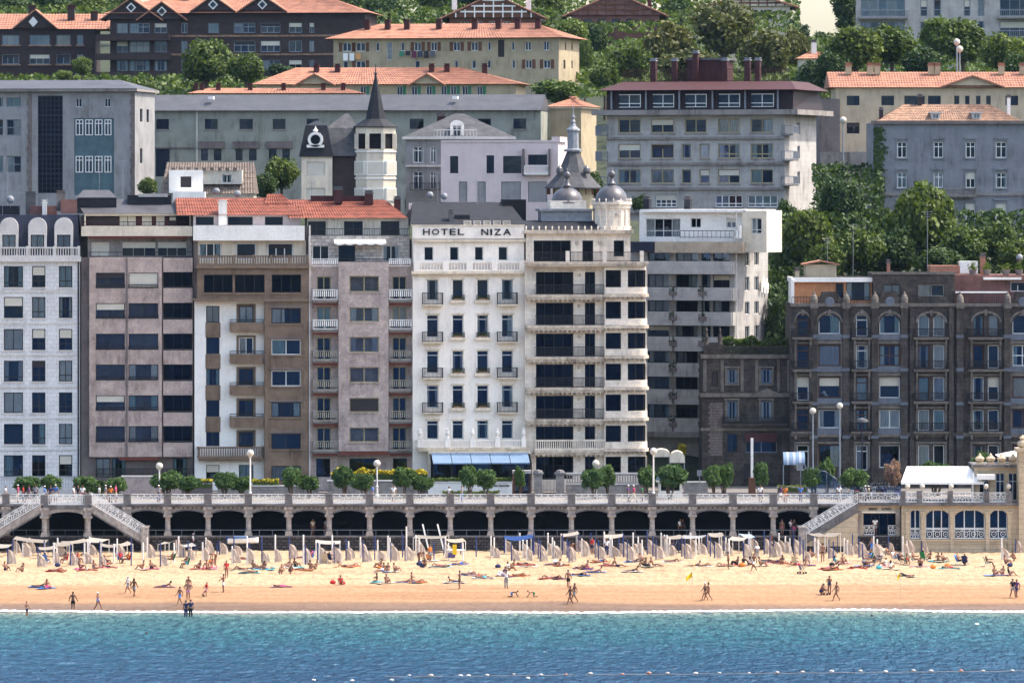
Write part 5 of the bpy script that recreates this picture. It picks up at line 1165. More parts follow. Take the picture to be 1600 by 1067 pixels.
for k in range(9): B.box(268+k*12, 274+k*12, 262.5, 266.2, -.4, .2, 'tile_grey', 'roof_tile')
B.box(270, 320, 300, 312, -3, -.6, 'white_paint', 'parapet')
# ---- turreted villa
B = Bld('turreted_villa', 'white villa with dark mansard and tall black pointed turret spire', 'villa', 545, 622, 0, 335)
B.mass(471, 519, 244, 335, [(479,508,253,274),(479,508,294,315)], 'cream', d=8)
for c,d in ((253,274),(294,315)): B.win(479,508,c,d, fr='frame_white', curt='b')
mb = MB(); a,b,c,e = B.rc((467,521,245,196),0); k=.9
mb.quad((a,-.3,c),(b,-.3,c),(b-k*.8,.5,e),(a+k*.8,.5,e)); mb.quad((b,-.3,c),(b,8,c),(b-k*.8,7,e),(b-k*.8,.5,e)); mb.quad((a,-.3,c),(a+k*.8,.5,e),(a+k*.8,7,e),(a,8,c)); z_=B.z(188); mb.quad((a+k*.8,.5,e),(b-k*.8,.5,e),((a+b)/2,3.5,z_)); mb.quad((b-k*.8,.5,e),(b-k*.8,7,e),((a+b)/2,3.5,z_)); mb.quad((a+k*.8,7,e),(a+k*.8,.5,e),((a+b)/2,3.5,z_)); mb.quad((a,-.3,c),(a,8,c),(b,8,c),(b,-.3,c)); mb.build('mansard_roof','slate',B.root)
mb = MB(); um = B.u(493); z0,z1 = B.z(231),B.z(203); zc = (z0+z1)/2-.1; n=14
for k in range(n):
    a0,a1 = 2*math.pi*k/n, 2*math.pi*(k+1)/n; mb.prism([(um+.85*math.cos(a0),zc+.85*math.sin(a0)),(um+.85*math.cos(a1),zc+.85*math.sin(a1)),(um+.55*math.cos(a1),zc+.55*math.sin(a1)),(um+.55*math.cos(a0),zc+.55*math.sin(a0))],-.45,.6)
mb.box(um-.95,um+.95,-.45,.6,z0,z0+.3); mb.lathe(um,-.1,[(.2,zc+.85),(.3,zc+1.0),(.12,zc+1.2),(.02,zc+1.5)],8); dm = mb.build('dormer','white_paint',B.root)
mb = MB(); mb.prism([(um+.56*math.cos(2*math.pi*k/n),zc+.56*math.sin(2*math.pi*k/n)) for k in range(n)],-.2,-.15); mb.build('pane','glass_dark',dm)
B.mass(518, 556, 243, 335, [], 'brown_brick', y=.8, d=7); mb = MB(); a,b,c,e = B.rc((515,560,244,177),.6); mb.quad((a,.4,c),(b,.4,c),(b,2.2,B.z(200)),(a,2.2,B.z(200))); mb.quad((a-.4,2.2,B.z(200)),(b,2.2,B.z(200)),((a+b)/2+.4,5,e),((a+b)/2,5,e)); mb.quad((b,.4,c),(b,8,c),(b,2.2,B.z(200))); mb.build('roof','slate_grey',B.root)
u, rr_ = B.u(587,1.5), 33.5*622/F
def octo(r, z0, z1, m, name, par=None, r1=None):
    mb = MB(); mb.lathe(u, 1.5, [(r, z0), (r1 if r1 is not None else r, z1)], 8, a0=math.pi/8, a1=math.pi/8+2*math.pi); return mb.build(name, m, par or B.root)
octo(rr_, B.z(335), B.z(233), 'cream', 'turret_wall'); octo(rr_*.9, B.z(233), B.z(209), 'interior_black', 'gallery'); octo(rr_, B.z(209), B.z(199), 'cream', 'turret_band')
for k in range(8):
    a_ = math.pi/8+2*math.pi*k/8; mb = MB(); X,Y = u+rr_*.96*math.cos(a_), 1.5+rr_*.96*math.sin(a_); mb.box(X-.22,X+.22,Y-.22,Y+.22,B.z(233),B.z(209)); mb.build('gallery_post','cream',B.root)
for y_ in (236, 272, 278): octo(rr_*1.05, B.z(y_+2), B.z(y_), 'white_paint', 'string_course')
for y0_,y1_ in ((252,273),(294,315)):
    fw = rr_*.765*2*.72; window_at(B.root, (u-fw/2, 1.5-rr_*.924-.08, B.z(y1_)), fw, B.z(y0_)-B.z(y1_), 1, (), 'frame_white', .1, 'b')
    for s_ in (-1,1):
        a_ = s_*math.pi/4; o = window_at(B.root, (0,0,0), fw*.8, B.z(y0_)-B.z(y1_), 1, (), 'frame_white', .1, 'b'); nx,ny = math.sin(a_), -math.cos(a_); R0 = rr_*.924+.08
        o.location = (u+nx*R0-math.cos(a_)*fw*.4, 1.5+ny*R0-math.sin(a_)*fw*.4, B.z(y1_)); o.rotation_euler = (0,0,a_)
mb = MB(); ze = B.z(198); mb.lathe(u,1.5,[(rr_*1.12,ze-.1),(rr_*1.12,ze),(rr_*.62,B.z(188)),(rr_*.5,B.z(186)),(rr_*.33,B.z(160)),(.12,B.z(119)),(.12,B.z(116)),(.22,B.z(115)),(.06,B.z(112)),(.03,B.z(100))],8,a0=math.pi/8,a1=math.pi/8+2*math.pi); mb.build('spire','slate',B.root)
# ---- grey house with pyramid roof
B = Bld('pyramid_roofed_house', 'grey house with hipped slate roof and white arched dormer', 'house', 715, 634, 0, 345)
B.mass(634, 800, 214, 345, [(645,662,229,255),(645,662,268,297),(672,682,229,255),(672,682,268,297)], 'grey_wall', d=10)
for a,b in ((645,662),(672,682)):
    for c,d in ((229,255),(268,297)): B.win(a,b,c,d, cols=2, rows=(.75,), fr='frame_white', ft=.1, curt='s')
strip(B,628,806,214,218,.5,'stone_pale','cornice'); strip(B,634,700,258,261,.2,'stone_pale'); B.rail(640,688,286,298,-.5,'bars','iron')
mb = MB(); a,b,c,e = B.rc((630,804,214,177),0); mb.quad((a,-.5,c),(b,-.5,c),((a+b)/2+.5,5,e),((a+b)/2-.5,5,e)); mb.quad((b,-.5,c),(b,10.5,c),((a+b)/2+.5,5,e)); mb.quad((a,10.5,c),(a,-.5,c),((a+b)/2-.5,5,e)); mb.quad((b,10.5,c),(a,10.5,c),((a+b)/2-.5,5,e),((a+b)/2+.5,5,e)); mb.build('roof','slate_grey',B.root)
ia,ib,z0 = B.u(707),B.u(721),B.z(215); n=10; um=(ia+ib)/2; zt_=B.z(188); zs2=B.z(196); r=(ib-ia)/2+.25
mb = MB(); mb.prism([(ib,z0),(um+r,z0)]+[(um+r*math.cos(math.pi*k/n),zs2+(zt_-zs2)*math.sin(math.pi*k/n)) for k in range(n+1)]+[(um-r,z0),(ia,z0),(ia,zs2),(ib,zs2)],-.2,1.5); dm=mb.build('dormer','white_paint',B.root); window_at(dm,(ia,.0,z0),ib-ia,zs2-z0,2,(.6,),'frame_white',.08,'n')
B.rail(678,745,203,215,-.45,'bars','frame_white',sp=.35)
for x in (643, 684): chimney(B, x, x+12, 181, 215, 5, 'dark_red') if x > 650 else None
chimney(B, 683, 691, 178, 200, 6, 'slate', 'lead')
# ---- pink modern house
B = Bld('pink_modern_house', 'pale pink flat roofed house with dark square windows', 'house', 785, 620, -8, 345)
wp = [(703,716,244,271),(760,772,243,271),(786,815,244,271),(825,855,242,258)]
B.mass(689, 872, 222, 345, wp+[(717,730,284,316),(746,759,284,316),(783,814,284,316),(825,855,284,316)], 'pink_wall', d=9)
for i,q in enumerate(wp): B.win(*q, cols=[1,1,1,2][i], rows=(.5,) if i == 2 else (), fr='frame_dark', curt='n')
for q in ((717,730),(746,759),(783,814),(825,855)): B.win(q[0],q[1],284,316, cols=1, fr='frame_grey', curt='D'); B.box(q[0]+.8,q[1]-.8,285,316,.1,.14,'grey_wall','shutter')
B.balcony(818,857,271,274,259,out=.9,m='white_paint',style='bars',rm='frame_white'); B.box(816,818,233,275,-.9,-.01,'metal_roof','wing_wall'); B.box(857,859,233,275,-.9,-.01,'metal_roof','wing_wall')
B.box(862,875,214,222.3,0,6,'pink_wall','parapet'); B.box(689,872,219.5,222.2,-.1,9,'pink_wall','coping')
# ---- house with witch-hat slate roof behind the domes
B = Bld('slate_hatted_tower', 'tower with flaring slate roof and tall pale finial behind the two domes', 'tower', 896, 606, 0, 345)
mb = MB(); mb.lathe(0,3.2,[(2.2,B.z(345)),(2.2,B.z(292))],10); mb.build('wall','yellow_wall',B.root); n=10
for k in range(18):
    a_=2*math.pi*k/18; mb = MB(); X,Y = 2.7*math.cos(a_),3.2+2.7*math.sin(a_); mb.box(X-.1,X+.1,Y-.1,Y+.1,B.z(304),B.z(293)); mb.build('eaves_bracket','wood_brown',B.root)
mb = MB(); ze=B.z(293); mb.lathe(0,3.2,[(3.3,ze-.12),(3.3,ze),(2.45,B.z(281)),(1.75,B.z(270)),(1.3,B.z(256)),(.72,B.z(237))],8,a0=math.pi/8,a1=math.pi/8+2*math.pi); mb.build('roof','slate_grey',B.root)
mb = MB(); mb.lathe(0,3.2,[(.95,B.z(237)),(1.0,B.z(234)),(.62,B.z(232)),(.58,B.z(206)),(.75,B.z(204)),(.72,B.z(202)),(.35,B.z(197)),(.2,B.z(192)),(.28,B.z(190)),(.12,B.z(186)),(.22,B.z(183)),(.08,B.z(178)),(.02,B.z(163))],8); mb.build('finial','lead_light',B.root)
for s_ in (-1,1):
    mb = MB(); mb.lathe(s_*1.45,1.7,[(.3,B.z(272)),(.42,B.z(268)),(.34,B.z(263)),(.02,B.z(258))],8); mb.build('dormer','lead',B.root)
# ---- cream block behind
B = Bld('cream_block', 'plain cream block with small tiled roof beside the metal roofed building', 'building', 892, 676, -14, 300)
B.mass(859, 908, 167, 300, [], 'yellow_wall', d=8); hip_roof(B, 859, 908, 167, 150, 0, 8, 3, 'terracotta_pale'); B.box(857,911,166,170,-.3,8.3,'cream','eaves')
# ---- five storey block
B = Bld('five_storey_block', 'five storey concrete block with dark red mansard and rooftop chimneys', 'building', 1090, 652, -17, 345)
cx = [(966,1001),(1017,1053),(1070,1104),(1122,1156),(1173,1208)]; mid3 = [cx[0],cx[1],(1065,1080),(1093,1109),cx[3],cx[4]]
R1 = [(186,208,cx),(225,248,mid3),(265,287,mid3),(305,324,[(985,1020),(1024,1057),(1117,1160),(1168,1215)])]
sdw = [(6,7.2,190,210),(6,7.2,228,248),(6,7.2,268,288)]
B.mass(948, 1226, 179, 345, [(a,b,c,d) for c,d,q in R1 for a,b in q], 'concrete_light', d=15, sideops=sdw)
for i,(c,d,q) in enumerate(R1):
    for a,b in q: B.win(a,b,c,d, cols=1 if b-a < 20 else (4 if i == 3 else 2), rows=(.3,) if (i == 1 and a > 1110) or i == 3 else (), fr='frame_ochre' if i < 3 else 'frame_white', ft=.11); strip(B,a-1.5,b+1.5,d+.5,d+2.3,.1,'concrete_grey','sill')
    strip(B, 948, 1226, d+6, d+10, .3, 'concrete_grey')
for p,q,c,d in sdw: B.sidewin(p,q,c,d,1226,cols=1,fr='frame_white',curt='n')
for d in (209, 249, 288):
    a,b,z0,z1 = B.rc((1221,1240,d-16,d+1),-.2); mb = MB(); mb.box(a,b,-.4,2.4,z0-.15,z0); o = mb.build('balcony','concrete_grey',B.root); obj('railing', m_rail(b-a,1.0,'bars','frame_grey',.14,2.4),o,(a,-.35,z0))
    a,b,z0,z1 = B.rc((931,949,d-16,d+1),-.2); mb = MB(); mb.box(a,b,-.4,2.4,z0-.15,z0); o = mb.build('balcony','concrete_grey',B.root); obj('railing', m_rail(b-a,1.0,'bars','frame_grey',.14,2.4),o,(a,-.35,z0))
B.box(924, 1246, 172, 180, -1.3, 16, 'concrete_grey', 'slab'); a,b,z0,z1 = B.rc((946,1238,172,139),0)
mb = MB(); k=.7; ops = [B.rc(q,0) for q in [(965,1001,147,168),(1018,1053,147,168),(1069,1104,147,168),(1121,1156,147,168),(1172,1209,147,168)]]
sheet(mb, a, b, z0, z1, ops, lambda u_,dd,z: (u_, .3+dd+(z-z0)*.12, z), .3, 0, 1, .8); mb.quad((b,.3,z0),(b,15,z0),(b-.6,14.6,z1),(b-.0,.55,z1)); mb.quad((a,.3,z0),(a,.55,z1),(a,14.6,z1),(a,15,z0)); mb.quad((a,.55,z1),(b,.55,z1),(b,14.6,z1),(a,14.6,z1)); mb.build('mansard',['mansard_brown','interior_black'],B.root)
for q in [(965,1001),(1018,1053),(1069,1104),(1121,1156),(1172,1209)]: B.win(q[0],q[1],147,168,y=.45,dep=.1,cols=2,rows=(.3,),fr='frame_white',ft=.09,curt='n')
for x in (955, 1009, 1061, 1113, 1164, 1215): B.box(x-1,x+1,141,171,.0,.3,'frame_grey','post')
mb = MB(); a,b,z0,z1 = B.rc((934,1244,141,127),-.6); mb.quad((a,-.7,z0),(b,-.7,z0),(b-1.6,3.5,z1),(a+1.8,3.5,z1)); mb.quad((b,-.7,z0),(b,15.5,z0),(b-1.6,11.5,z1),(b-1.6,3.5,z1)); mb.quad((a,-.7,z0),(a+1.8,3.5,z1),(a+1.8,11.5,z1),(a,15.5,z0)); mb.quad((a+1.8,3.5,z1),(b-1.6,3.5,z1),(b-1.6,11.5,z1),(a+1.8,11.5,z1)); mb.quad((a,-.7,z0-.05),(b,-.7,z0-.05),(b,15.5,z0-.05),(a,15.5,z0-.05)); mb.build('roof','dark_red',B.root)
B.rail(973, 1232, 107, 127, 4.0, 'bars', 'dark_red', sp=.22); B.mass(1073, 1132, 92, 128, [], 'dark_red', y=6, d=4); B.box(1069,1136,89.5,92.4,5.7,10.3,'lead','hut_roof')
for x in (1020, 1053, 1132, 1167, 1183, 1086): chimney(B, x-4, x+4, 94 if x != 1086 else 82, 127, 5, 'dark_red', 'lead_light')
# ---- yellow building with tiled roof, right
B = Bld('tiled_yellow_block', 'yellow block with orange tiled roof and small gable at upper right', 'building', 1450, 690, 0, 262)
wt = [(1323,1343),(1377,1397),(1413,1445),(1450,1470),(1491,1499),(1508,1515),(1525,1532),(1541,1548),(1571,1591)]
B.mass(1306, 1660, 136, 262, [(a,b,150,165) for a,b in wt]+[(1323,1343,192,209),(1377,1397,192,209)], 'ochre_wall', d=11)
for a,b in wt: B.win(a,b,150,165, cols=2 if b-a > 10 else 1, fr='frame_dark', curt='n')
for a,b in ((1323,1343),(1377,1397)): B.win(a,b,192,209, fr='frame_dark')
hip_roof(B, 1302, 1660, 137, 111, 0, 11, 0, 'terracotta_pale'); gable(B, 1474, 1566, 134, 120, -.3, 'ochre_wall', 'terracotta_pale', 4)
for x in (1326, 1360, 1371, 1455, 1465, 1565, 1598): chimney(B, x-4.5, x+4.5, 102, 116, 4, 'yellow_wall', 'terracotta_pale')
MB().box(B.u(1280), B.u(1312), -.5, 8, -3, B.z(155)).build('annex','concrete_dark',B.root)
MB().box(B.u(1280), B.u(1375), -3, -1.5, -4, B.z(238)).build('retaining_wall','concrete_grey',B.root)
# ---- blue-grey house, right
B = Bld('blue_grey_villa', 'large blue grey rendered house with old tiled roof above the trees', 'house', 1490, 637, 0, 370)
bc = [(1402,1417),(1459,1474),(1509,1524),(1556,1573),(1612,1628)]; br = [(222,247),(270,294),(318,343)]
B.mass(1364, 1660, 192, 370, [(a,b,c,d) for a,b in bc for c,d in br], 'blue_grey_wall', d=12)
for i,(c,d) in enumerate(br):
    for j,(a,b) in enumerate(bc):
        B.win(a,b,c,d, cols=2, rows=(.7,), fr='frame_white', ft=.09, curt='n' if i == 0 else None)
        strip(B,a-3,b+3,c-7,c-4.5,.15,'blue_grey_wall','hood'); strip(B,a-3,b+3,d,d+2,.15,'blue_grey_wall','sill'); strip(B,a-2.5,a-.3,c-4.4,d,.06,'blue_grey_wall','surround'); strip(B,b+.3,b+2.5,c-4.4,d,.06,'blue_grey_wall','surround')
strip(B,1361,1660,189,194,.4,'concrete_dark','cornice'); strip(B,1364,1660,302,306,.15,'concrete_grey'); B.balcony(1474,1526,305,309,294,out=.9,m='concrete_grey',style='stone',rm='concrete_grey')
hip_roof(B, 1376, 1592, 189, 162, .5, 10, 3.2, 'terracotta_old', over=.2, pitch=.3)
for x in (1462, 1526):
    a,b,z0,z1 = B.rc((x-7,x+7,187,177),1); mb = MB(); mb.box(a,b,.9,3,z0,z1); mb.box(a-.15,b+.15,.6,3.2,z1,z1+.15); dm = mb.build('dormer','stone_pale',B.root); window_at(dm,(a+.15,.82,z0+.1),b-a-.3,z1-z0-.15,2,(),'frame_white',.06,'n')
chimney(B,1434,1441,151,172,5,'brown_brick','lead'); chimney(B,1374,1380,172,190,3,'brown_brick'); chimney(B,1574,1579,152,180,5,'white_paint')
# ivy
pr = random.Random(2); mb = MB()
for k in range(900):
    x = B.u(1366+abs(pr.gauss(0,7))); z_ = B.z(pr.uniform(200,360)); s_ = pr.uniform(.1,.22); y_ = -pr.uniform(.02,.2); mb.quad((x-s_,y_,z_),(x,y_-.08,z_-s_),(x+s_,y_,z_),(x,y_-.05,z_+s_))
mb.build('ivy','leaf_dark',B.root)
# ---- yellow apartment house with laundry
B = Bld('yellow_shuttered_house', 'long yellow house with brown shutters, laundry lines and orange tiled roof', 'building', 700, 770, -13, 175)
yw = [(535,549),(556,571),(587,593),(626,632),(647,658),(673,683),(708,719),(736,747),(762,767),(799,804),(820,830),(849,858)]
lw = [(536,544),(556,571),(648,656),(710,716),(737,744),(761,767),(800,805),(821,831),(849,860)]
B.mass(521, 873, 58, 190, [(a,b,66,80) for a,b in yw]+[(a,b,95,108) for a,b in lw]+[(604,613,66,94),(778,788,63,90)], 'yellow_wall', d=13, arch=[(a,b,66,80) for a,b in yw if b-a > 8], sideops=[(4,4.8,66,78),(8,8.8,66,78),(3,4.2,94,108),(8,8.8,94,106)])
for a,b in yw: B.win(a,b,66,80, cols=2 if b-a > 8 else 1, fr='frame_white', ft=.08, curt='n')
for a,b in lw: B.win(a,b,95,108, cols=2 if b-a > 8 else 1, fr='frame_white', ft=.08, curt='n')
B.win(604,613,66,94,cols=1,rows=(.33,.66),fr='frame_white',curt='f'); B.win(778,788,63,90,cols=1,curt='D')
for a,b in ((535,549),(556,571),(647,658),(673,683),(708,719),(736,747)):
    for x in (a-5.5, b+.6): strip(B,x,x+4.9,66,80,.08,'wood_brown','shutter')
for a,b in ((556,571),(821,831),(849,860)):
    for x in (a-5.5, b+.6): strip(B,x,x+4.9,94,108,.08,'wood_brown','shutter')
hip_roof(B, 518, 876, 60, 35, 0, 13, 6, 'terracotta_pale', over=.8, pitch=.4)
for x in (573, 605, 635, 685, 741, 778, 808, 840): chimney(B, x-4, x+4, 33, 47, 3.5, 'dark_red', 'dark_red')
pr = random.Random(6)
for x0_,x1_,y_,cs in ((536,566,83,[(.8,.8,.78),(.75,.75,.72),(.6,.3,.12)]),(624,682,80,[(.05,.2,.12),(.03,.03,.04),(.12,.03,.06),(.05,.06,.09),(.03,.03,.03),(.1,.1,.12)])):
    n = len(cs); a,b,_,z1 = B.rc((x0_,x1_,y_,y_+10),-.6)
    for k,cc in enumerate(cs):
        w_ = (b-a)/n; h_ = pr.uniform(.6,1.1); mb = MB(); mb.box(0,w_*.75,-.02,.02,-h_,0); mb.build('laundry','objcol',B.root,(a+w_*k,-.6,z1),color=cc)
# ---- orange roofs in the middle
B = Bld('green_shuttered_house', 'house with long orange roof, two pediments and green shutters', 'building', 610, 722, -6, 175)
B.mass(400, 806, 131, 175, [(a,a+9,135,150) for a in (563,620,643,666,689,704,722,745)], 'yellow_wall', d=12)
for i,a in enumerate((563,620,643,666,689,704,722,745)):
    B.win(a,a+9,135,150,fr='frame_white',curt='n'); mt_ = cached('gshut', lambda: mat('shutter_green',(.03,.16,.09),.7,bump=0))
    strip(B,a+9.4,a+14,135,150,.08,'shutter_green','shutter')
hip_roof(B, 400, 812, 132, 104, 0, 12, 9, 'terracotta_pale', over=.6, pitch=.4, inl=5)
for x0_,x1_ in ((462,522),(641,694)): gable(B, x0_, x1_, 132, 117, -.4, 'yellow_wall', 'terracotta_pale', 5)
for x in (494, 527, 674, 698, 757): chimney(B, x-4, x+4, 103, 117, 4, 'dark_red', 'dark_red')
B = Bld('low_tiled_house', 'low orange tiled roof just above the metal roof at left', 'house', 410, 705, 0, 175)
B.mass(300, 560, 146, 175, [], 'yellow_wall', d=8); hip_roof(B, 300, 562, 146, 137, 0, 8, 2.5, 'terracotta_pale', over=.5, pitch=.4)
for x in (286+20, 315, 341, 391, 443, 505, 536): chimney(B, x-3.5, x+3.5, 134, 146, 2, 'dark_red', 'dark_red')
# ---- brown brick terraces, upper left
B = Bld('brown_brick_terrace', 'long dark brick terrace with stepped gables and diamond windows, upper left', 'building', 370, 850, -6, 175)
rB = [(36,52),(64,82),(94,111)]; cB = [(182,200),(202,234),(241,261),(283,293),(325,342),(365,399),(407,438),(451,472),(483,491)]
B.mass(172, 570, 20, 185, [(a,b,c,d) for a,b in cB for c,d in rB], 'brown_brick', d=14)
for a,b in cB:
    for c,d in rB: B.win(a,b,c,d, cols=3 if b-a > 25 else 2, rows=(.6,) if b-a > 25 else (), fr='frame_grey', ft=.1, glass='glass'); strip(B,a-2,b+2,d,d+2,.2,'brown_brick','sill')
for c,d in rB: a,b,z0,z1 = B.rc((150,265,d+2,d+12),-1.6); MB().box(a,b,-1.8,-.003,z0,z1).build('balcony','brown_brick',B.root)
strip(B,172,570,55,58,.1,'terracotta_old'); strip(B,172,570,84,87,.1,'terracotta_old')
hip_roof(B, 172, 570, 21, -8, 0, 14, 8, 'terracotta_pale', over=.9, pitch=.45)
for x0_,x1_,yp in ((158,252,-2),(216,290,4),(300,366,-6),(374,446,-6)):
    g = gable(B, x0_, x1_, 30 if x0_ < 300 else 17, yp, -.6, 'brown_brick', 'terracotta_pale', 6); um = B.u((x0_+x1_)/2,-.6); z_ = B.z(yp+14); mb = MB(); mb.prism([(um,z_-.75),(um+.75,z_),(um,z_+.75),(um-.75,z_)],-.75,-.6); d_ = mb.build('diamond_window','frame_white',g); mb = MB(); mb.prism([(um,z_-.5),(um+.5,z_),(um,z_+.5),(um-.5,z_)],-.77,-.75); mb.build('pane','glass_dark',d_)
for x in (290, 508): chimney(B, x-5, x+5, -6, 10, 5, 'brown_brick', 'dark_red')
B = Bld('small_brick_terrace', 'dark brick gabled house with orange roof at the far upper left', 'house', 70, 862, 0, 175)
cA = [(-32,-6),(3,30),(46,78),(88,110),(120,130)]; rA = [(55,71),(85,101)]
B.mass(-50, 148, 46, 185, [(a,b,c,d) for a,b in cA for c,d in rA], 'brown_brick', d=12)
for a,b in cA:
    for c,d in rA: B.win(a,b,c,d, cols=3 if b-a > 24 else 2, fr='frame_grey', ft=.1); strip(B,a-2,b+2,d,d+2,.3,'terracotta_old','sill')
hip_roof(B, -50, 170, 46, 20, 0, 12, 0, 'terracotta_pale', over=.5, pitch=.45); g = gable(B, 22, 88, 44, 17, -.8, 'brown_brick', 'terracotta_pale', 6)
um = B.u(52,-.8); z_ = B.z(35); mb = MB(); mb.prism([(um,z_-.8),(um+.7,z_),(um,z_+.8),(um-.7,z_)],-.95,-.8); mb.build('diamond_window','frame_white',g)
for x in (50, 111, 147): chimney(B, x-5.5, x+5.5, 11 if x < 140 else 21, 32, 3, 'brown_brick', 'dark_red')
# ---- chalets and blocks on the crest
def chalet(label, x0, x1, ye, yp, wallm, D, timb, yb, name='chalet'):
    B = Bld(name, label, 'house', (x0+x1)/2, D, 0, 140); B.mass(x0+12, x1-12, ye, 140, [(x0+30+k*22, x0+42+k*22, ye+6, ye+20) for k in range(int((x1-x0-60)/22))], wallm, d=9)
    for k in range(int((x1-x0-60)/22)): B.win(x0+30+k*22, x0+42+k*22, ye+6, ye+20, fr='frame_white' if timb == 'white_paint' else 'frame_dark', curt='n')
    g = gable(B, x0, x1, ye, yp, -.5, wallm, 'terracotta_pale', 10); h = ye-yp
    for k in range(1, 4): hw_ = (x1-x0)/2*(1-k/4); xm = (x0+x1)/2; strip(B, xm-hw_*.86, xm+hw_*.86, ye-h*k/4-1.2, ye-h*k/4+1.2, .12, timb, 'timber', -.5)
    for k in range(-4, 5): xm = (x0+x1)/2+k*(x1-x0)/11; hh = h*(1-abs(k)*2/11)*.75; strip(B, xm-1, xm+1, ye-hh, ye, .15, timb, 'timber', -.5)
    return B
B = chalet('white timbered chalet gable on the crest, top centre', 690, 852, 28, -8, 'wood_brown', 880, 'white_paint', 60); chimney(B, 706, 714, -12, 15, 2, 'white_paint'); chimney(B, 822, 830, -12, 15, 2, 'white_paint')
B = chalet('red half timbered chalet on the crest right of centre', 882, 1042, 24, -10, 'red_wall', 885, 'wood_brown', 70); chimney(B, 1012, 1018, -6, 12, 2, 'dark_red')
B = chalet('house with wide red roof half hidden by the crest trees', 1098, 1246, 10, -10, 'cream', 900, 'wood_brown', 60)
B = Bld('hilltop_apartment_block', 'grey balconied apartment block at the top right corner', 'building', 1480, 880, -6, 130)
cc_ = [(1345,1414),(1438,1449),(1459,1470),(1506,1516),(1528,1538),(1562,1640)]
B.mass(1337, 1650, -20, 140, [(a,b,c,d) for a,b in cc_ for c,d in ((0,26),(34,58))], 'concrete_light', d=12)
for a,b in cc_:
    for c,d in ((0,26),(34,58)): B.win(a,b,c,d, cols=5 if b-a > 30 else 1, rows=(.4,), fr='frame_grey', ft=.1)
for a,b in ((1340,1418),(1558,1640)):
    for d in (28, 60): B.balcony(a,b,d,d+3,d-11,out=1.2,m='concrete_grey',rm='frame_grey',sp=.3)
# ---- small roof and chimney peeping out of the trees
B = Bld('roof_in_trees', 'small red roof with a white chimney peeping out of the trees', 'house', 1272, 760, 0, 130); B.mass(1250,1300,92,130,[],'cream',d=6); hip_roof(B,1250,1300,92,80,0,6,2,'terracotta_pale'); chimney(B,1268,1276,66,88,2,'white_paint')

# ================================================================ trees
def crown_mesh(name, seed, Rr, hz, lobes, per, leaf, lm, trunk_h, lean=0.0, lr=(.24,.42), asp=.75):
    pr = random.Random(seed); mb = MB(); cs = []
    for k in range(lobes):
        while True:
            p = Vector((pr.uniform(-1,1), pr.uniform(-1,1), pr.uniform(-1,1)))
            if p.length < 1: break
        t_ = p.length; p = p*(.78 if t_ > .5 else 1.0)
        c = Vector((p.x*Rr*.75, p.y*Rr*.75, trunk_h+hz+p.z*hz*.72)); cs.append((c, Rr*pr.uniform(*lr)))
    for c, r in cs:
        for _ in range(per):
            n = Vector((pr.gauss(0,1), pr.gauss(0,1), pr.gauss(0,1)+.25)).normalized(); q = c + n*r*(pr.random()**.35)*Vector((1,1,.8)).length*.62*pr.uniform(.85,1.25)
            s_ = leaf*pr.uniform(.6,1.4); nn = (n*.6+Vector((pr.gauss(0,1),pr.gauss(0,1),pr.gauss(0,1)))*.55).normalized()
            u_ = nn.cross(Vector((pr.gauss(0,1),pr.gauss(0,1),pr.gauss(0,1)))).normalized()*s_; v_ = nn.cross(u_.normalized())*s_*asp
            mb.quad(q-u_, q-v_, q+u_*.9, q+v_)
    crown = mb.mesh(name+'_crown', lm)
    mb = MB()
    if asp < .5:
        for k in range(3): c = cs[k][0]; mb.tube([(.12*(k-1),.1*(k%2),-.3),(c.x*.35+lean*.3,c.y*.35,trunk_h*.8),tuple(c)],[Rr*.06,Rr*.045,Rr*.015],6)
    mb.tube([(0,0,-1.5),(lean*.4,0,trunk_h*.6),(lean,0,trunk_h+hz*.6),(lean,0,trunk_h+hz*1.3)], [Rr*.085,Rr*.065,Rr*.045,Rr*.015], 7)
    for c, r in cs[:7]: mb.tube([(lean*.5,0,trunk_h+hz*pr.uniform(-.1,.5)), tuple(c*.5+Vector((lean*.3,0,(trunk_h+hz*.5)*.5))), tuple(c)], [Rr*.035,Rr*.02,Rr*.008], 5)
    return crown, mb.mesh(name+'_trunk', 'bark')
KT = {}
for kn, lm, sd_ in (('leaf','leaf',1),('dark','leaf_dark',2),('light','leaf_light',3),('olive','leaf_olive',4)):
    for v in range(3): KT[kn, v] = crown_mesh(kn, sd_*10+v, 4.0, 3.4, 44, 170, .23, lm, 2.2, lr=(.16,.34))
for v in range(2): KT['pine', v] = crown_mesh('pine', 70+v, 2.6, 5.0, 26, 220, .24, 'leaf_dark', 2.5)
tcount = 0
def tree(x, y, rx, ry, D, kind, label, group='trees on the hillside', name='tree'):
    """crown centred at pixel x, y with half-width rx and half-height ry pixels"""
    global tcount
    tcount += 1; v = tcount % (2 if kind == 'pine' else 3); cr_, tk = KT[kind, v]; k = D/F
    r0, h0 = (2.6, 5.0) if kind == 'pine' else (4.0, 3.4); sx_ = rx*k/r0/.92; sz = ry*k/h0/.92
    zc = PZ(y, D); th = 2.5 if kind == 'pine' else 2.2; base = zc-(th+h0)*sz
    o = empty(name, (PX(x, D), D, base), (tcount*2.4) % 6.28, label, 'tree', group); o.scale = (sx_, sx_, sz)
    obj('crown', cr_, o); obj('trunk', tk, o); return o
NEAR = 'leafy green tree between the concrete block and the dark stone houses'
for q in ((1262,375,50,55,613,'leaf'),(1316,318,44,50,624,'dark'),(1347,392,52,45,609,'leaf'),(1290,412,36,38,606,'leaf'),(1228,345,22,40,622,'dark'),(1222,425,24,48,612,'dark'),(1215,500,20,48,603,'dark')): tree(*q, NEAR, 'trees between the blocks')
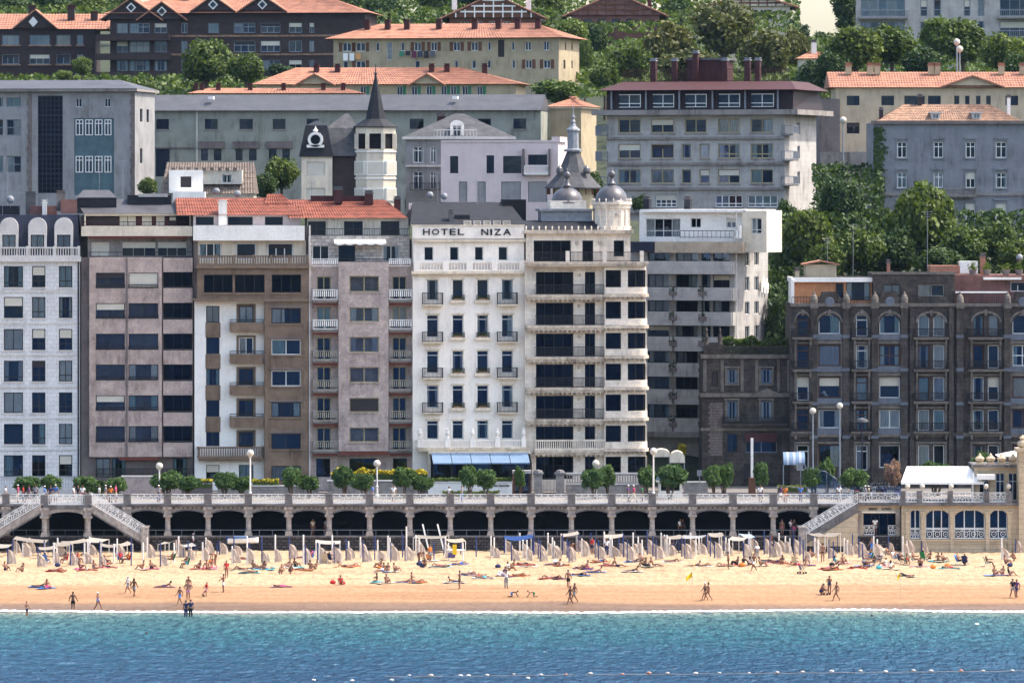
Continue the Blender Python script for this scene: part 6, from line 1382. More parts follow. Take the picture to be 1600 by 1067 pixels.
for q in ((1445,350,70,72,614,'leaf'),(1400,392,46,42,610,'dark'),(1502,392,48,44,609,'leaf'),(1560,378,44,34,613,'leaf'),(1590,402,44,34,607,'leaf'),(1470,408,50,26,604,'dark'),(1380,350,26,30,622,'dark')): tree(*q, 'leafy tree in front of the blue grey house', 'trees in front of the blue grey house')
for q in ((1130,45,72,52,800,'olive'),(1045,72,52,46,790,'olive'),(1196,86,52,46,780,'olive'),(985,98,44,38,770,'leaf'),(1080,100,60,30,760,'olive'),(1238,80,36,40,800,'olive'),(945,120,30,30,750,'leaf')): tree(*q, 'olive green tree on the slope behind the five storey block', 'trees behind the five storey block')
for q in ((1335,78,52,42,740,'leaf'),(1300,105,34,32,720,'dark'),(1394,72,50,40,745,'leaf'),(1440,98,40,28,735,'dark'),(1505,66,54,40,760,'leaf'),(1570,84,50,38,750,'leaf'),(1600,110,40,36,720,'dark'),(1270,120,40,30,730,'dark'),(1470,55,40,35,790,'light')): tree(*q, 'tree on the slope above the tiled yellow block', 'trees above the tiled block')
for q in ((1322,18,26,46,900,'pine'),(1275,72,40,26,905,'dark'),(1240,52,30,25,910,'dark'),(1345,52,30,24,900,'dark')): tree(*q, 'dark tree on the crest beside the sky gap', 'trees on the crest')
for q in ((322,98,54,40,800,'leaf'),(385,108,36,30,795,'leaf'),(128,104,20,16,800,'light'),(100,118,18,10,790,'light'),(440,112,30,14,800,'dark'),(235,140,14,10,720,'leaf')): tree(*q, 'round green tree in front of the brown brick terrace', 'trees by the brick terrace')
for q in ((872,142,52,22,705,'light'),(914,90,16,40,790,'light'),(892,55,34,28,800,'light'),(930,60,24,30,830,'dark')): tree(*q, 'bright green tree at the end of the yellow shuttered house', 'trees by the yellow house')
for q in ((440,272,36,32,640,'leaf'),(412,290,30,24,636,'dark'),(938,306,14,22,648,'dark'),(1000,318,16,16,640,'dark'),(640,320,10,16,640,'dark'),(232,292,20,16,636,'leaf'),(926,290,22,24,640,'dark')): tree(*q, 'garden tree squeezed between the houses of the second row', 'trees between second row houses')
for q in ((600,22,44,34,905,'dark'),(650,40,40,24,900,'leaf'),(560,14,34,30,910,'dark'),(480,8,44,26,915,'dark'),(420,6,40,22,915,'leaf'),(680,8,34,34,912,'dark'),(860,12,36,28,910,'leaf'),(1060,20,34,28,905,'dark'),(20,14,40,22,915,'dark'),(80,8,44,24,915,'dark'),(140,14,40,26,915,'leaf'),(190,10,30,20,920,'dark'),(750,-4,50,30,915,'dark')): tree(*q, 'tree in the wood along the top of the hill', 'trees along the hilltop')
# undergrowth that reads as one mass
def scrub(name, label, boxes, lm, n, seed, leaf=.28):
    pr = random.Random(seed); mb = MB(); tot = sum((b[1]-b[0])*(b[3]-b[2]) for b in boxes)
    for x0, x1, y0, y1, D0, D1 in boxes:
        for _ in range(int(n*(x1-x0)*(y1-y0)/tot)):
            x, y = pr.uniform(x0,x1), pr.uniform(y0,y1); D = D0+(D1-D0)*(y1-y)/(y1-y0)+pr.gauss(0,.8); s_ = leaf*pr.uniform(.5,1.5)
            c = Vector((PX(x,D), D, PZ(y,D)+.5*nz(Vector((x*.06,y*.06,1)))))
            u_ = Vector((pr.gauss(0,1),pr.gauss(0,1),pr.gauss(0,1))).normalized()*s_; v_ = u_.cross(Vector((pr.gauss(0,1),pr.gauss(0,1),pr.gauss(0,1)))).normalized()*s_*.7
            mb.quad(c-u_, c-v_, c+u_, c+v_)
    return mb.build(name, lm, kind='stuff', label=label, cat='undergrowth')
scrub('undergrowth', 'dark green undergrowth on the slope between the houses', [(1200,1640,330,480,603,622),(1270,1380,255,345,622,640),(1195,1240,440,560,602,608)], 'leaf_dark', 16000, 1)
scrub('hill_undergrowth', 'green scrub covering the upper hillside', [(900,1340,60,150,730,860),(1250,1640,60,130,730,860),(0,420,118,150,790,835),(380,1250,-5,50,870,925),(-20,200,-5,30,895,925)], 'leaf', 22000, 2, .42)
# street lamps on the hill
def hill_lamp(x, y, yb_, D, label):
    o = empty('street_lamp', (PX(x,D), D, PZ(yb_,D)), 0, label, 'street lamp', 'globe lamps on the hill'); h = PZ(y,D)-PZ(yb_,D)
    MB().cyl(0,0,-.5,h,.11,.08,8).build('post','frame_grey',o); mb = MB(); mb.lathe(0,0,[(.08,h-.5),(.34,h-.25),(.42,h),(.34,h+.25),(.05,h+.42)],12); mb.build('globe','lamp_globe',o,smooth=True)
hill_lamp(1495, 66, 130, 700, 'taller globe lamp above the tiled roof at upper right'); hill_lamp(1499.5, 77, 130, 697, 'shorter globe lamp above the tiled roof at upper right'); hill_lamp(1317.5, 188, 262, 684, 'globe lamp standing before the tiled yellow block')
# ================================================================ things along the promenade
def at(x, D, z=None): return Vector((PX(x, D), D, ZD if z is None else z))
# ---- tamarisks
KM = [crown_mesh('tamarisk', 200+v, 1.5, 1.15, 40, 190, .17, 'leaf_tamarisk', .55, lean=.35*(v-1), lr=(.12,.28), asp=.28) for v in range(3)]
KPK = crown_mesh('tamarisk_pink', 210, 1.5, 1.15, 30, 160, .14, 'leaf_pink', .55, lr=(.12,.26), asp=.3)
def spray(mesh_pair): return mesh_pair
for i,(x,y,rx,ry) in enumerate([(42,751,19,12),(78,749,18,14),(133,752,17,13),(182,750,15,14),(262,747,21,12),(297,748,17,11),(350,748,17,15),(378,748,16,14),(454,744,15,15),(482,745,15,14),(538,742,16,14),(569,744,15,14),(632,743,17,15),(657,747,15,12),(733,742,14,14),(759,739,14,18),(812,742,9,7),(930,740,16,13),(951,738,13,14),(1010,738,13,13),(1048,737,20,11),(1116,738,13,13),(1131,734,13,13),(1191,737,12,14),(1272,737,13,14),(1292,734,13,13),(1332,738,18,16),(1393,736,14,11),(1462,728,24,10),(1531,728,15,9)]):
    D = 563+1.2*math.sin(i*2.1); cr_, tk = KPK if x == 1393 else KM[i%3]; k = D/F; sx_ = rx*k/.98; sz = max(.35, (PZ(y+1,D)-ZD)/1.95)
    o = empty('tamarisk', at(x, D), i*1.7, 'feathery pink flowering tamarisk beside the scooters' if x == 1393 else 'feathery green tamarisk on the promenade', 'tree', 'tamarisks along the promenade'); o.scale = (sx_*1.12, sx_*1.0, sz*(1+.12*math.sin(i*3.3))); o.rotation_euler = (.06*math.sin(i*1.9), .10*math.sin(i*2.7), i*1.7)
    obj('crown', cr_, o); obj('trunk', tk, o)
# ---- lamps
def lamp(x, y, D, label, r=.34, arm=False, m='pole_white', base=None):
    o = empty('promenade_lamp', at(x, D, base), 0, label, 'street lamp', 'globe lamps on the promenade'); h = PZ(y, D)-o.location.z
    mb = MB(); mb.lathe(0,0,[(.20,0),(.22,.3),(.13,.45),(.12,1.1),(.16,1.2),(.085,1.3),(.07,h-.5),(.12,h-.42),(.1,h-.3)],10); mb.build('post',m,o,smooth=False)
    mb = MB(); mb.lathe(0,0,[(.06,h-.3)]+[(r*math.cos(a*math.pi/12-math.pi/2+.2),h+r*math.sin(a*math.pi/12-math.pi/2+.2)) for a in range(0,12)]+[(.01,h+r)],14); mb.build('globe','lamp_globe',o,smooth=True)
lamp(391, 708, 553.0, 'tall white globe lamp on the railing left of centre', .36, base=ZD-.1); lamp(1021, 705, 553.0, 'tall white globe lamp on the railing right of the domed house', .36, base=ZD-.1)
for x,y in ((249,728),(589,724),(931,724)): lamp(x, y, 563, 'short cream globe lamp behind the railing', .36)
lamp(1270, 642, 568, 'tall globe lamp before the dark stone houses with plain post', .33, m='frame_grey'); lamp(1312, 634, 569, 'tallest globe lamp before the dark stone houses', .33, m='frame_grey')
o = empty('disc_lamp', at(1347, 568), 0, 'dark post with wide disc lamp before the dark stone houses', 'street lamp'); h = PZ(660,568)-ZD; mb = MB(); mb.lathe(0,0,[(.12,0),(.09,1),(.06,h)],8); mb.build('post','slate_blue',o); mb = MB(); mb.lathe(0,0,[(.05,h),(.62,h+.08),(.55,h+.3),(.1,h+.5)],14); mb.build('lamp_shade','lead',o)
o = empty('white_sign_post', at(1175, 566), 0, 'slim white post standing before the small stone house', 'post'); mb = MB(); mb.box(-.13,.13,-.1,.1,0,PZ(684,566)-ZD); mb.build('post','pole_white',o); mb = MB(); mb.box(-.35,.35,-.3,.3,0,1.9); mb.build('box','wood_brown',o)
for x,y,lab in ((1251,731,'square grey road sign beside the blue awning'),(1389,732,'square grey road sign beside the scooters'),(1093,742,'small road sign beside the kiosk wall')):
    o = empty('road_sign', at(x,565), 0, lab, 'sign'); h = PZ(y,565)-ZD; MB().cyl(0,0,0,h,.04,n=6).build('post','frame_grey',o); MB().box(-.25,.25,-.03,.01,h-.1,h+.5).build('plate','lead_light',o)
# ---- garden walls and gates in front of the houses
def gwall(x0, x1, y0, D, label, m='garden_wall', th=.4, name='garden_wall', cap=True):
    o = empty(name, at((x0+x1)/2, D), 0, label, 'wall'); a, b = PX(x0,D)-o.location.x, PX(x1,D)-o.location.x; h = PZ(y0,D)-ZD
    MB().box(a,b,0,th,0,h).build('wall',m,o)
    if cap: MB().box(a-.06,b+.06,-.07,th+.07,h,h+.12).build('coping','stone_pale',o)
    return o, a, b, h
gwall(190, 246, 745, 571, 'tall pinkish wall block before the concrete apartment block', 'concrete_pink'); gwall(247, 283, 753, 571.2, 'lower pinkish wall beside the tall wall block', 'concrete_pink')
gwall(340, 498, 760, 571, 'low stone wall before the balustraded house'); gwall(512, 668, 752, 571, 'stone garden wall before the travertine house'); gwall(284, 332, 756, 571.4, 'dark planter wall between pinkish wall and balustraded house', 'concrete_dark')
o,a,b,h = gwall(669, 800, 754, 570.6, 'white bar wall with black lettering before the hotel', 'white_paint')
class _B:      # small adapter so lettering can be placed on a wall
    def __init__(s, root, D): s.root, s.D = root, D
    def rc(s, q, y=0): return (PX(q[0],s.D)-s.root.location.x, PX(q[1],s.D)-s.root.location.x, PZ(q[3],s.D)-s.root.location.z, PZ(q[2],s.D)-s.root.location.z)
text_part(_B(o,570.6), 'Bar Guernika', 772, 796, 756.2, 759.6, -.01, 'black_paint', bold=.004)
o = empty('bar_entrance', at(815, 570.6), 0, 'grey framed glass bar doorway beside the white wall', 'doorway'); a,b,h = PX(800.5,570.6)-o.location.x, PX(830,570.6)-o.location.x, PZ(735,570.6)-ZD
MB().box(a,b,0,1.2,h-.3,h).build('lintel','concrete_light',o)
for x in (a,(a+b)/2-.1,b-.16): MB().box(x,x+.16,0,.3,0,h-.3).build('post','wood_brown',o)
window_at(o,(a+.17,.1,0),(b-a)/2-.3,h-.3,1,(.4,),'wood_brown',.1,'n'); window_at(o,((a+b)/2+.1,.1,0),(b-a)/2-.3,h-.3,1,(),'frame_dark',.06,'n'); MB().box(a,b,1.0,1.2,0,h-.3).build('back','interior',o)
o,a,b,h = gwall(884, 1012, 757, 571, 'stone wall with balustrade before the domed corner house'); obj('railing', m_rail(b-a,.95,'stone','garden_wall',.26), o, (a,.2,h+.12)); MB().box(a,b,.1,.3,h+1.07,h+1.2).build('rail','stone_pale',o)
for x,lab in ((841,'left stone gate pillar before the domed corner house'),(875,'right stone gate pillar before the domed corner house')):
    o = empty('gate_pillar', at(x,570.8), 0, lab, 'pillar'); h = PZ(741,570.8)-ZD; MB().box(-.42,.42,-.42,.42,0,h).build('shaft','garden_wall',o); mb = MB(); mb.box(-.55,.55,-.55,.55,h,h+.18); mb.lathe(0,0,[(.5,h+.18),(.4,h+.4),(.05,h+.5)],8); mb.build('cap','arcade_dark',o)
o = empty('iron_gate', at(858,571), 0, 'black iron gate between two stone pillars', 'gate'); obj('railing', m_rail(1.7,PZ(748,571)-ZD,'bars','iron',.14), o, (-.85,0,0))
gwall(1068, 1106, 754, 571, 'pale stone wall beside the blue kiosk'); gwall(1215, 1262, 762, 570, 'low planter wall with pale grass before the old stone house', 'concrete_grey')
o = empty('area_railing', at(40,572), 0, 'blue grey iron fence before the pale tiled house', 'fence'); w_ = PX(132,572)-PX(-30,572); obj('railing', m_rail(w_,PZ(744,572)-ZD,'bars','frame_grey',.16), o, (PX(-30,572)-o.location.x,0,0)); MB().box(PX(-30,572)-o.location.x,PX(132,572)-o.location.x,-.1,.2,0,.5).build('plinth','stone_pale',o)
# ---- hedges
def hedge(x0, x1, y0, y1, D, lm, lab, n=900, s0=.10, top=None, name='hedge'):
    pr = random.Random(int(x0)); o = empty(name, at((x0+x1)/2,D,PZ(y1,D)), 0, lab, 'hedge'); a,b = PX(x0,D)-o.location.x, PX(x1,D)-o.location.x; h = PZ(y0,D)-PZ(y1,D); mb = MB(); mt2 = MB()
    for k in range(n):
        X,Y = pr.uniform(a,b), pr.uniform(-.4,.4); Z = h*(pr.random()**.6)*(.8+.35*nz(Vector((X*.9,x0,0)))); s_ = s0*pr.uniform(.6,1.4); t_ = mt2 if (top and Z > h*.5 and pr.random() < .75) else mb
        u_ = Vector((pr.gauss(0,1),pr.gauss(0,1),pr.gauss(0,1))).normalized()*s_; v_ = u_.cross(Vector((pr.gauss(0,1),pr.gauss(0,1),pr.gauss(0,1)))).normalized()*s_*.8; c_ = Vector((X,Y,Z)); t_.quad(c_-u_,c_-v_,c_+u_,c_+v_)
    mb.box(a+.1,b-.1,-.25,.25,-.3,h*.45); mb.build('foliage',lm,o)
    if top: mt2.build('flowers',top,o)
hedge(518, 668, 729, 752, 572, 'leaf_dark', 'yellow flowering hedge on the wall of the travertine house', 3200, .11, 'leaf_yellow'); hedge(676, 800, 744, 754, 571, 'leaf', 'trimmed green hedge under the hotel veranda', 1800, .09, 'leaf_light')
hedge(394, 436, 745, 760, 571.5, 'leaf', 'small yellow flowering bush before the balustraded house', 700, .1, 'leaf_yellow'); hedge(284, 332, 746, 757, 571.6, 'leaf', 'yellow green bush above the dark planter wall', 700, .1, 'leaf_yellow')
hedge(140, 188, 748, 768, 571.5, 'leaf_dark', 'dark hedge beside the tall wall block', 900, .12); hedge(1215, 1262, 757, 763, 570.2, 'leaf_light', 'strip of pale grass in the low planter', 600, .08)
hedge(1020, 1070, 738, 752, 573, 'leaf_dark', 'dark bushes behind the blue kiosk', 900, .13); hedge(690, 780, 766, 771, 569, 'leaf', 'low plants at the foot of the white bar wall', 500, .09)
hedge(1128, 1234, 522, 556, 588, 'leaf', 'terrace plants on the roof of the small stone house', 2200, .16, 'leaf_light', 'roof_garden'); hedge(1060, 1072, 690, 712, 590, 'leaf_yellow', 'yellowish shrub beside the dark passage', 300, .12)
# ---- kiosk, awnings, canopies
o = empty('kiosk', at(1047, 565), 0, 'small white kiosk with curved blue roof behind the railing', 'kiosk'); w_ = (PX(1066,565)-PX(1029,565))/2; h = PZ(752,565)-ZD
mb = MB(); mb.box(-w_,-w_+.25,-.8,.8,0,h); mb.box(w_-.25,w_,-.8,.8,0,h); mb.box(-w_+.25,w_-.25,.7,.8,0,h); mb.box(-w_+.25,w_-.25,-.8,-.7,0,.7); mb.build('body','white_paint',o); MB().box(-w_+.26,w_-.26,-.2,.69,.0,h-.02).build('inside_shade','interior_black',o)  # black block stands in for the shade inside the kiosk
mb = MB(); n = 10; R_ = w_+.2; mb.prism([(R_*math.cos(math.pi*k/n), h+.15+.75*math.sin(math.pi*k/n)) for k in range(n+1)], -.85, .9); mb.build('roof','awning_blue',o); MB().box(-w_-.25,w_+.25,-.95,.95,h-.02,h+.148).build('fascia','white_paint',o)
for x0,x1,y0,y1,D,lab in ((1020,1047,701,713,578,'long cream awning beside the corner house doorway'),(1046,1070,704,722,576,'rounded cream awning behind the blue kiosk')):
    o = empty('rounded_awning', at((x0+x1)/2,D,PZ(y1,D)), 0, lab, 'awning'); w_ = (PX(x1,D)-PX(x0,D))/2; h = PZ(y0,D)-PZ(y1,D); mb = MB(); n = 8; P = [(w_*math.cos(math.pi*k/n), h*math.sin(math.pi*k/n)**.6) for k in range(n+1)]; mb.prism(P, -1.2, 1.5); mb.build('canvas','cream',o)
    for s_ in (-1,1): mb = MB(); mb.cyl(s_*(w_-.1),-1.0,ZD-o.location.z,0,.05,n=6); mb.build('post','frame_grey',o)
o = empty('barrel_canopy', at(1240,574,PZ(725,574)), 0, 'curved blue striped canopy before the dark stone houses', 'canopy'); w_ = PX(1257,574)-PX(1240,574); n = 8; H = PZ(706,574)-PZ(725,574); wid = 2*w_/7
for k in range(7):
    mb = MB(); a,b = -w_+wid*k+.01, -w_+wid*(k+1)-.01
    for i in range(n):
        t0,t1 = math.pi/2*i/n, math.pi/2*(i+1)/n; mb.quad((a,-1.4*math.cos(t0),H*math.sin(t0)),(b,-1.4*math.cos(t0),H*math.sin(t0)),(b,-1.4*math.cos(t1),H*math.sin(t1)),(a,-1.4*math.cos(t1),H*math.sin(t1)))
    mb.build('panel','awning_pale' if k in (1,3,5) else 'awning_blue',o)
for s_ in (-1,1): MB().cyl(s_*w_,-1.35,ZD-o.location.z,.02,.05,n=6).build('post','frame_grey',o)
o = empty('glass_stair_canopy', at(1302,563), 0, 'sloping glass canopy over the underground stairs', 'canopy'); a,b = PX(1262,563)-o.location.x, PX(1336,563)-o.location.x; h0 = PZ(731,563)-ZD
P = [(a,0),(b,0),(b,.2),(a+(b-a)*.45,h0*.86),(a,h0)]; n = 5
for k in range(n):
    x0,x1 = a+(b-a)*k/n, a+(b-a)*(k+1)/n
    def top(x):
        t_ = (x-a)/(b-a); return h0+(h0*.86-h0)*t_/.45 if t_ < .45 else h0*.86+(.2-h0*.86)*(t_-.45)/.55
    for yy in (0,2.4):
        mb = MB(); mb.quad((x0+.03,yy,0),(x1-.03,yy,0),(x1-.03,yy,top(x1)),(x0+.03,yy,top(x0))); mb.build('pane','glass',o)
    mb = MB(); mb.quad((x0,0,top(x0)),(x1,0,top(x1)),(x1,2.4,top(x1)),(x0,2.4,top(x0))); mb.build('roof_pane','glass_dark',o)
    for yy in (0,2.4): mb = MB(); mb.tube([(x0,yy,0),(x0,yy,top(x0)),(x1,yy,top(x1))],.045,5); mb.build('frame','frame_grey',o)
# ---- scooters parked behind the railing
def scooter_meshes():
    P = {}
    mb = MB()
    for X in (-.62,.62):
        pass
    def wheel():
        mb = MB(); n=14
        for i in range(n):
            a0,a1 = 2*math.pi*i/n, 2*math.pi*(i+1)/n
            for (r0,r1) in ((.14,.24),):
                mb.prism([(r1*math.cos(a0),r1*math.sin(a0)),(r1*math.cos(a1),r1*math.sin(a1)),(r0*math.cos(a1),r0*math.sin(a1)),(r0*math.cos(a0),r0*math.sin(a0))],-.06,.06)
        mb.lathe(0,0,[(.14,-.02),(.14,.02)],10,m=1); return mb.mesh('wheel',['black_paint','lead_light'])
    P['wheel'] = wheel()
    mb = MB(); mb.prism([(-.75,.42),(-.70,.72),(-.1,.74),(.0,.45),(.28,.30),(.36,.35),(.50,.95),(.58,.95),(.50,.28),(.28,.18),(-.35,.20)],-.16,.16); P['body'] = mb.mesh('body','objcol_gloss')
    mb = MB(); mb.prism([(-.72,.725),(-.74,.82),(-.35,.86),(-.1,.80),(-.08,.745)],-.15,.15); P['seat'] = mb.mesh('seat','black_paint')
    mb = MB(); mb.tube([(.56,-.34,1.04),(.54,0,1.0),(.56,.34,1.04)],.025,6); mb.tube([(.62,0,.24),(.54,0,1.0)],.035,6); P['handlebar'] = mb.mesh('handlebar','lead')
    mb = MB(); mb.quad((.58,-.2,.95),(.60,.2,.95),(.53,.12,1.22),(.53,-.12,1.22)); P['windscreen'] = mb.mesh('windscreen','glass_dark')
    mb = MB(); mb.lathe(0,0,[(.01,-.02),(.07,0),(.01,.02)],8); mb.tube([(0,0,0),(.02,.06,-.22)],.01,4); P['mirror'] = mb.mesh('mirror','lead_light')
    return P
SP = scooter_meshes(); pr = random.Random(12)
SC = [((.02,.02,.03),'black'),((.35,.02,.03),'red'),((.30,.32,.35),'silver'),((.03,.06,.2),'blue'),((.6,.6,.58),'white')]
for i in range(24):
    x = 1331+i*3.2; cc, cn = SC[pr.choice([0,0,0,2,2,1,3,4])]; o = empty('parked_scooter', at(x, (561.5, 566.0)[i % 2]+.8*pr.random()), R(90+pr.uniform(-15,15)) if i%2 else R(-90+pr.uniform(-15,15)), cn+' motor scooter parked behind the railing near the pavilion', 'scooter', 'scooters parked on the promenade')
    o.location.z += .0
    for nm in ('body','seat','handlebar','windscreen'): obj(nm, SP[nm], o, color=cc)
    for X in (-.52,.64): obj('wheel', SP['wheel'], o, (X,0,.24))
    for s_ in (-1,1): obj('mirror', SP['mirror'], o, (.56,s_*.3,1.28))
# ================================================================ things on the sand
def m_pole(h, r, mt): return cached(('pole', round(h,1), mt), lambda: MB().lathe(0,0,[(r,-.3),(r,h-.03),(r*.6,h)],7).mesh('pole',mt))
def m_fin(v):
    def fn():
        pr = random.Random(v); mb = MB(); H, W = pr.uniform(1.05,1.4), pr.uniform(.5,.8); n, k = 8, 10
        for j in range(k+1):
            z = H*j/k; w_ = W*math.sqrt(max(0, 1-(j/k)**2.2))+.06
            for i in range(n+1):
                s_ = i/n; mb.v.append((.04+w_*s_, .10*math.sin(s_*9+v)+.05*math.sin(j*.9+v)+.18*s_*(1-j/k), .04+z))
        mb.f = [(j*(n+1)+i, j*(n+1)+i+1, (j+1)*(n+1)+i+1, (j+1)*(n+1)+i) for j in range(k) for i in range(n)]; mb.m = [0]*len(mb.f)
        me = mb.mesh('canvas','canvas',True); return me
    return cached(('fin', v), fn)
WB = """b12:855:882 b19.5:843:864 w35.5:848:870 w42:846:866 w46:840:864 b59.5:854:885 b69:843:870 w84:848:882 w90:840:869 b110:850:884 w132:848:881 w137:843:869 w140:838:868 b156:845:884 w178:848:880 w183:840:870 b205:840:883 w223.5:847:874 w230:840:872 b250.5:847:884
w272:846:878 w279:838:870 b294:845:875 w316.5:846:876 w321.6:839:866 b339:848:866 b342.7:845:866 w362.6:852:880 b365.5:838:868 w386:837:882 b409:838:879 w430:835:878 b452:838:872 w474:835:880 b477:850:882 b496:846:874 w499:846:880 w519:836:876 b522:846:880
b540.6:840:875 w544.5:845:872 w563:837:872 b567:844:878 b585.5:838:874 w590:843:876 w606:836:870 w609:840:872 b610.6:846:876 b629:836:871 w635:822:876 b633:856:876 w649.6:836:868 w655:840:870 b678:845:875 w696:838:872 b720:845:866 b744:837:869 w767:837:869 w772:840:872
w812:832:862 w817:843:872 w823:844:876 b789:844:862 b799:846:876 b834:832:867 b841:840:872 b844:845:877 w856:832:868 w863:840:872 w866:845:872 b879:833:867 b886:843:872 b889:846:877 w901:832:862 w909:840:870 b923:832:864 b930:840:871 b935:845:874 w944:831:866 w953:838:870 w956:841:870 b974:833:870 b967:838:866 b980:843:875 w989:831:865 w997:837:868 w1003:842:872 b1011:831:866 b1020:836:870 b1025:842:873 w1033:832:862 w1038:835:864 w1042:836:868 w1046:841:868
b1065:838:869 b1070:840:873 w1079:832:862 w1087:838:868 w1092:840:866 b1104:835:865 b1110:840:869 b1116.5:845:872 w1124:831:860 w1134:838:866 w1139:842:868 b1162:848:872 w1170:830:858 w1173:834:862 b1194:831:866 b1203:836:870 b1209:843:870 w1217:832:862 w1227:836:864 w1234:840:866 b1240:830:866 b1250:838:868 b1255:843:877 w1262.5:833:862 w1273:838:866 w1278:843:876 b1295:842:872 b1302:845:876 w1310:833:862 w1319:840:866 w1324:843:868
b1332:834:866 b1342:840:871 b1348:850:876 w1365:838:870 w1370.5:842:868 b1388:839:864 w1410.5:838:870 w1417:845:866 b1440:844:864 w1565:840:874 b1587:842:864"""
pr = random.Random(21)
for i, tk in enumerate(WB.split()):
    c, (x, yt, yb_) = tk[0], map(float, tk[1:].split(':')); P = on_beach(x, yb_); h = max(1.1, PZ(yt, P.y)-P.z)
    fin = pr.random() < .82 and x not in (635,)
    zone = 'below the left staircase' if x < 260 else 'left of the steps' if x < 640 else 'below the hotel' if x < 830 else 'below the domed corner house' if x < 1050 else 'below the right arches' if x < 1330 else 'by the pavilion'
    o = empty('windbreak', P, 0, f"{'white' if c == 'w' else 'blue'} pole {'with cream canvas windbreak' if fin else 'without canvas'} {zone}", 'windbreak' if fin else 'pole', 'windbreak poles on the beach')
    obj('pole', m_pole(h, .075 if c == 'w' else .06, 'pole_white' if c == 'w' else 'pole_blue'), o)
    if fin: q = obj('canvas', m_fin(i % 9), o); q.rotation_euler = (0, 0, pr.uniform(-.5,.35)); q.scale = (1, 1, pr.uniform(.85,1.15))
def awn(x0, x1, y, D, col, lab, sag=.14, d=1.3):
    a, b = PX(x0,D), PX(x1,D); zt_ = PZ(y,D); g = beach_z(D); o = empty('sun_awning', ((a+b)/2, D, g), .5*math.sin(x0*1.3), lab, 'awning', 'cloth sun awnings on the beach'); w_ = (b-a)/2; h = zt_-g
    pr = random.Random(int(x0)); n, k = 10, 5; mb = MB(); t0,t1 = pr.uniform(-.3,.1), pr.uniform(-.3,.1); cf = pr.uniform(.7,1.1); col = tuple(q*cf for q in col)
    for j in range(k+1):
        for i in range(n+1):
            s_, t_ = i/n, j/k; mb.v.append((-w_+2*w_*s_, -d/2+d*t_, h-sag*math.sin(math.pi*s_)*(.6+.4*math.sin(3*t_+x0))+(t0*(1-s_)+t1*s_)+.22*t_))
    mb.f = [(j*(n+1)+i, j*(n+1)+i+1, (j+1)*(n+1)+i+1, (j+1)*(n+1)+i) for j in range(k) for i in range(n)]; mb.m = [0]*len(mb.f); mb.build('cloth','thin_cloth',o,smooth=True,color=col)
    for sx_ in (-1,1):
        for yy in (-d/2,d/2): mb = MB(); mb.cyl(sx_*(w_-.05),yy,-.3,h+(t0 if sx_ < 0 else t1)+(.2 if yy > 0 else 0),.035,n=6); mb.build('post','pole_white' if pr.random() < .6 else 'pole_blue',o)
CR = (.50,.46,.41)
for q in ((22,74,843,547,CR),(60,88,855,543,CR),(84,112,851,545,CR),(98,137,846,547,CR),(134,168,842,548,CR),(157,182,851,545,CR),(180,205,849,546,CR),(250,272,848,546,CR),(-10,17,852,545,CR),(493,532,848,546,CR),(647,700,841,548,(.42,.40,.36)),(698,726,846,546,(.44,.40,.33)),(877,904,834,549.5,CR),(945,974,837,549,CR),(1040,1068,838,549,CR),(1062,1104,836,550,(.46,.49,.52)),(1107,1130,836,549.5,CR),(1140,1166,843,547,CR),(1157,1177,836,549.5,(.45,.6,.75)),(1263,1287,837,549.5,CR),(1290,1312,837,549.5,CR),(282,304,853,545,(.5,.5,.5))): awn(*q, 'sagging pale cloth sun awning on poles')
awn(788,832,840,548.5,(.05,.13,.42),'bright blue sagging cloth awning below the hotel', .3)
# ---- boat drawn up under the arcade
P = on_beach(380, 856); o = empty('beached_boat', (PX(380,551.3),551.3,beach_z(551)+.75), 0, 'white and blue boat standing against the sea wall', 'boat'); mb = MB(); L = 3.0
sec = []
for k in range(13):
    t_ = k/12; w_ = .62*min(1,(1-t_)*2.2)**.6+.02; x = -1.5+3.0*t_; sec.append((x,w_,.0+.12*t_**2,.52+.16*t_**2))
for (x0,w0,b0,t0),(x1,w1,b1,t1) in zip(sec,sec[1:]):
    for s_ in (-1,1):
        mb.quad((x0,0,b0),(x1,0,b1),(x1,s_*w1*.8,b1+.14),(x0,s_*w0*.8,b0+.14)); mb.quad((x0,s_*w0*.8,b0+.14),(x1,s_*w1*.8,b1+.14),(x1,s_*w1,t1),(x0,s_*w0,t0),m=0)
    mb.quad((x0,-w0,t0),(x1,-w1,t1),(x1,w1,t1),(x0,w0,t0),m=1)
mb.quad((-1.5,-sec[0][1],sec[0][3]),(-1.5,sec[0][1],sec[0][3]),(-1.5,sec[0][1]*.8,.14),(-1.5,0,0),(-1.5,-sec[0][1]*.8,.14)); mb.build('hull',['white_paint','awning_blue'],o); MB().box(-.9,.4,-.35,.35,.55,.78).build('cover','awning_blue',o); MB().box(-1.62,-1.45,-.4,.4,.05,.75).build('transom','pole_blue',o)
for x in (-.9,.6): MB().box(x-.06,x+.06,-.5,.5,-.8,.12).build('trestle','pole_blue',o)
# ---- steps down from the gallery with slanting white handrails
P = on_beach(684, 861); o = empty('beach_steps', (PX(684,551.6),551.6,beach_z(551.6)), 0, 'wooden beach steps with two slanting white handrails', 'steps')
for k in range(7): MB().box(-.75,.75,-1.6+.26*k,-1.3+.26*k,.18*k-.05,.18*k+.06).build('tread','old_stone_lt',o)
for s_ in (-.8,.65):
    mb = MB(); mb.box(-.07,.07,-.05,.05,-.3,2.9); q = mb.build('handrail','pole_white',o,(s_,-1.2,0)); q.rotation_euler = (R(-18),R(-14),0)
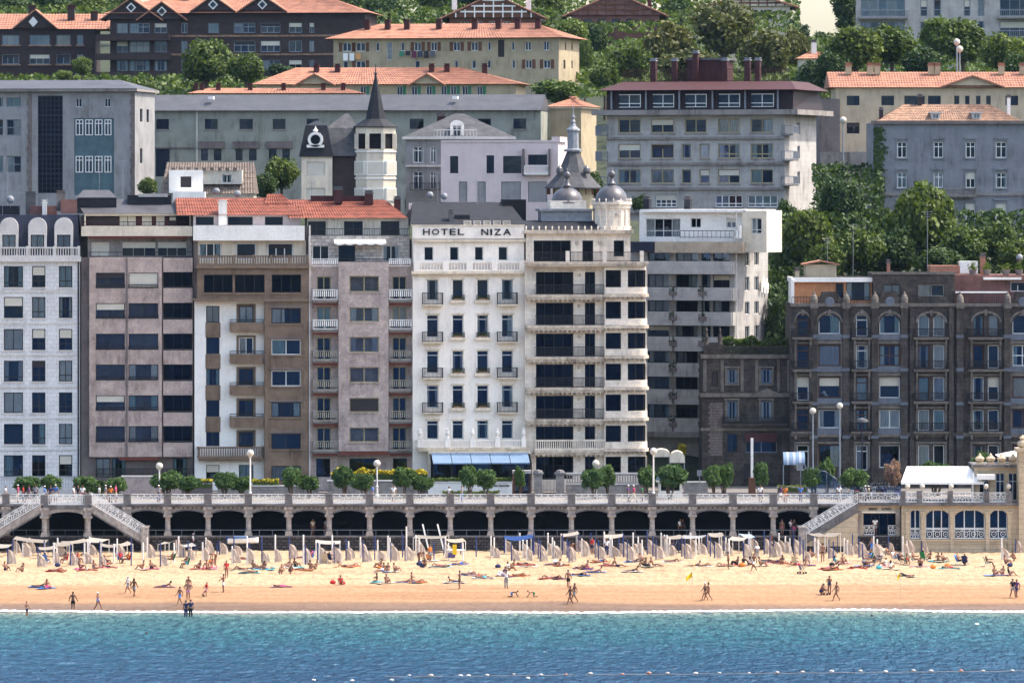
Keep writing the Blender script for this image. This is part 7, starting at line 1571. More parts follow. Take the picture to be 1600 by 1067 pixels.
# ---- lifeguard table with yellow cloth
P = on_beach(712, 876); o = empty('lifeguard_stand', P, 0, 'white lifeguard stand with hanging yellow cloth', 'lifeguard stand')
for x in (-.7,.7):
    for y in (-.4,.4): MB().cyl(x,y,-.2,1.7,.05,n=6).build('leg','pole_white',o)
MB().box(-.85,.85,-.5,.5,1.0,1.08).build('platform','pole_white',o); MB().box(-.3,.1,-.56,-.53,.65,1.6).build('cloth','objcol',o,color=(.75,.50,.02)); mb = MB(); mb.prism([(-.75,.35),(-.1,.3),(.05,.75),(-.7,.8)],-.55,-.2); mb.build('bag','objcol',o,color=(.08,.07,.16))
# ---- flags
for x,yt,yb_,s_,lab in ((1081.5,893,936,-1,'yellow flag on a thin pole at the water, left of the pair'),(1407,893,936,-1,'yellow flag on a thin pole at the water, right of the pair')):
    P = on_beach(x,yb_); h = PZ(yt,P.y)-P.z; o = empty('beach_flag', P, 0, lab, 'flag', 'yellow beach flags'); MB().cyl(0,0,-.2,h,.022,n=6).build('pole','objcol',o,color=(.5,.4,.25)); mb = MB(); n = 6
    W,H = (.55,.85) if x < 1200 else (.3,.8)
    for i in range(n):
        def pt(t_): return (s_*W*t_, .10*math.sin(t_*5), h-H*t_*.6), (s_*W*t_, .10*math.sin(t_*5), h-H*(.55+.45*t_))
        (a,b),(c,d) = pt(i/n), pt((i+1)/n); mb.quad(b,d,c,a)
    mb.build('cloth','objcol',o,color=(.80,.55,.01))
# ---- buoy lines
pr = random.Random(9)
def buoy(x,y,s_,lab,col): 
    D = F*HC/(y-YH); o = obj('buoy', cached('buoy',lambda: MB().lathe(0,0,[(.02,-.2),(.22,-.12),(.3,0),(.22,.12),(.02,.2)],10).mesh('buoy','objcol_gloss',True)), None, (PX(x,D),D,.06), scale=(s_*1.3,s_,s_), label=lab, cat='buoy', group='floating buoy line', color=col)
for i in range(24): x = 640+i*41+pr.uniform(-8,8); buoy(x, 1056-(x-640)*.009+pr.uniform(-1,1), pr.uniform(.35,.6), 'small float on the buoy line along the bottom', pr.choice([(.4,.36,.33),(.4,.16,.1),(.5,.45,.42)]))
for x,y in ((490,1063),(550,1064),(612,1063),(732,1056),(825,1060)): buoy(x,y,.45,'small float on the loose line at bottom centre',(.72,.68,.62))
buoy(1526,976,.55,'single white round buoy off the pavilion',(.85,.85,.83)); mb = MB(); pts = []
for i in range(120):
    x = 600+i*8.6; y = 1057-(x-640)*.009; D = F*HC/(y-YH); pts.append((PX(x,D),D,.03+.02*math.sin(i)))
tag(mb.tube(pts,.015,4).build('buoy_rope','canvas'), 'thin rope of the floating buoy line', 'rope')
for x,yt in ((1269,1038),(1279,1020)):
    D = 430.; o = empty('fishing_mast', (PX(x,D),D,-.3), 0, 'thin white boat mast rising at the bottom edge', 'mast', 'masts at the bottom edge'); h = PZ(yt,D)+.3; MB().tube([(0,0,-.8),(-.15 if x < 1275 else 0,0,h)],.012,5).build('spar','frame_grey',o)
# ---- ball
P = on_beach(318,932); obj('football', MB().lathe(0,0,[(.01,-.11),(.08,-.08),(.11,0),(.08,.08),(.01,.11)],10).mesh('football','objcol',True), None, P+Vector((0,0,.11)), label='dark football beside the kicking child', cat='ball', color=(.05,.05,.04))
# ================================================================ people
BASE = dict(pelvis=(0,0,.92), spine=(0,.01,1.08), chest=(0,.01,1.28), neck=(0,.02,1.45), head=(0,0,1.56), top=(0,.01,1.67),
 shL=(.17,.02,1.38), elL=(.23,.04,1.10), wrL=(.25,-.02,.86), shR=(-.17,.02,1.38), elR=(-.23,.04,1.10), wrR=(-.25,-.02,.86),
 hiL=(.09,0,.88), knL=(.10,-.02,.48), anL=(.10,.03,.07), toL=(.12,-.13,.03), hiR=(-.09,0,.88), knR=(-.10,-.02,.48), anR=(-.10,.03,.07), toR=(-.12,-.13,.03))
RAD = dict(pelvis=.135, spine=.115, chest=.14, neck=.055, head=.10, top=.075, sh=.070, el=.052, wr=.036, pa=.040, hi=.105, kn=.070, an=.048, to=.042)
def sit(lean=0.1, kz=.42, ky=-.42, ay=-.62, arms='knee', spread=.1):
    d = dict(pelvis=(0,0,.12), spine=(0,lean*.3,.28), chest=(0,lean*.7,.48), neck=(0,lean,.65), head=(0,lean-.03,.76), top=(0,lean-.02,.87), shL=(.17,lean*.9,.58), shR=(-.17,lean*.9,.58),
      hiL=(.09,-.02,.11), hiR=(-.09,-.02,.11), knL=(.09+spread,ky,kz), knR=(-.09-spread,ky,kz), anL=(.09+spread*.6,ay,.06), anR=(-.09-spread*.6,ay,.06), toL=(.1+spread*.6,ay-.16,.05), toR=(-.1-spread*.6,ay-.16,.05))
    if arms == 'knee': d.update(elL=(.24,lean-.16,.40), elR=(-.24,lean-.16,.40), wrL=(.16,ky+.06,.40), wrR=(-.16,ky+.06,.40))
    else: d.update(elL=(.26,lean+.14,.36), elR=(-.26,lean+.14,.36), wrL=(.28,lean+.26,.08), wrR=(-.28,lean+.26,.08))
    return d
def lie(prone=False, prop=False):
    d = dict(pelvis=(0,0,.13), spine=(-.16,0,.13), chest=(-.37,0,.14), neck=(-.54,0,.14), head=(-.65,0,.14), top=(-.76,0,.14), shL=(-.46,.17,.13), shR=(-.46,-.17,.13), elL=(-.25,.30,.09), elR=(-.25,-.30,.09), wrL=(-.02,.28,.07), wrR=(-.02,-.28,.07),
      hiL=(.05,.09,.12), hiR=(.05,-.09,.12), knL=(.46,.12,.10), knR=(.46,-.11,.10 if prone else .34), anL=(.87,.12,.07), anR=(.87 if prone else .72,-.11,.07), toL=(.98,.12,.06 if prone else .2), toR=(.98 if prone else .86,-.11,.06))
    if prop: d.update(spine=(-.15,0,.16), chest=(-.33,0,.27), neck=(-.47,0,.38), head=(-.54,0,.48), top=(-.58,0,.58), shL=(-.41,.17,.31), shR=(-.41,-.17,.31), elL=(-.48,.22,.06), elR=(-.48,-.22,.06), wrL=(-.70,.14,.05), wrR=(-.70,-.14,.05))
    return d
POSES = {
 'stand': {}, 'wade': dict(elL=(.30,.02,1.12), wrL=(.36,-.1,.95), elR=(-.30,.02,1.12), wrR=(-.36,-.1,.95)),
 'hips': dict(elL=(.40,.06,1.14), wrL=(.20,.0,.98), elR=(-.40,.06,1.14), wrR=(-.20,.0,.98)),
 'armup': dict(elL=(.24,-.18,1.20), wrL=(.05,-.22,1.36), elR=(-.24,-.12,1.16), wrR=(-.10,-.30,1.10)),
 'walk': dict(knL=(.10,-.22,.50), anL=(.10,-.34,.09), toL=(.11,-.50,.07), knR=(-.10,.10,.47), anR=(-.10,.36,.12), toR=(-.10,.26,.03), elL=(.23,.16,1.12), wrL=(.24,.14,.88), elR=(-.23,-.06,1.10), wrR=(-.24,-.24,.92)),
 'kick': dict(knL=(.10,-.26,.58), anL=(.10,-.50,.26), toL=(.11,-.62,.20), chest=(0,.05,1.27), neck=(0,.08,1.43), head=(0,.05,1.54), top=(0,.06,1.65), elL=(.34,.12,1.14), wrL=(.45,.0,.98), elR=(-.34,-.05,1.14), wrR=(-.44,-.18,1.0)),
 'sit': sit(), 'sitback': sit(.24,.20,-.44,-.84,'back',.05), 'sitcross': sit(.0,.16,-.30,-.22,'knee',.28),
 'chair': {k: (v[0], v[1], v[2]+.30) if k[:2] not in ('kn','an','to') else v for k, v in sit(.18,.46,-.42,-.60,'knee',.03).items()},
 'lie': lie(), 'prone': lie(True), 'prop': lie(True, True),
 'crouch': dict(pelvis=(0,.10,.30), spine=(0,.02,.44), chest=(0,-.08,.62), neck=(0,-.16,.77), head=(0,-.22,.87), top=(0,-.22,.98), shL=(.17,-.12,.72), shR=(-.17,-.12,.72), elL=(.22,-.28,.50), elR=(-.22,-.28,.50), wrL=(.12,-.46,.42), wrR=(-.12,-.46,.42), hiL=(.09,.08,.29), hiR=(-.09,.08,.29), knL=(.14,-.28,.46), knR=(-.14,-.26,.44), anL=(.11,.02,.07), anR=(-.11,.04,.07), toL=(.12,-.14,.03), toR=(-.12,-.12,.03)),
 'crawl': dict(pelvis=(.30,0,.46), spine=(.14,0,.50), chest=(-.06,0,.50), neck=(-.22,0,.52), head=(-.33,0,.58), top=(-.42,0,.66), shL=(-.14,.17,.48), shR=(-.14,-.17,.48), elL=(-.22,.20,.26), elR=(-.24,-.20,.26), wrL=(-.34,.16,.06), wrR=(-.40,-.16,.06), hiL=(.32,.09,.42), hiR=(.32,-.09,.42), knL=(.28,.11,.06), knR=(.24,-.11,.06), anL=(.66,.11,.06), anR=(.62,-.11,.06), toL=(.78,.11,.04), toR=(.74,-.11,.04)),
 'bend': dict(pelvis=(0,.12,.88), spine=(0,.02,1.0), chest=(0,-.20,1.08), neck=(0,-.36,1.08), head=(0,-.46,1.04), top=(0,-.55,.98), shL=(.17,-.28,1.06), shR=(-.17,-.28,1.06), elL=(.20,-.34,.80), elR=(-.20,-.34,.80), wrL=(.16,-.44,.58), wrR=(-.16,-.44,.58), hiL=(.09,.10,.85), hiR=(-.09,.10,.85), knL=(.10,.0,.47), knR=(-.10,.0,.47)),
}
BONES = [('pelvis','spine'),('spine','chest'),('chest','neck'),('neck','head'),('head','top')]
for s_ in 'LR': BONES += [('chest','sh'+s_),('sh'+s_,'el'+s_),('el'+s_,'wr'+s_),('wr'+s_,'pa'+s_),('pelvis','hi'+s_),('hi'+s_,'kn'+s_),('kn'+s_,'an'+s_),('an'+s_,'to'+s_)]
FWD = {'lie': Vector((0,0,1)), 'prone': Vector((0,0,-1)), 'prop': Vector((-1,0,.1)), 'crawl': Vector((-.6,0,-.6)), 'bend': Vector((0,-.5,-.8))}
BODY = {}
def make_body(pose):
    J = {k: Vector(v) for k, v in {**BASE, **POSES[pose]}.items()}
    for s_ in 'LR':
        d = (J['wr'+s_]-J['el'+s_]).normalized(); J['pa'+s_] = J['wr'+s_]+d*.07
    names = list(J); vs = [tuple(J[n]) for n in names]; es = [(names.index(a), names.index(b)) for a, b in BONES]; rad = [RAD.get(n, RAD.get(n[:2], .05)) for n in names]
    for s_ in 'LR':      # five fingers of different length, slightly curled; the thumb leaves the side of the palm
        w0, p0 = J['wr'+s_], J['pa'+s_]; d = (p0-w0).normalized(); sd = d.cross(Vector((0,1,0)) if abs(d.y) < .8 else Vector((1,0,0))).normalized(); cu = d.cross(sd)
        for k, ln in enumerate((.065,.078,.072,.055)):
            r_ = p0+sd*(.024*(k-1.5)); e1 = r_+d*ln*.6+sd*(.006*(k-1.5)); e2 = e1+(d*.8+cu*.5).normalized()*ln*.45; b = len(vs); vs += [tuple(e1), tuple(e2)]; rad += [.010,.008]; es += [(names.index('pa'+s_), b), (b, b+1)]
        e1 = w0+d*.035+sd*(-.045); b = len(vs); vs += [tuple(e1), tuple(e1+d*.04-sd*.012)]; rad += [.012,.009]; es += [(names.index('wr'+s_), b), (b, b+1)]
    me = bpy.data.meshes.new('body'); me.from_pydata(vs, es, []); o = bpy.data.objects.new('tmp', me); COL.objects.link(o)
    md = o.modifiers.new('skin', 'SKIN'); sv = me.skin_vertices[0].data
    for i, r in enumerate(rad): sv[i].radius = (r, r*(.78 if names[i:i+1] and names[i] in ('spine','chest','pelvis') else 1)); sv[i].use_root = (i == 0)
    ss = o.modifiers.new('sub', 'SUBSURF'); ss.levels = 1; ss.render_levels = 1
    dg = bpy.context.evaluated_depsgraph_get(); bm_ = bpy.data.meshes.new_from_object(o.evaluated_get(dg)); bpy.data.objects.remove(o)
    bm_.materials.clear(); bm_.materials.append(M['skin']); bm_.polygons.foreach_set('use_smooth', [True]*len(bm_.polygons))
    lab = []
    for v in bm_.vertices:
        best = None
        for a, b in BONES:
            A_, B_ = J[a], J[b]; ab = B_-A_; t_ = max(0, min(1, (v.co-A_).dot(ab)/ab.length_squared)); dd = (v.co-A_-ab*t_).length/ (RAD.get(a, RAD.get(a[:2],.05))+.02)
            if best is None or dd < best[0]: best = (dd, a[:2]+b[:2], t_)
        lab.append((best[1], best[2]))
    BODY[pose] = (bm_, lab, J)
def garment(pose, kind):
    def fn():
        me, lab, J = BODY[pose]; fwd = FWD.get(pose, Vector((0,-1,0))).normalized(); up = (J['top']-J['head']).normalized(); hd = J['head']
        def sel(i):
            b, t_ = lab[i]; c = me.vertices[i].co
            if kind == 'hair': return b in ('neha','heto') and ((c-hd).dot(fwd) < .035 and (c-hd).dot(up) > -.05 or (c-hd).dot(up) > .075)
            if kind == 'longhair': return b in ('neha','heto','chne') and ((c-hd).dot(fwd) < .03 and (c-hd).dot(up) > -.16 or (c-hd).dot(up) > .075)
            if kind == 'cap': return b in ('neha','heto') and (c-hd).dot(up) > .045
            if kind == 'shorts': return b in ('pehi',) or (b == 'pesp' and t_ < .5) or (b == 'hikn' and t_ < .62)
            if kind == 'briefs': return b in ('pehi',) or (b == 'pesp' and t_ < .35) or (b == 'hikn' and t_ < .1)
            if kind == 'swimsuit': return b in ('pehi','pesp','spch') or (b == 'hikn' and t_ < .08) or (b == 'chne' and t_ < .3)
            if kind == 'bikini_top': return (b == 'spch' and t_ > .45) or (b == 'chne' and t_ < .12)
            if kind == 'shirt': return b in ('pesp','spch','chsh') or (b == 'chne' and t_ < .6) or (b == 'shel' and t_ < .6)
            if kind == 'trousers': return b in ('pehi','hikn') or (b == 'pesp' and t_ < .4) or (b == 'knan' and t_ < .9)
            if kind == 'dress': return b in ('pehi','pesp','spch') or (b == 'chne' and t_ < .5) or (b == 'hikn' and t_ < .8)
        S = [sel(i) for i in range(len(me.vertices))]; fs = [p.vertices[:] for p in me.polygons if all(S[i] for i in p.vertices)]
        if not fs: fs = [me.polygons[0].vertices[:]]
        ids = sorted({i for f in fs for i in f}); mp_ = {i: k for k, i in enumerate(ids)}; off = .028 if 'hair' in kind else .024 if kind == 'cap' else .016
        g = bpy.data.meshes.new(kind); g.from_pydata([tuple(me.vertices[i].co+me.vertices[i].normal*off) for i in ids], [], [tuple(mp_[i] for i in f) for f in fs]); g.materials.append(M['objcol']); g.polygons.foreach_set('use_smooth', [True]*len(fs)); return g
    return cached(('gar', pose, kind), fn)
for pz in POSES: make_body(pz)
CN = {'black':(.012,.012,.014),'navy':(.02,.03,.09),'blue':(.07,.18,.48),'white':(.80,.79,.76),'red':(.50,.03,.03),'pink':(.62,.08,.20),'green':(.03,.20,.07),'orange':(.65,.18,.03),'grey':(.25,.25,.26),'purple':(.12,.05,.16),'striped':(.45,.22,.28),'brown':(.13,.07,.04),'yellow':(.75,.55,.05),'turquoise':(.05,.35,.42),'beige':(.5,.42,.3)}
SK = [(.22,.105,.065),(.14,.065,.04),(.29,.155,.10),(.19,.085,.05),(.25,.125,.08)]; HR = [(.015,.010,.008),(.03,.017,.01),(.07,.04,.02),(.012,.012,.012)]
PW = {'stand':'standing','wade':'wading','hips':'standing hands on hips','armup':'standing with raised arms','walk':'walking','kick':'kicking a ball','sit':'sitting with knees up','sitback':'sitting leaning back','sitcross':'sitting cross-legged','chair':'in a low chair','lie':'lying on back','prone':'lying face down','prop':'lying propped on elbows','crouch':'crouching','crawl':'on hands and knees','bend':'bending forward'}
pp = random.Random(33)
m_beach_chair = None
def person(x, y, pose, g=None, c=None, rz=None, h=1.0, g2=None, c2=None, place=None, loc=None, hair=None, skin=None, towel=None):
    """x, y: photo pixel of the contact point with the ground"""
    P = loc if loc is not None else on_beach(x, y); flat = pose in ('lie','prone','prop'); g = g or pp.choice(['briefs','briefs','shorts','swimsuit']); c = c or pp.choice(['black','navy','red','blue','white','pink','green','brown','purple','striped'])
    if rz is None: rz = R(pp.choice([0,180])+pp.uniform(-25,25)) if flat else R(pp.choice([80,-80,60,-60,20,160,-20])+pp.uniform(-20,20))
    place = place or ('near the left staircase' if x < 240 else 'below the striped balconies' if x < 460 else 'below the travertine house' if x < 640 else 'below the hotel' if x < 830 else 'below the domed house' if x < 1020 else 'left of the pavilion' if x < 1340 else 'before the pavilion')
    place = {'below the striped balconies':'below the balustraded house'}.get(place, place)
    if loc is None and len(place.split())+len(PW[pose].split()) > 6: place = {'below the balustraded house':'left of centre','below the travertine house':'left of centre','below the domed house':'right of centre','near the left staircase':'at left','left of the pavilion':'at right'}.get(place, place)
    zone = 'at the water' if y > 934 else 'on open sand' if y > 897 else ''
    if loc is not None: zone = ''
    lab = ' '.join(f"person in {c} {g.replace('_',' ')} {PW[pose]} {zone} {place}".split())
    o = obj('person', BODY[pose][0], None, tuple(P), rz, (h,h,h), label=lab, cat='person', group='people on the promenade' if loc is not None else 'people on the beach', color=skin or pp.choice(SK))
    hk = hair or pp.choice(['hair','hair','longhair']); obj('hair' if hk != 'cap' else 'cap', garment(pose, hk), o, color=(.8,.8,.78) if hk == 'cap' else pp.choice(HR)); obj(g, garment(pose, g), o, color=CN[c])
    if g == 'briefs' and g2 is None and pp.random() < .55: g2, c2 = 'bikini_top', c
    if g2: obj(g2, garment(pose, g2), o, color=CN[c2 or c])
    if flat or towel or (towel is None and pose in ('sit','sitback','sitcross') and pp.random() < .6):
        tc_ = pp.choice(['white','blue','red','pink','beige','turquoise','purple','striped','orange']); q = obj('towel', cached(('towel',pp.choice([0,1])), lambda: (lambda mb: (mb.__init__(), [mb.quad((-1+.25*i,-.45,.02+.015*math.sin(i*2)),(-.75+.25*i,-.45,.02+.015*math.sin(i*2+2)),(-.75+.25*i,.45,.025),(-1+.25*i,.45,.02)) for i in range(8)], mb.mesh('towel','objcol'))[-1])(MB())), None, (P.x,P.y,P.z+.04), rz if flat else rz+pp.uniform(-.4,.4), label=f"{tc_} beach towel under a bather {zone} {place}", cat='towel', group='beach towels', color=CN[tc_])
    if pose == 'chair':
        q = empty('beach_chair', (P.x,P.y,P.z), rz, f"low folding beach chair {zone} {place}", 'chair', 'beach chairs'); cc = CN[pp.choice(['white','blue','green','red','beige','navy'])]
        mb = MB(); mb.quad((-.26,-.34,.36),(.26,-.34,.36),(.26,.10,.28),(-.26,.10,.28)); mb.build('seat','objcol',q,color=cc); mb = MB(); mb.quad((-.26,.12,.28),(.26,.12,.28),(.26,.42,.95),(-.26,.42,.95)); mb.build('backrest','objcol',q,color=cc)
        for s_ in (-1,1):
            mb = MB(); mb.tube([(s_*.28,-.36,-.05),(s_*.28,-.36,.37),(s_*.28,.12,.28),(s_*.28,.42,.96)],.016,5); mb.tube([(s_*.28,.16,.3),(s_*.28,.30,-.05)],.016,5); mb.build('side_frame','pole_white',q)
    return o
# -- walkers and bathers near the water, one by one
S = person
S(42,964,'wade','shorts','navy',R(60),.85); S(114,955,'wade','shorts','black',R(170),1.05,hair='hair',skin=SK[1]); S(153,953,'walk','swimsuit','blue',R(70),.95,hair='cap'); S(200,927,'walk','shorts','grey',R(-60),.95,'shirt','white',hair='cap'); S(209.5,932,'walk','shorts','grey',R(160),1.0,skin=SK[1])
S(281,945,'walk','shorts','blue',R(-50),1.0,hair='hair'); S(294,937,'hips','shorts','striped',R(5),1.02,hair='hair'); S(294.5,929,'stand','shorts','navy',R(0),1.0,hair='hair'); S(322.5,932,'kick','shorts','striped',R(-70),.8,'shirt','red',hair='hair'); S(349,925,'armup','shorts','white',R(-80),1.0,hair='hair'); S(354,902,'stand','briefs','red',R(10),.95,'shirt','red')
S(290.5,966,'stand','trousers','navy',R(160),.95,'shirt','navy',hair='hair'); S(298,966,'stand','trousers','black',R(200),1.0,'shirt','navy',hair='hair')
S(718,920,'stand','shorts','black',R(-80),1.02,hair='hair'); S(791,919,'armup','trousers','grey',R(180),1.02,'shirt','white',hair='hair'); S(888,919,'walk','shorts','black',R(170),1.02,hair='hair'); S(891,944,'walk','briefs','black',R(-60),1.0,'bikini_top','black','longhair' if False else None); S(897.5,941,'walk','shorts','grey',R(-70),1.05)
S(804,932,'crawl','shorts','blue',R(180),.85,hair='hair'); S(830,932,'crawl','shorts','green',R(0),.85,hair='hair'); S(1101.5,938,'walk','swimsuit','brown',R(-70),.98,hair='cap'); S(1106.5,938,'walk','briefs','brown',R(-100),1.0)
S(1283,929,'crouch','dress','navy',R(90),1.05); S(1296,928,'armup','swimsuit','navy',R(-10),1.0); S(1307,938.5,'walk','briefs','black',R(-75),1.03,hair='hair'); S(1582.5,934,'walk','shorts','grey',R(20),1.05,'shirt','black'); S(1588.5,934,'walk','shorts','navy',R(-30),1.0,'shirt','purple')
S(1138,889,'hips','briefs','black',R(90),1.0); S(1178,892,'walk','shorts','white',R(-60),1.0); S(1285.5,878,'stand','briefs','black',R(180),1.08,hair='hair'); S(1183,872,'bend','trousers','grey',R(180),1.0,'shirt','white'); S(1362,866,'walk','dress','blue',R(-60),1.0); S(302,858,'stand','trousers','navy',R(90),1.0,'shirt','white',hair='cap'); S(278,866,'stand','shorts','grey',R(20),1.0); S(894,866,'bend','briefs','orange',R(40),1.0); S(336,882,'bend','briefs','black',R(-60),1.0); S(672,878,'stand','shorts','grey',R(40),1.0,'shirt','orange'); S(655,880,'bend','briefs','black',R(60),1.0); S(1205,860,'stand','shorts','beige',R(30),1.0)
S(788,900,'sit','trousers','white',R(-60),1.05,'shirt','purple'); S(925,866,'stand','shorts','navy',R(-40),1.0,'shirt','red'); S(948,868,'stand','trousers','navy',R(10),1.0,'shirt','white')
Q = """8,891,sit,shorts,navy 35,893,sit,swimsuit,black 73,919,sitcross,dress,pink 62,917,lie,briefs,beige 88,892,lie,briefs,purple 125,889,sit,briefs,grey 146,889,sitcross,swimsuit,navy 136,891,prone,briefs,white 168,887,prop,shorts,black 188,879,chair,shirt,red 199,880,chair,shirt,orange 164,881,sit,briefs,brown 223,889,sit,briefs,brown 236,889,sit,shorts,navy 101,880,chair,briefs,striped 123,879,chair,shirt,orange 116,881,chair,briefs,white 258,917,prop,shorts,navy 72,881,chair,briefs,grey
290,887,chair,swimsuit,turquoise 312,889,sit,swimsuit,white 324,889,sitback,briefs,black 330,887,sitback,briefs,blue 376,890,lie,briefs,black 390,895,prone,briefs,brown 396,889,sit,briefs,white 403,888,prop,briefs,red 413,890,sit,briefs,red 452,887,sit,briefs,black 461,886,sit,swimsuit,black 440,917,prone,dress,pink 374,873,sitback,briefs,purple 485,889,sit,briefs,black 494,889,sit,briefs,beige 508,880,chair,briefs,pink 516,879,chair,swimsuit,red 438,897,crouch,briefs,blue 453,896,crouch,briefs,red 474,891,prone,briefs,black 470,872,prop,shirt,white 268,880,chair,briefs,red 485,876,chair,shirt,pink
532,913,sit,shirt,red 589,909,sitcross,briefs,striped 604,911,sit,swimsuit,purple 643,908,sitcross,swimsuit,navy 652,910,lie,briefs,red 634,910,prop,briefs,orange 595,886,sit,briefs,brown 597,893,sitback,briefs,white 606,893,sit,briefs,black 617,893,sit,swimsuit,navy 549,885,lie,briefs,green 537,886,prop,shorts,black 664,886,crouch,shorts,black 686,885,lie,briefs,red 690,886,prone,briefs,pink 718,882,lie,shorts,blue 755,903,prone,shorts,turquoise 748,900,lie,briefs,red 710,910,prop,shorts,navy 670,876,sit,shirt,orange 733,898,lie,briefs,grey
802,888,sit,briefs,navy 812,900,lie,briefs,brown 820,882,prone,shorts,black 867,882,prop,swimsuit,black 878,884,lie,briefs,white 917,889,sit,swimsuit,pink 911,888,lie,briefs,red 931,894,prop,briefs,red 906,899,lie,shorts,black 964,885,sitback,shorts,navy 951,884,prop,briefs,grey 858,904,lie,briefs,striped 868,904,lie,swimsuit,black 988,893,prop,swimsuit,black 1008,885,sit,shorts,black 1021,884,sitback,briefs,red 1001,878,sit,swimsuit,white 990,878,lie,shirt,grey 938,878,lie,shorts,blue 1050,878,lie,briefs,red 795,891,sit,shirt,white 824,885,prone,briefs,red 1050,856,chair,shirt,navy
1085,885,prop,briefs,yellow 1099,885,lie,briefs,red 1152,883,sit,trousers,black 1161,883,sitback,shirt,black 1172,883,sit,shirt,white 1188,884,sit,briefs,red 1200,877,prone,shorts,black 1222,881,sit,briefs,brown 1233,881,prop,briefs,white 1243,884,chair,swimsuit,green 1259,883,sitback,briefs,navy 1267,871,sit,briefs,white 1294,889,lie,swimsuit,pink 1302,890,prop,shorts,black 1306,882,sit,shirt,turquoise 1317,880,sit,swimsuit,purple 1340,888,lie,briefs,red 1131,884,lie,briefs,red 1212,879,lie,shorts,navy
1392,889,sit,shirt,white 1383,885,sit,shirt,white 1364,885,chair,shirt,black 1372,883,chair,shirt,navy 1387,872,chair,briefs,white 1401,878,chair,swimsuit,grey 1408,880,chair,briefs,beige 1418,882,chair,swimsuit,red 1428,880,chair,briefs,white 1438,885,sit,swimsuit,black 1443,877,chair,briefs,black 1453,874,sit,shorts,brown 1466,877,sitcross,briefs,black 1473,877,sit,swimsuit,brown 1498,882,chair,trousers,black 1508,883,chair,briefs,orange 1484,888,prone,shorts,red 1416,901,lie,trousers,black 1571,881,sit,swimsuit,purple 1585,876,crouch,briefs,brown 1554,899,sit,swimsuit,pink 1567,898,sit,swimsuit,black 1577,899,sit,shirt,black 1543,885,chair,briefs,white 1350,884,sit,shirt,grey 1358,879,chair,shirt,blue"""
for tk in Q.split():
    x, y, ps, g, c = tk.split(','); S(float(x), float(y), ps, g, c)
# -- swimmers
for x,y,lab in ((238,990,'dark head of a swimmer in the water at left'),(1371,962,'swimmer with raised arm off the pavilion')):
    D = F*HC/(y-YH); o = obj('swimmer', BODY['prop'][0], None, (PX(x,D),D,-.42), R(20), label=lab, cat='person', color=SK[1]); obj('hair', garment('prop','hair'), o, color=HR[0]); obj('shorts', garment('prop','shorts'), o, color=CN['navy'])
# -- people on the promenade and in the gallery
for i,(x,g,c,g2,c2,hk) in enumerate([(9,'trousers','grey','shirt','white','hair'),(28,'trousers','beige','shirt','pink','cap'),(36,'trousers','navy','shirt','red','hair'),(45,'shorts','black','shirt','purple','hair'),(55,'trousers','black','shirt','grey','hair'),(70,'trousers','navy','shirt','blue','cap'),(79,'trousers','black','shirt','navy','hair'),(87,'shorts','beige','shirt','blue','cap'),(115,'shorts','grey','shirt','white','hair'),(122,'trousers','black','shirt','black','hair'),(129,'shorts','red','shirt','white','hair'),(155,'trousers','grey','shirt','white','hair'),(165,'shorts','beige','shirt','grey','cap'),(173,'shorts','navy','shirt','orange','cap'),(181,'shorts','beige','shirt','pink','hair'),(248,'trousers','navy','shirt','grey','cap'),(582,'trousers','grey','shirt','blue','hair'),(615,'shorts','beige','shirt','white','hair'),(702,'trousers','navy','shirt','white','hair'),(722,'trousers','blue','shirt','grey','hair'),(982,'trousers','black','shirt','purple','cap'),(990,'trousers','beige','shirt','pink','cap'),(1003,'trousers','black','shirt','green','hair'),(1188,'shorts','navy','shirt','white','hair'),(1220,'shorts','white','shirt','purple','hair'),(1227,'shorts','orange','shirt','orange','hair'),(1251,'trousers','navy','shirt','blue','hair'),(1311,'trousers','grey','shirt','white','hair'),(1352,'trousers','black','shirt','grey','cap'),(1357,'trousers','black','shirt','beige','cap')]):
    D = 555.2+1.6*((i*7)%5)/5; S(x, 770, 'stand' if i%3 else 'walk', g, c, R(pp.choice([0,90,-90,180])), pp.uniform(.95,1.05), g2, c2, 'behind the promenade railing', at(x,D), hk)
zg = az(838)
for x,g,c,g2,c2,ps in ((1222,'briefs','pink','bikini_top','pink','stand'),(1236,'shorts','navy','shirt','white','armup'),(1241,'shorts','pink','shirt','black','stand')): S(x, 838, ps, g, c, R(20), .98, g2, c2, 'under the right arches', Vector((PX(x,553.9),553.9,zg)))
S(1367, 838, 'stand', 'shorts', 'grey', R(180), 1.05, 'shirt', 'white', 'in the pavilion entrance', Vector((PX(1367,552.9),552.6,PZ(836,552.6))))
for x,g2,c2 in ((489,'shirt','beige'),(510,'shirt','grey')): S(x, 838, 'stand', 'trousers', 'brown', R(40), 1.0, g2, c2, 'in a left arch', Vector((PX(x,554),554,zg)))
for x,c2 in ((1063,'white'),(1067,'black')): S(x, 838, 'stand', 'trousers', 'black', R(40), 1.0, 'shirt', c2, 'in a right arch', Vector((PX(x,554),554,zg)))
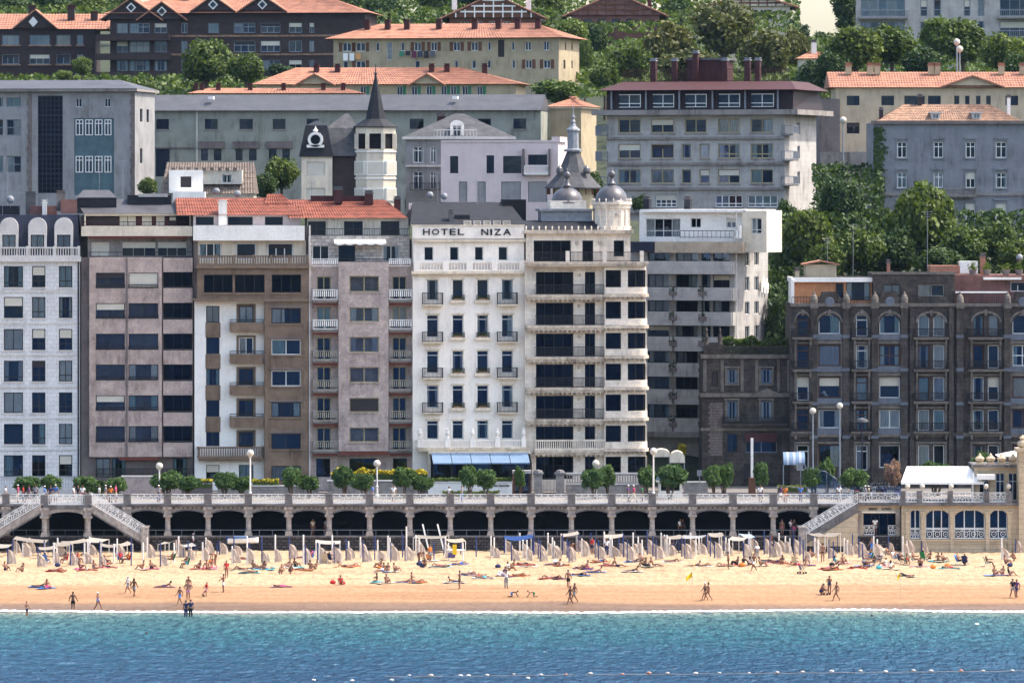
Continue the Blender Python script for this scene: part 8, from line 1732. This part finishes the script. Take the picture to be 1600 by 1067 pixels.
# -- pushchair on the sand
for x,y,lab in ((1253,896,'dark folding pushchair on the sand left of the pavilion'),(1290,929,'dark pushchair beside the crouching person')):
    P = on_beach(x,y); o = empty('pushchair', P, R(60), lab, 'pushchair'); mb = MB(); mb.tube([(-.25,.3,.95),(-.25,-.3,.1)],.018,5); mb.tube([(.25,.3,.95),(.25,-.3,.1)],.018,5); mb.tube([(-.25,-.2,.6),(-.25,.3,.1)],.018,5); mb.tube([(.25,-.2,.6),(.25,.3,.1)],.018,5); mb.build('frame','iron',o); mb = MB(); mb.quad((-.22,-.25,.42),(.22,-.25,.42),(.22,.1,.36),(-.22,.1,.36)); mb.quad((-.22,.1,.36),(.22,.1,.36),(.22,.28,.8),(-.22,.28,.8)); mb.build('seat','objcol',o,color=(.03,.03,.05))
    for sx_ in (-.25,.25):
        for yy in (-.3,.3): mb = MB(); mb.lathe(0,0,[(.1,-.02),(.1,.02)],10); mb.v = [(sx_+p[2],yy+p[0],.1+p[1]) for p in mb.v]; mb.build('wheel','black_paint',o)
# -- bags
pr = random.Random(77)
for i,(x,y) in enumerate([(427,889),(520,912),(535,913),(655,883),(660,886),(778,887),(735,897),(1012,886),(1246,884),(1373,889),(1480,886),(1458,888),(1578,885),(90,885),(330,880),(598,893),(868,880),(1160,885),(1300,884)]):
    P = on_beach(x,y); cn = pr.choice(['black','navy','red','turquoise','orange','white','beige']); mb = MB(); mb.lathe(0,0,[(.12,0),(.24,.08),(.26,.2),(.16,.32),(.03,.36)],8); mb.tube([(-.12,0,.3),(0,0,.5),(.12,0,.3)],.02,4); q = mb.build('beach_bag','objcol',None,tuple(P),label=f"{cn} beach bag on the sand {'near the left staircase' if x < 240 else 'below the hotel' if x < 830 else 'right of centre'}",cat='bag',group='beach bags',color=CN[cn]); q.scale = (1.1,.7,1)
# ================================================================ air between the camera and the hill
m, t = _nodes('haze'); out = _n(t, 'OutputMaterial'); pv = _n(t, 'VolumePrincipled')
pv.inputs['Color'].default_value = (.40, .62, 1.0, 1); pv.inputs['Density'].default_value = .000016; pv.inputs['Anisotropy'].default_value = .2
t.links.new(pv.outputs[0], out.inputs['Volume']); M['haze'] = m
hz_ = MB().box(-320, 320, -60, 1420, -4.5, 125).build('haze', 'haze', kind='stuff')
# ================================================================ labels: number look-alikes so that each label points at one thing
ORD = ['zeroth','first','second','third','fourth','fifth','sixth','seventh','eighth','ninth','tenth','eleventh','twelfth','thirteenth','fourteenth','fifteenth','sixteenth','seventeenth','eighteenth','nineteenth']
TENS = {2:'twent',3:'thirt',4:'fort',5:'fift',6:'sixt',7:'sevent',8:'eight',9:'ninet'}
def ordinal(n):
    if n < 20: return ORD[n]
    a, b = divmod(n, 10)
    return TENS[a]+('ieth' if b == 0 else 'y-'+ORD[b])
bpy.context.view_layer.update()
same = {}
for o in sc.objects:
    if o.parent is None and 'label' in o: same.setdefault(o['label'], []).append(o)
for lab, os_ in same.items():
    if len(os_) < 2: continue
    os_.sort(key=lambda o: o.location.x/o.location.y)
    for i, o in enumerate(os_): o['label'] = lab+', '+('leftmost' if i == 0 else 'rightmost' if i == len(os_)-1 else ordinal(i+1)+' from left')
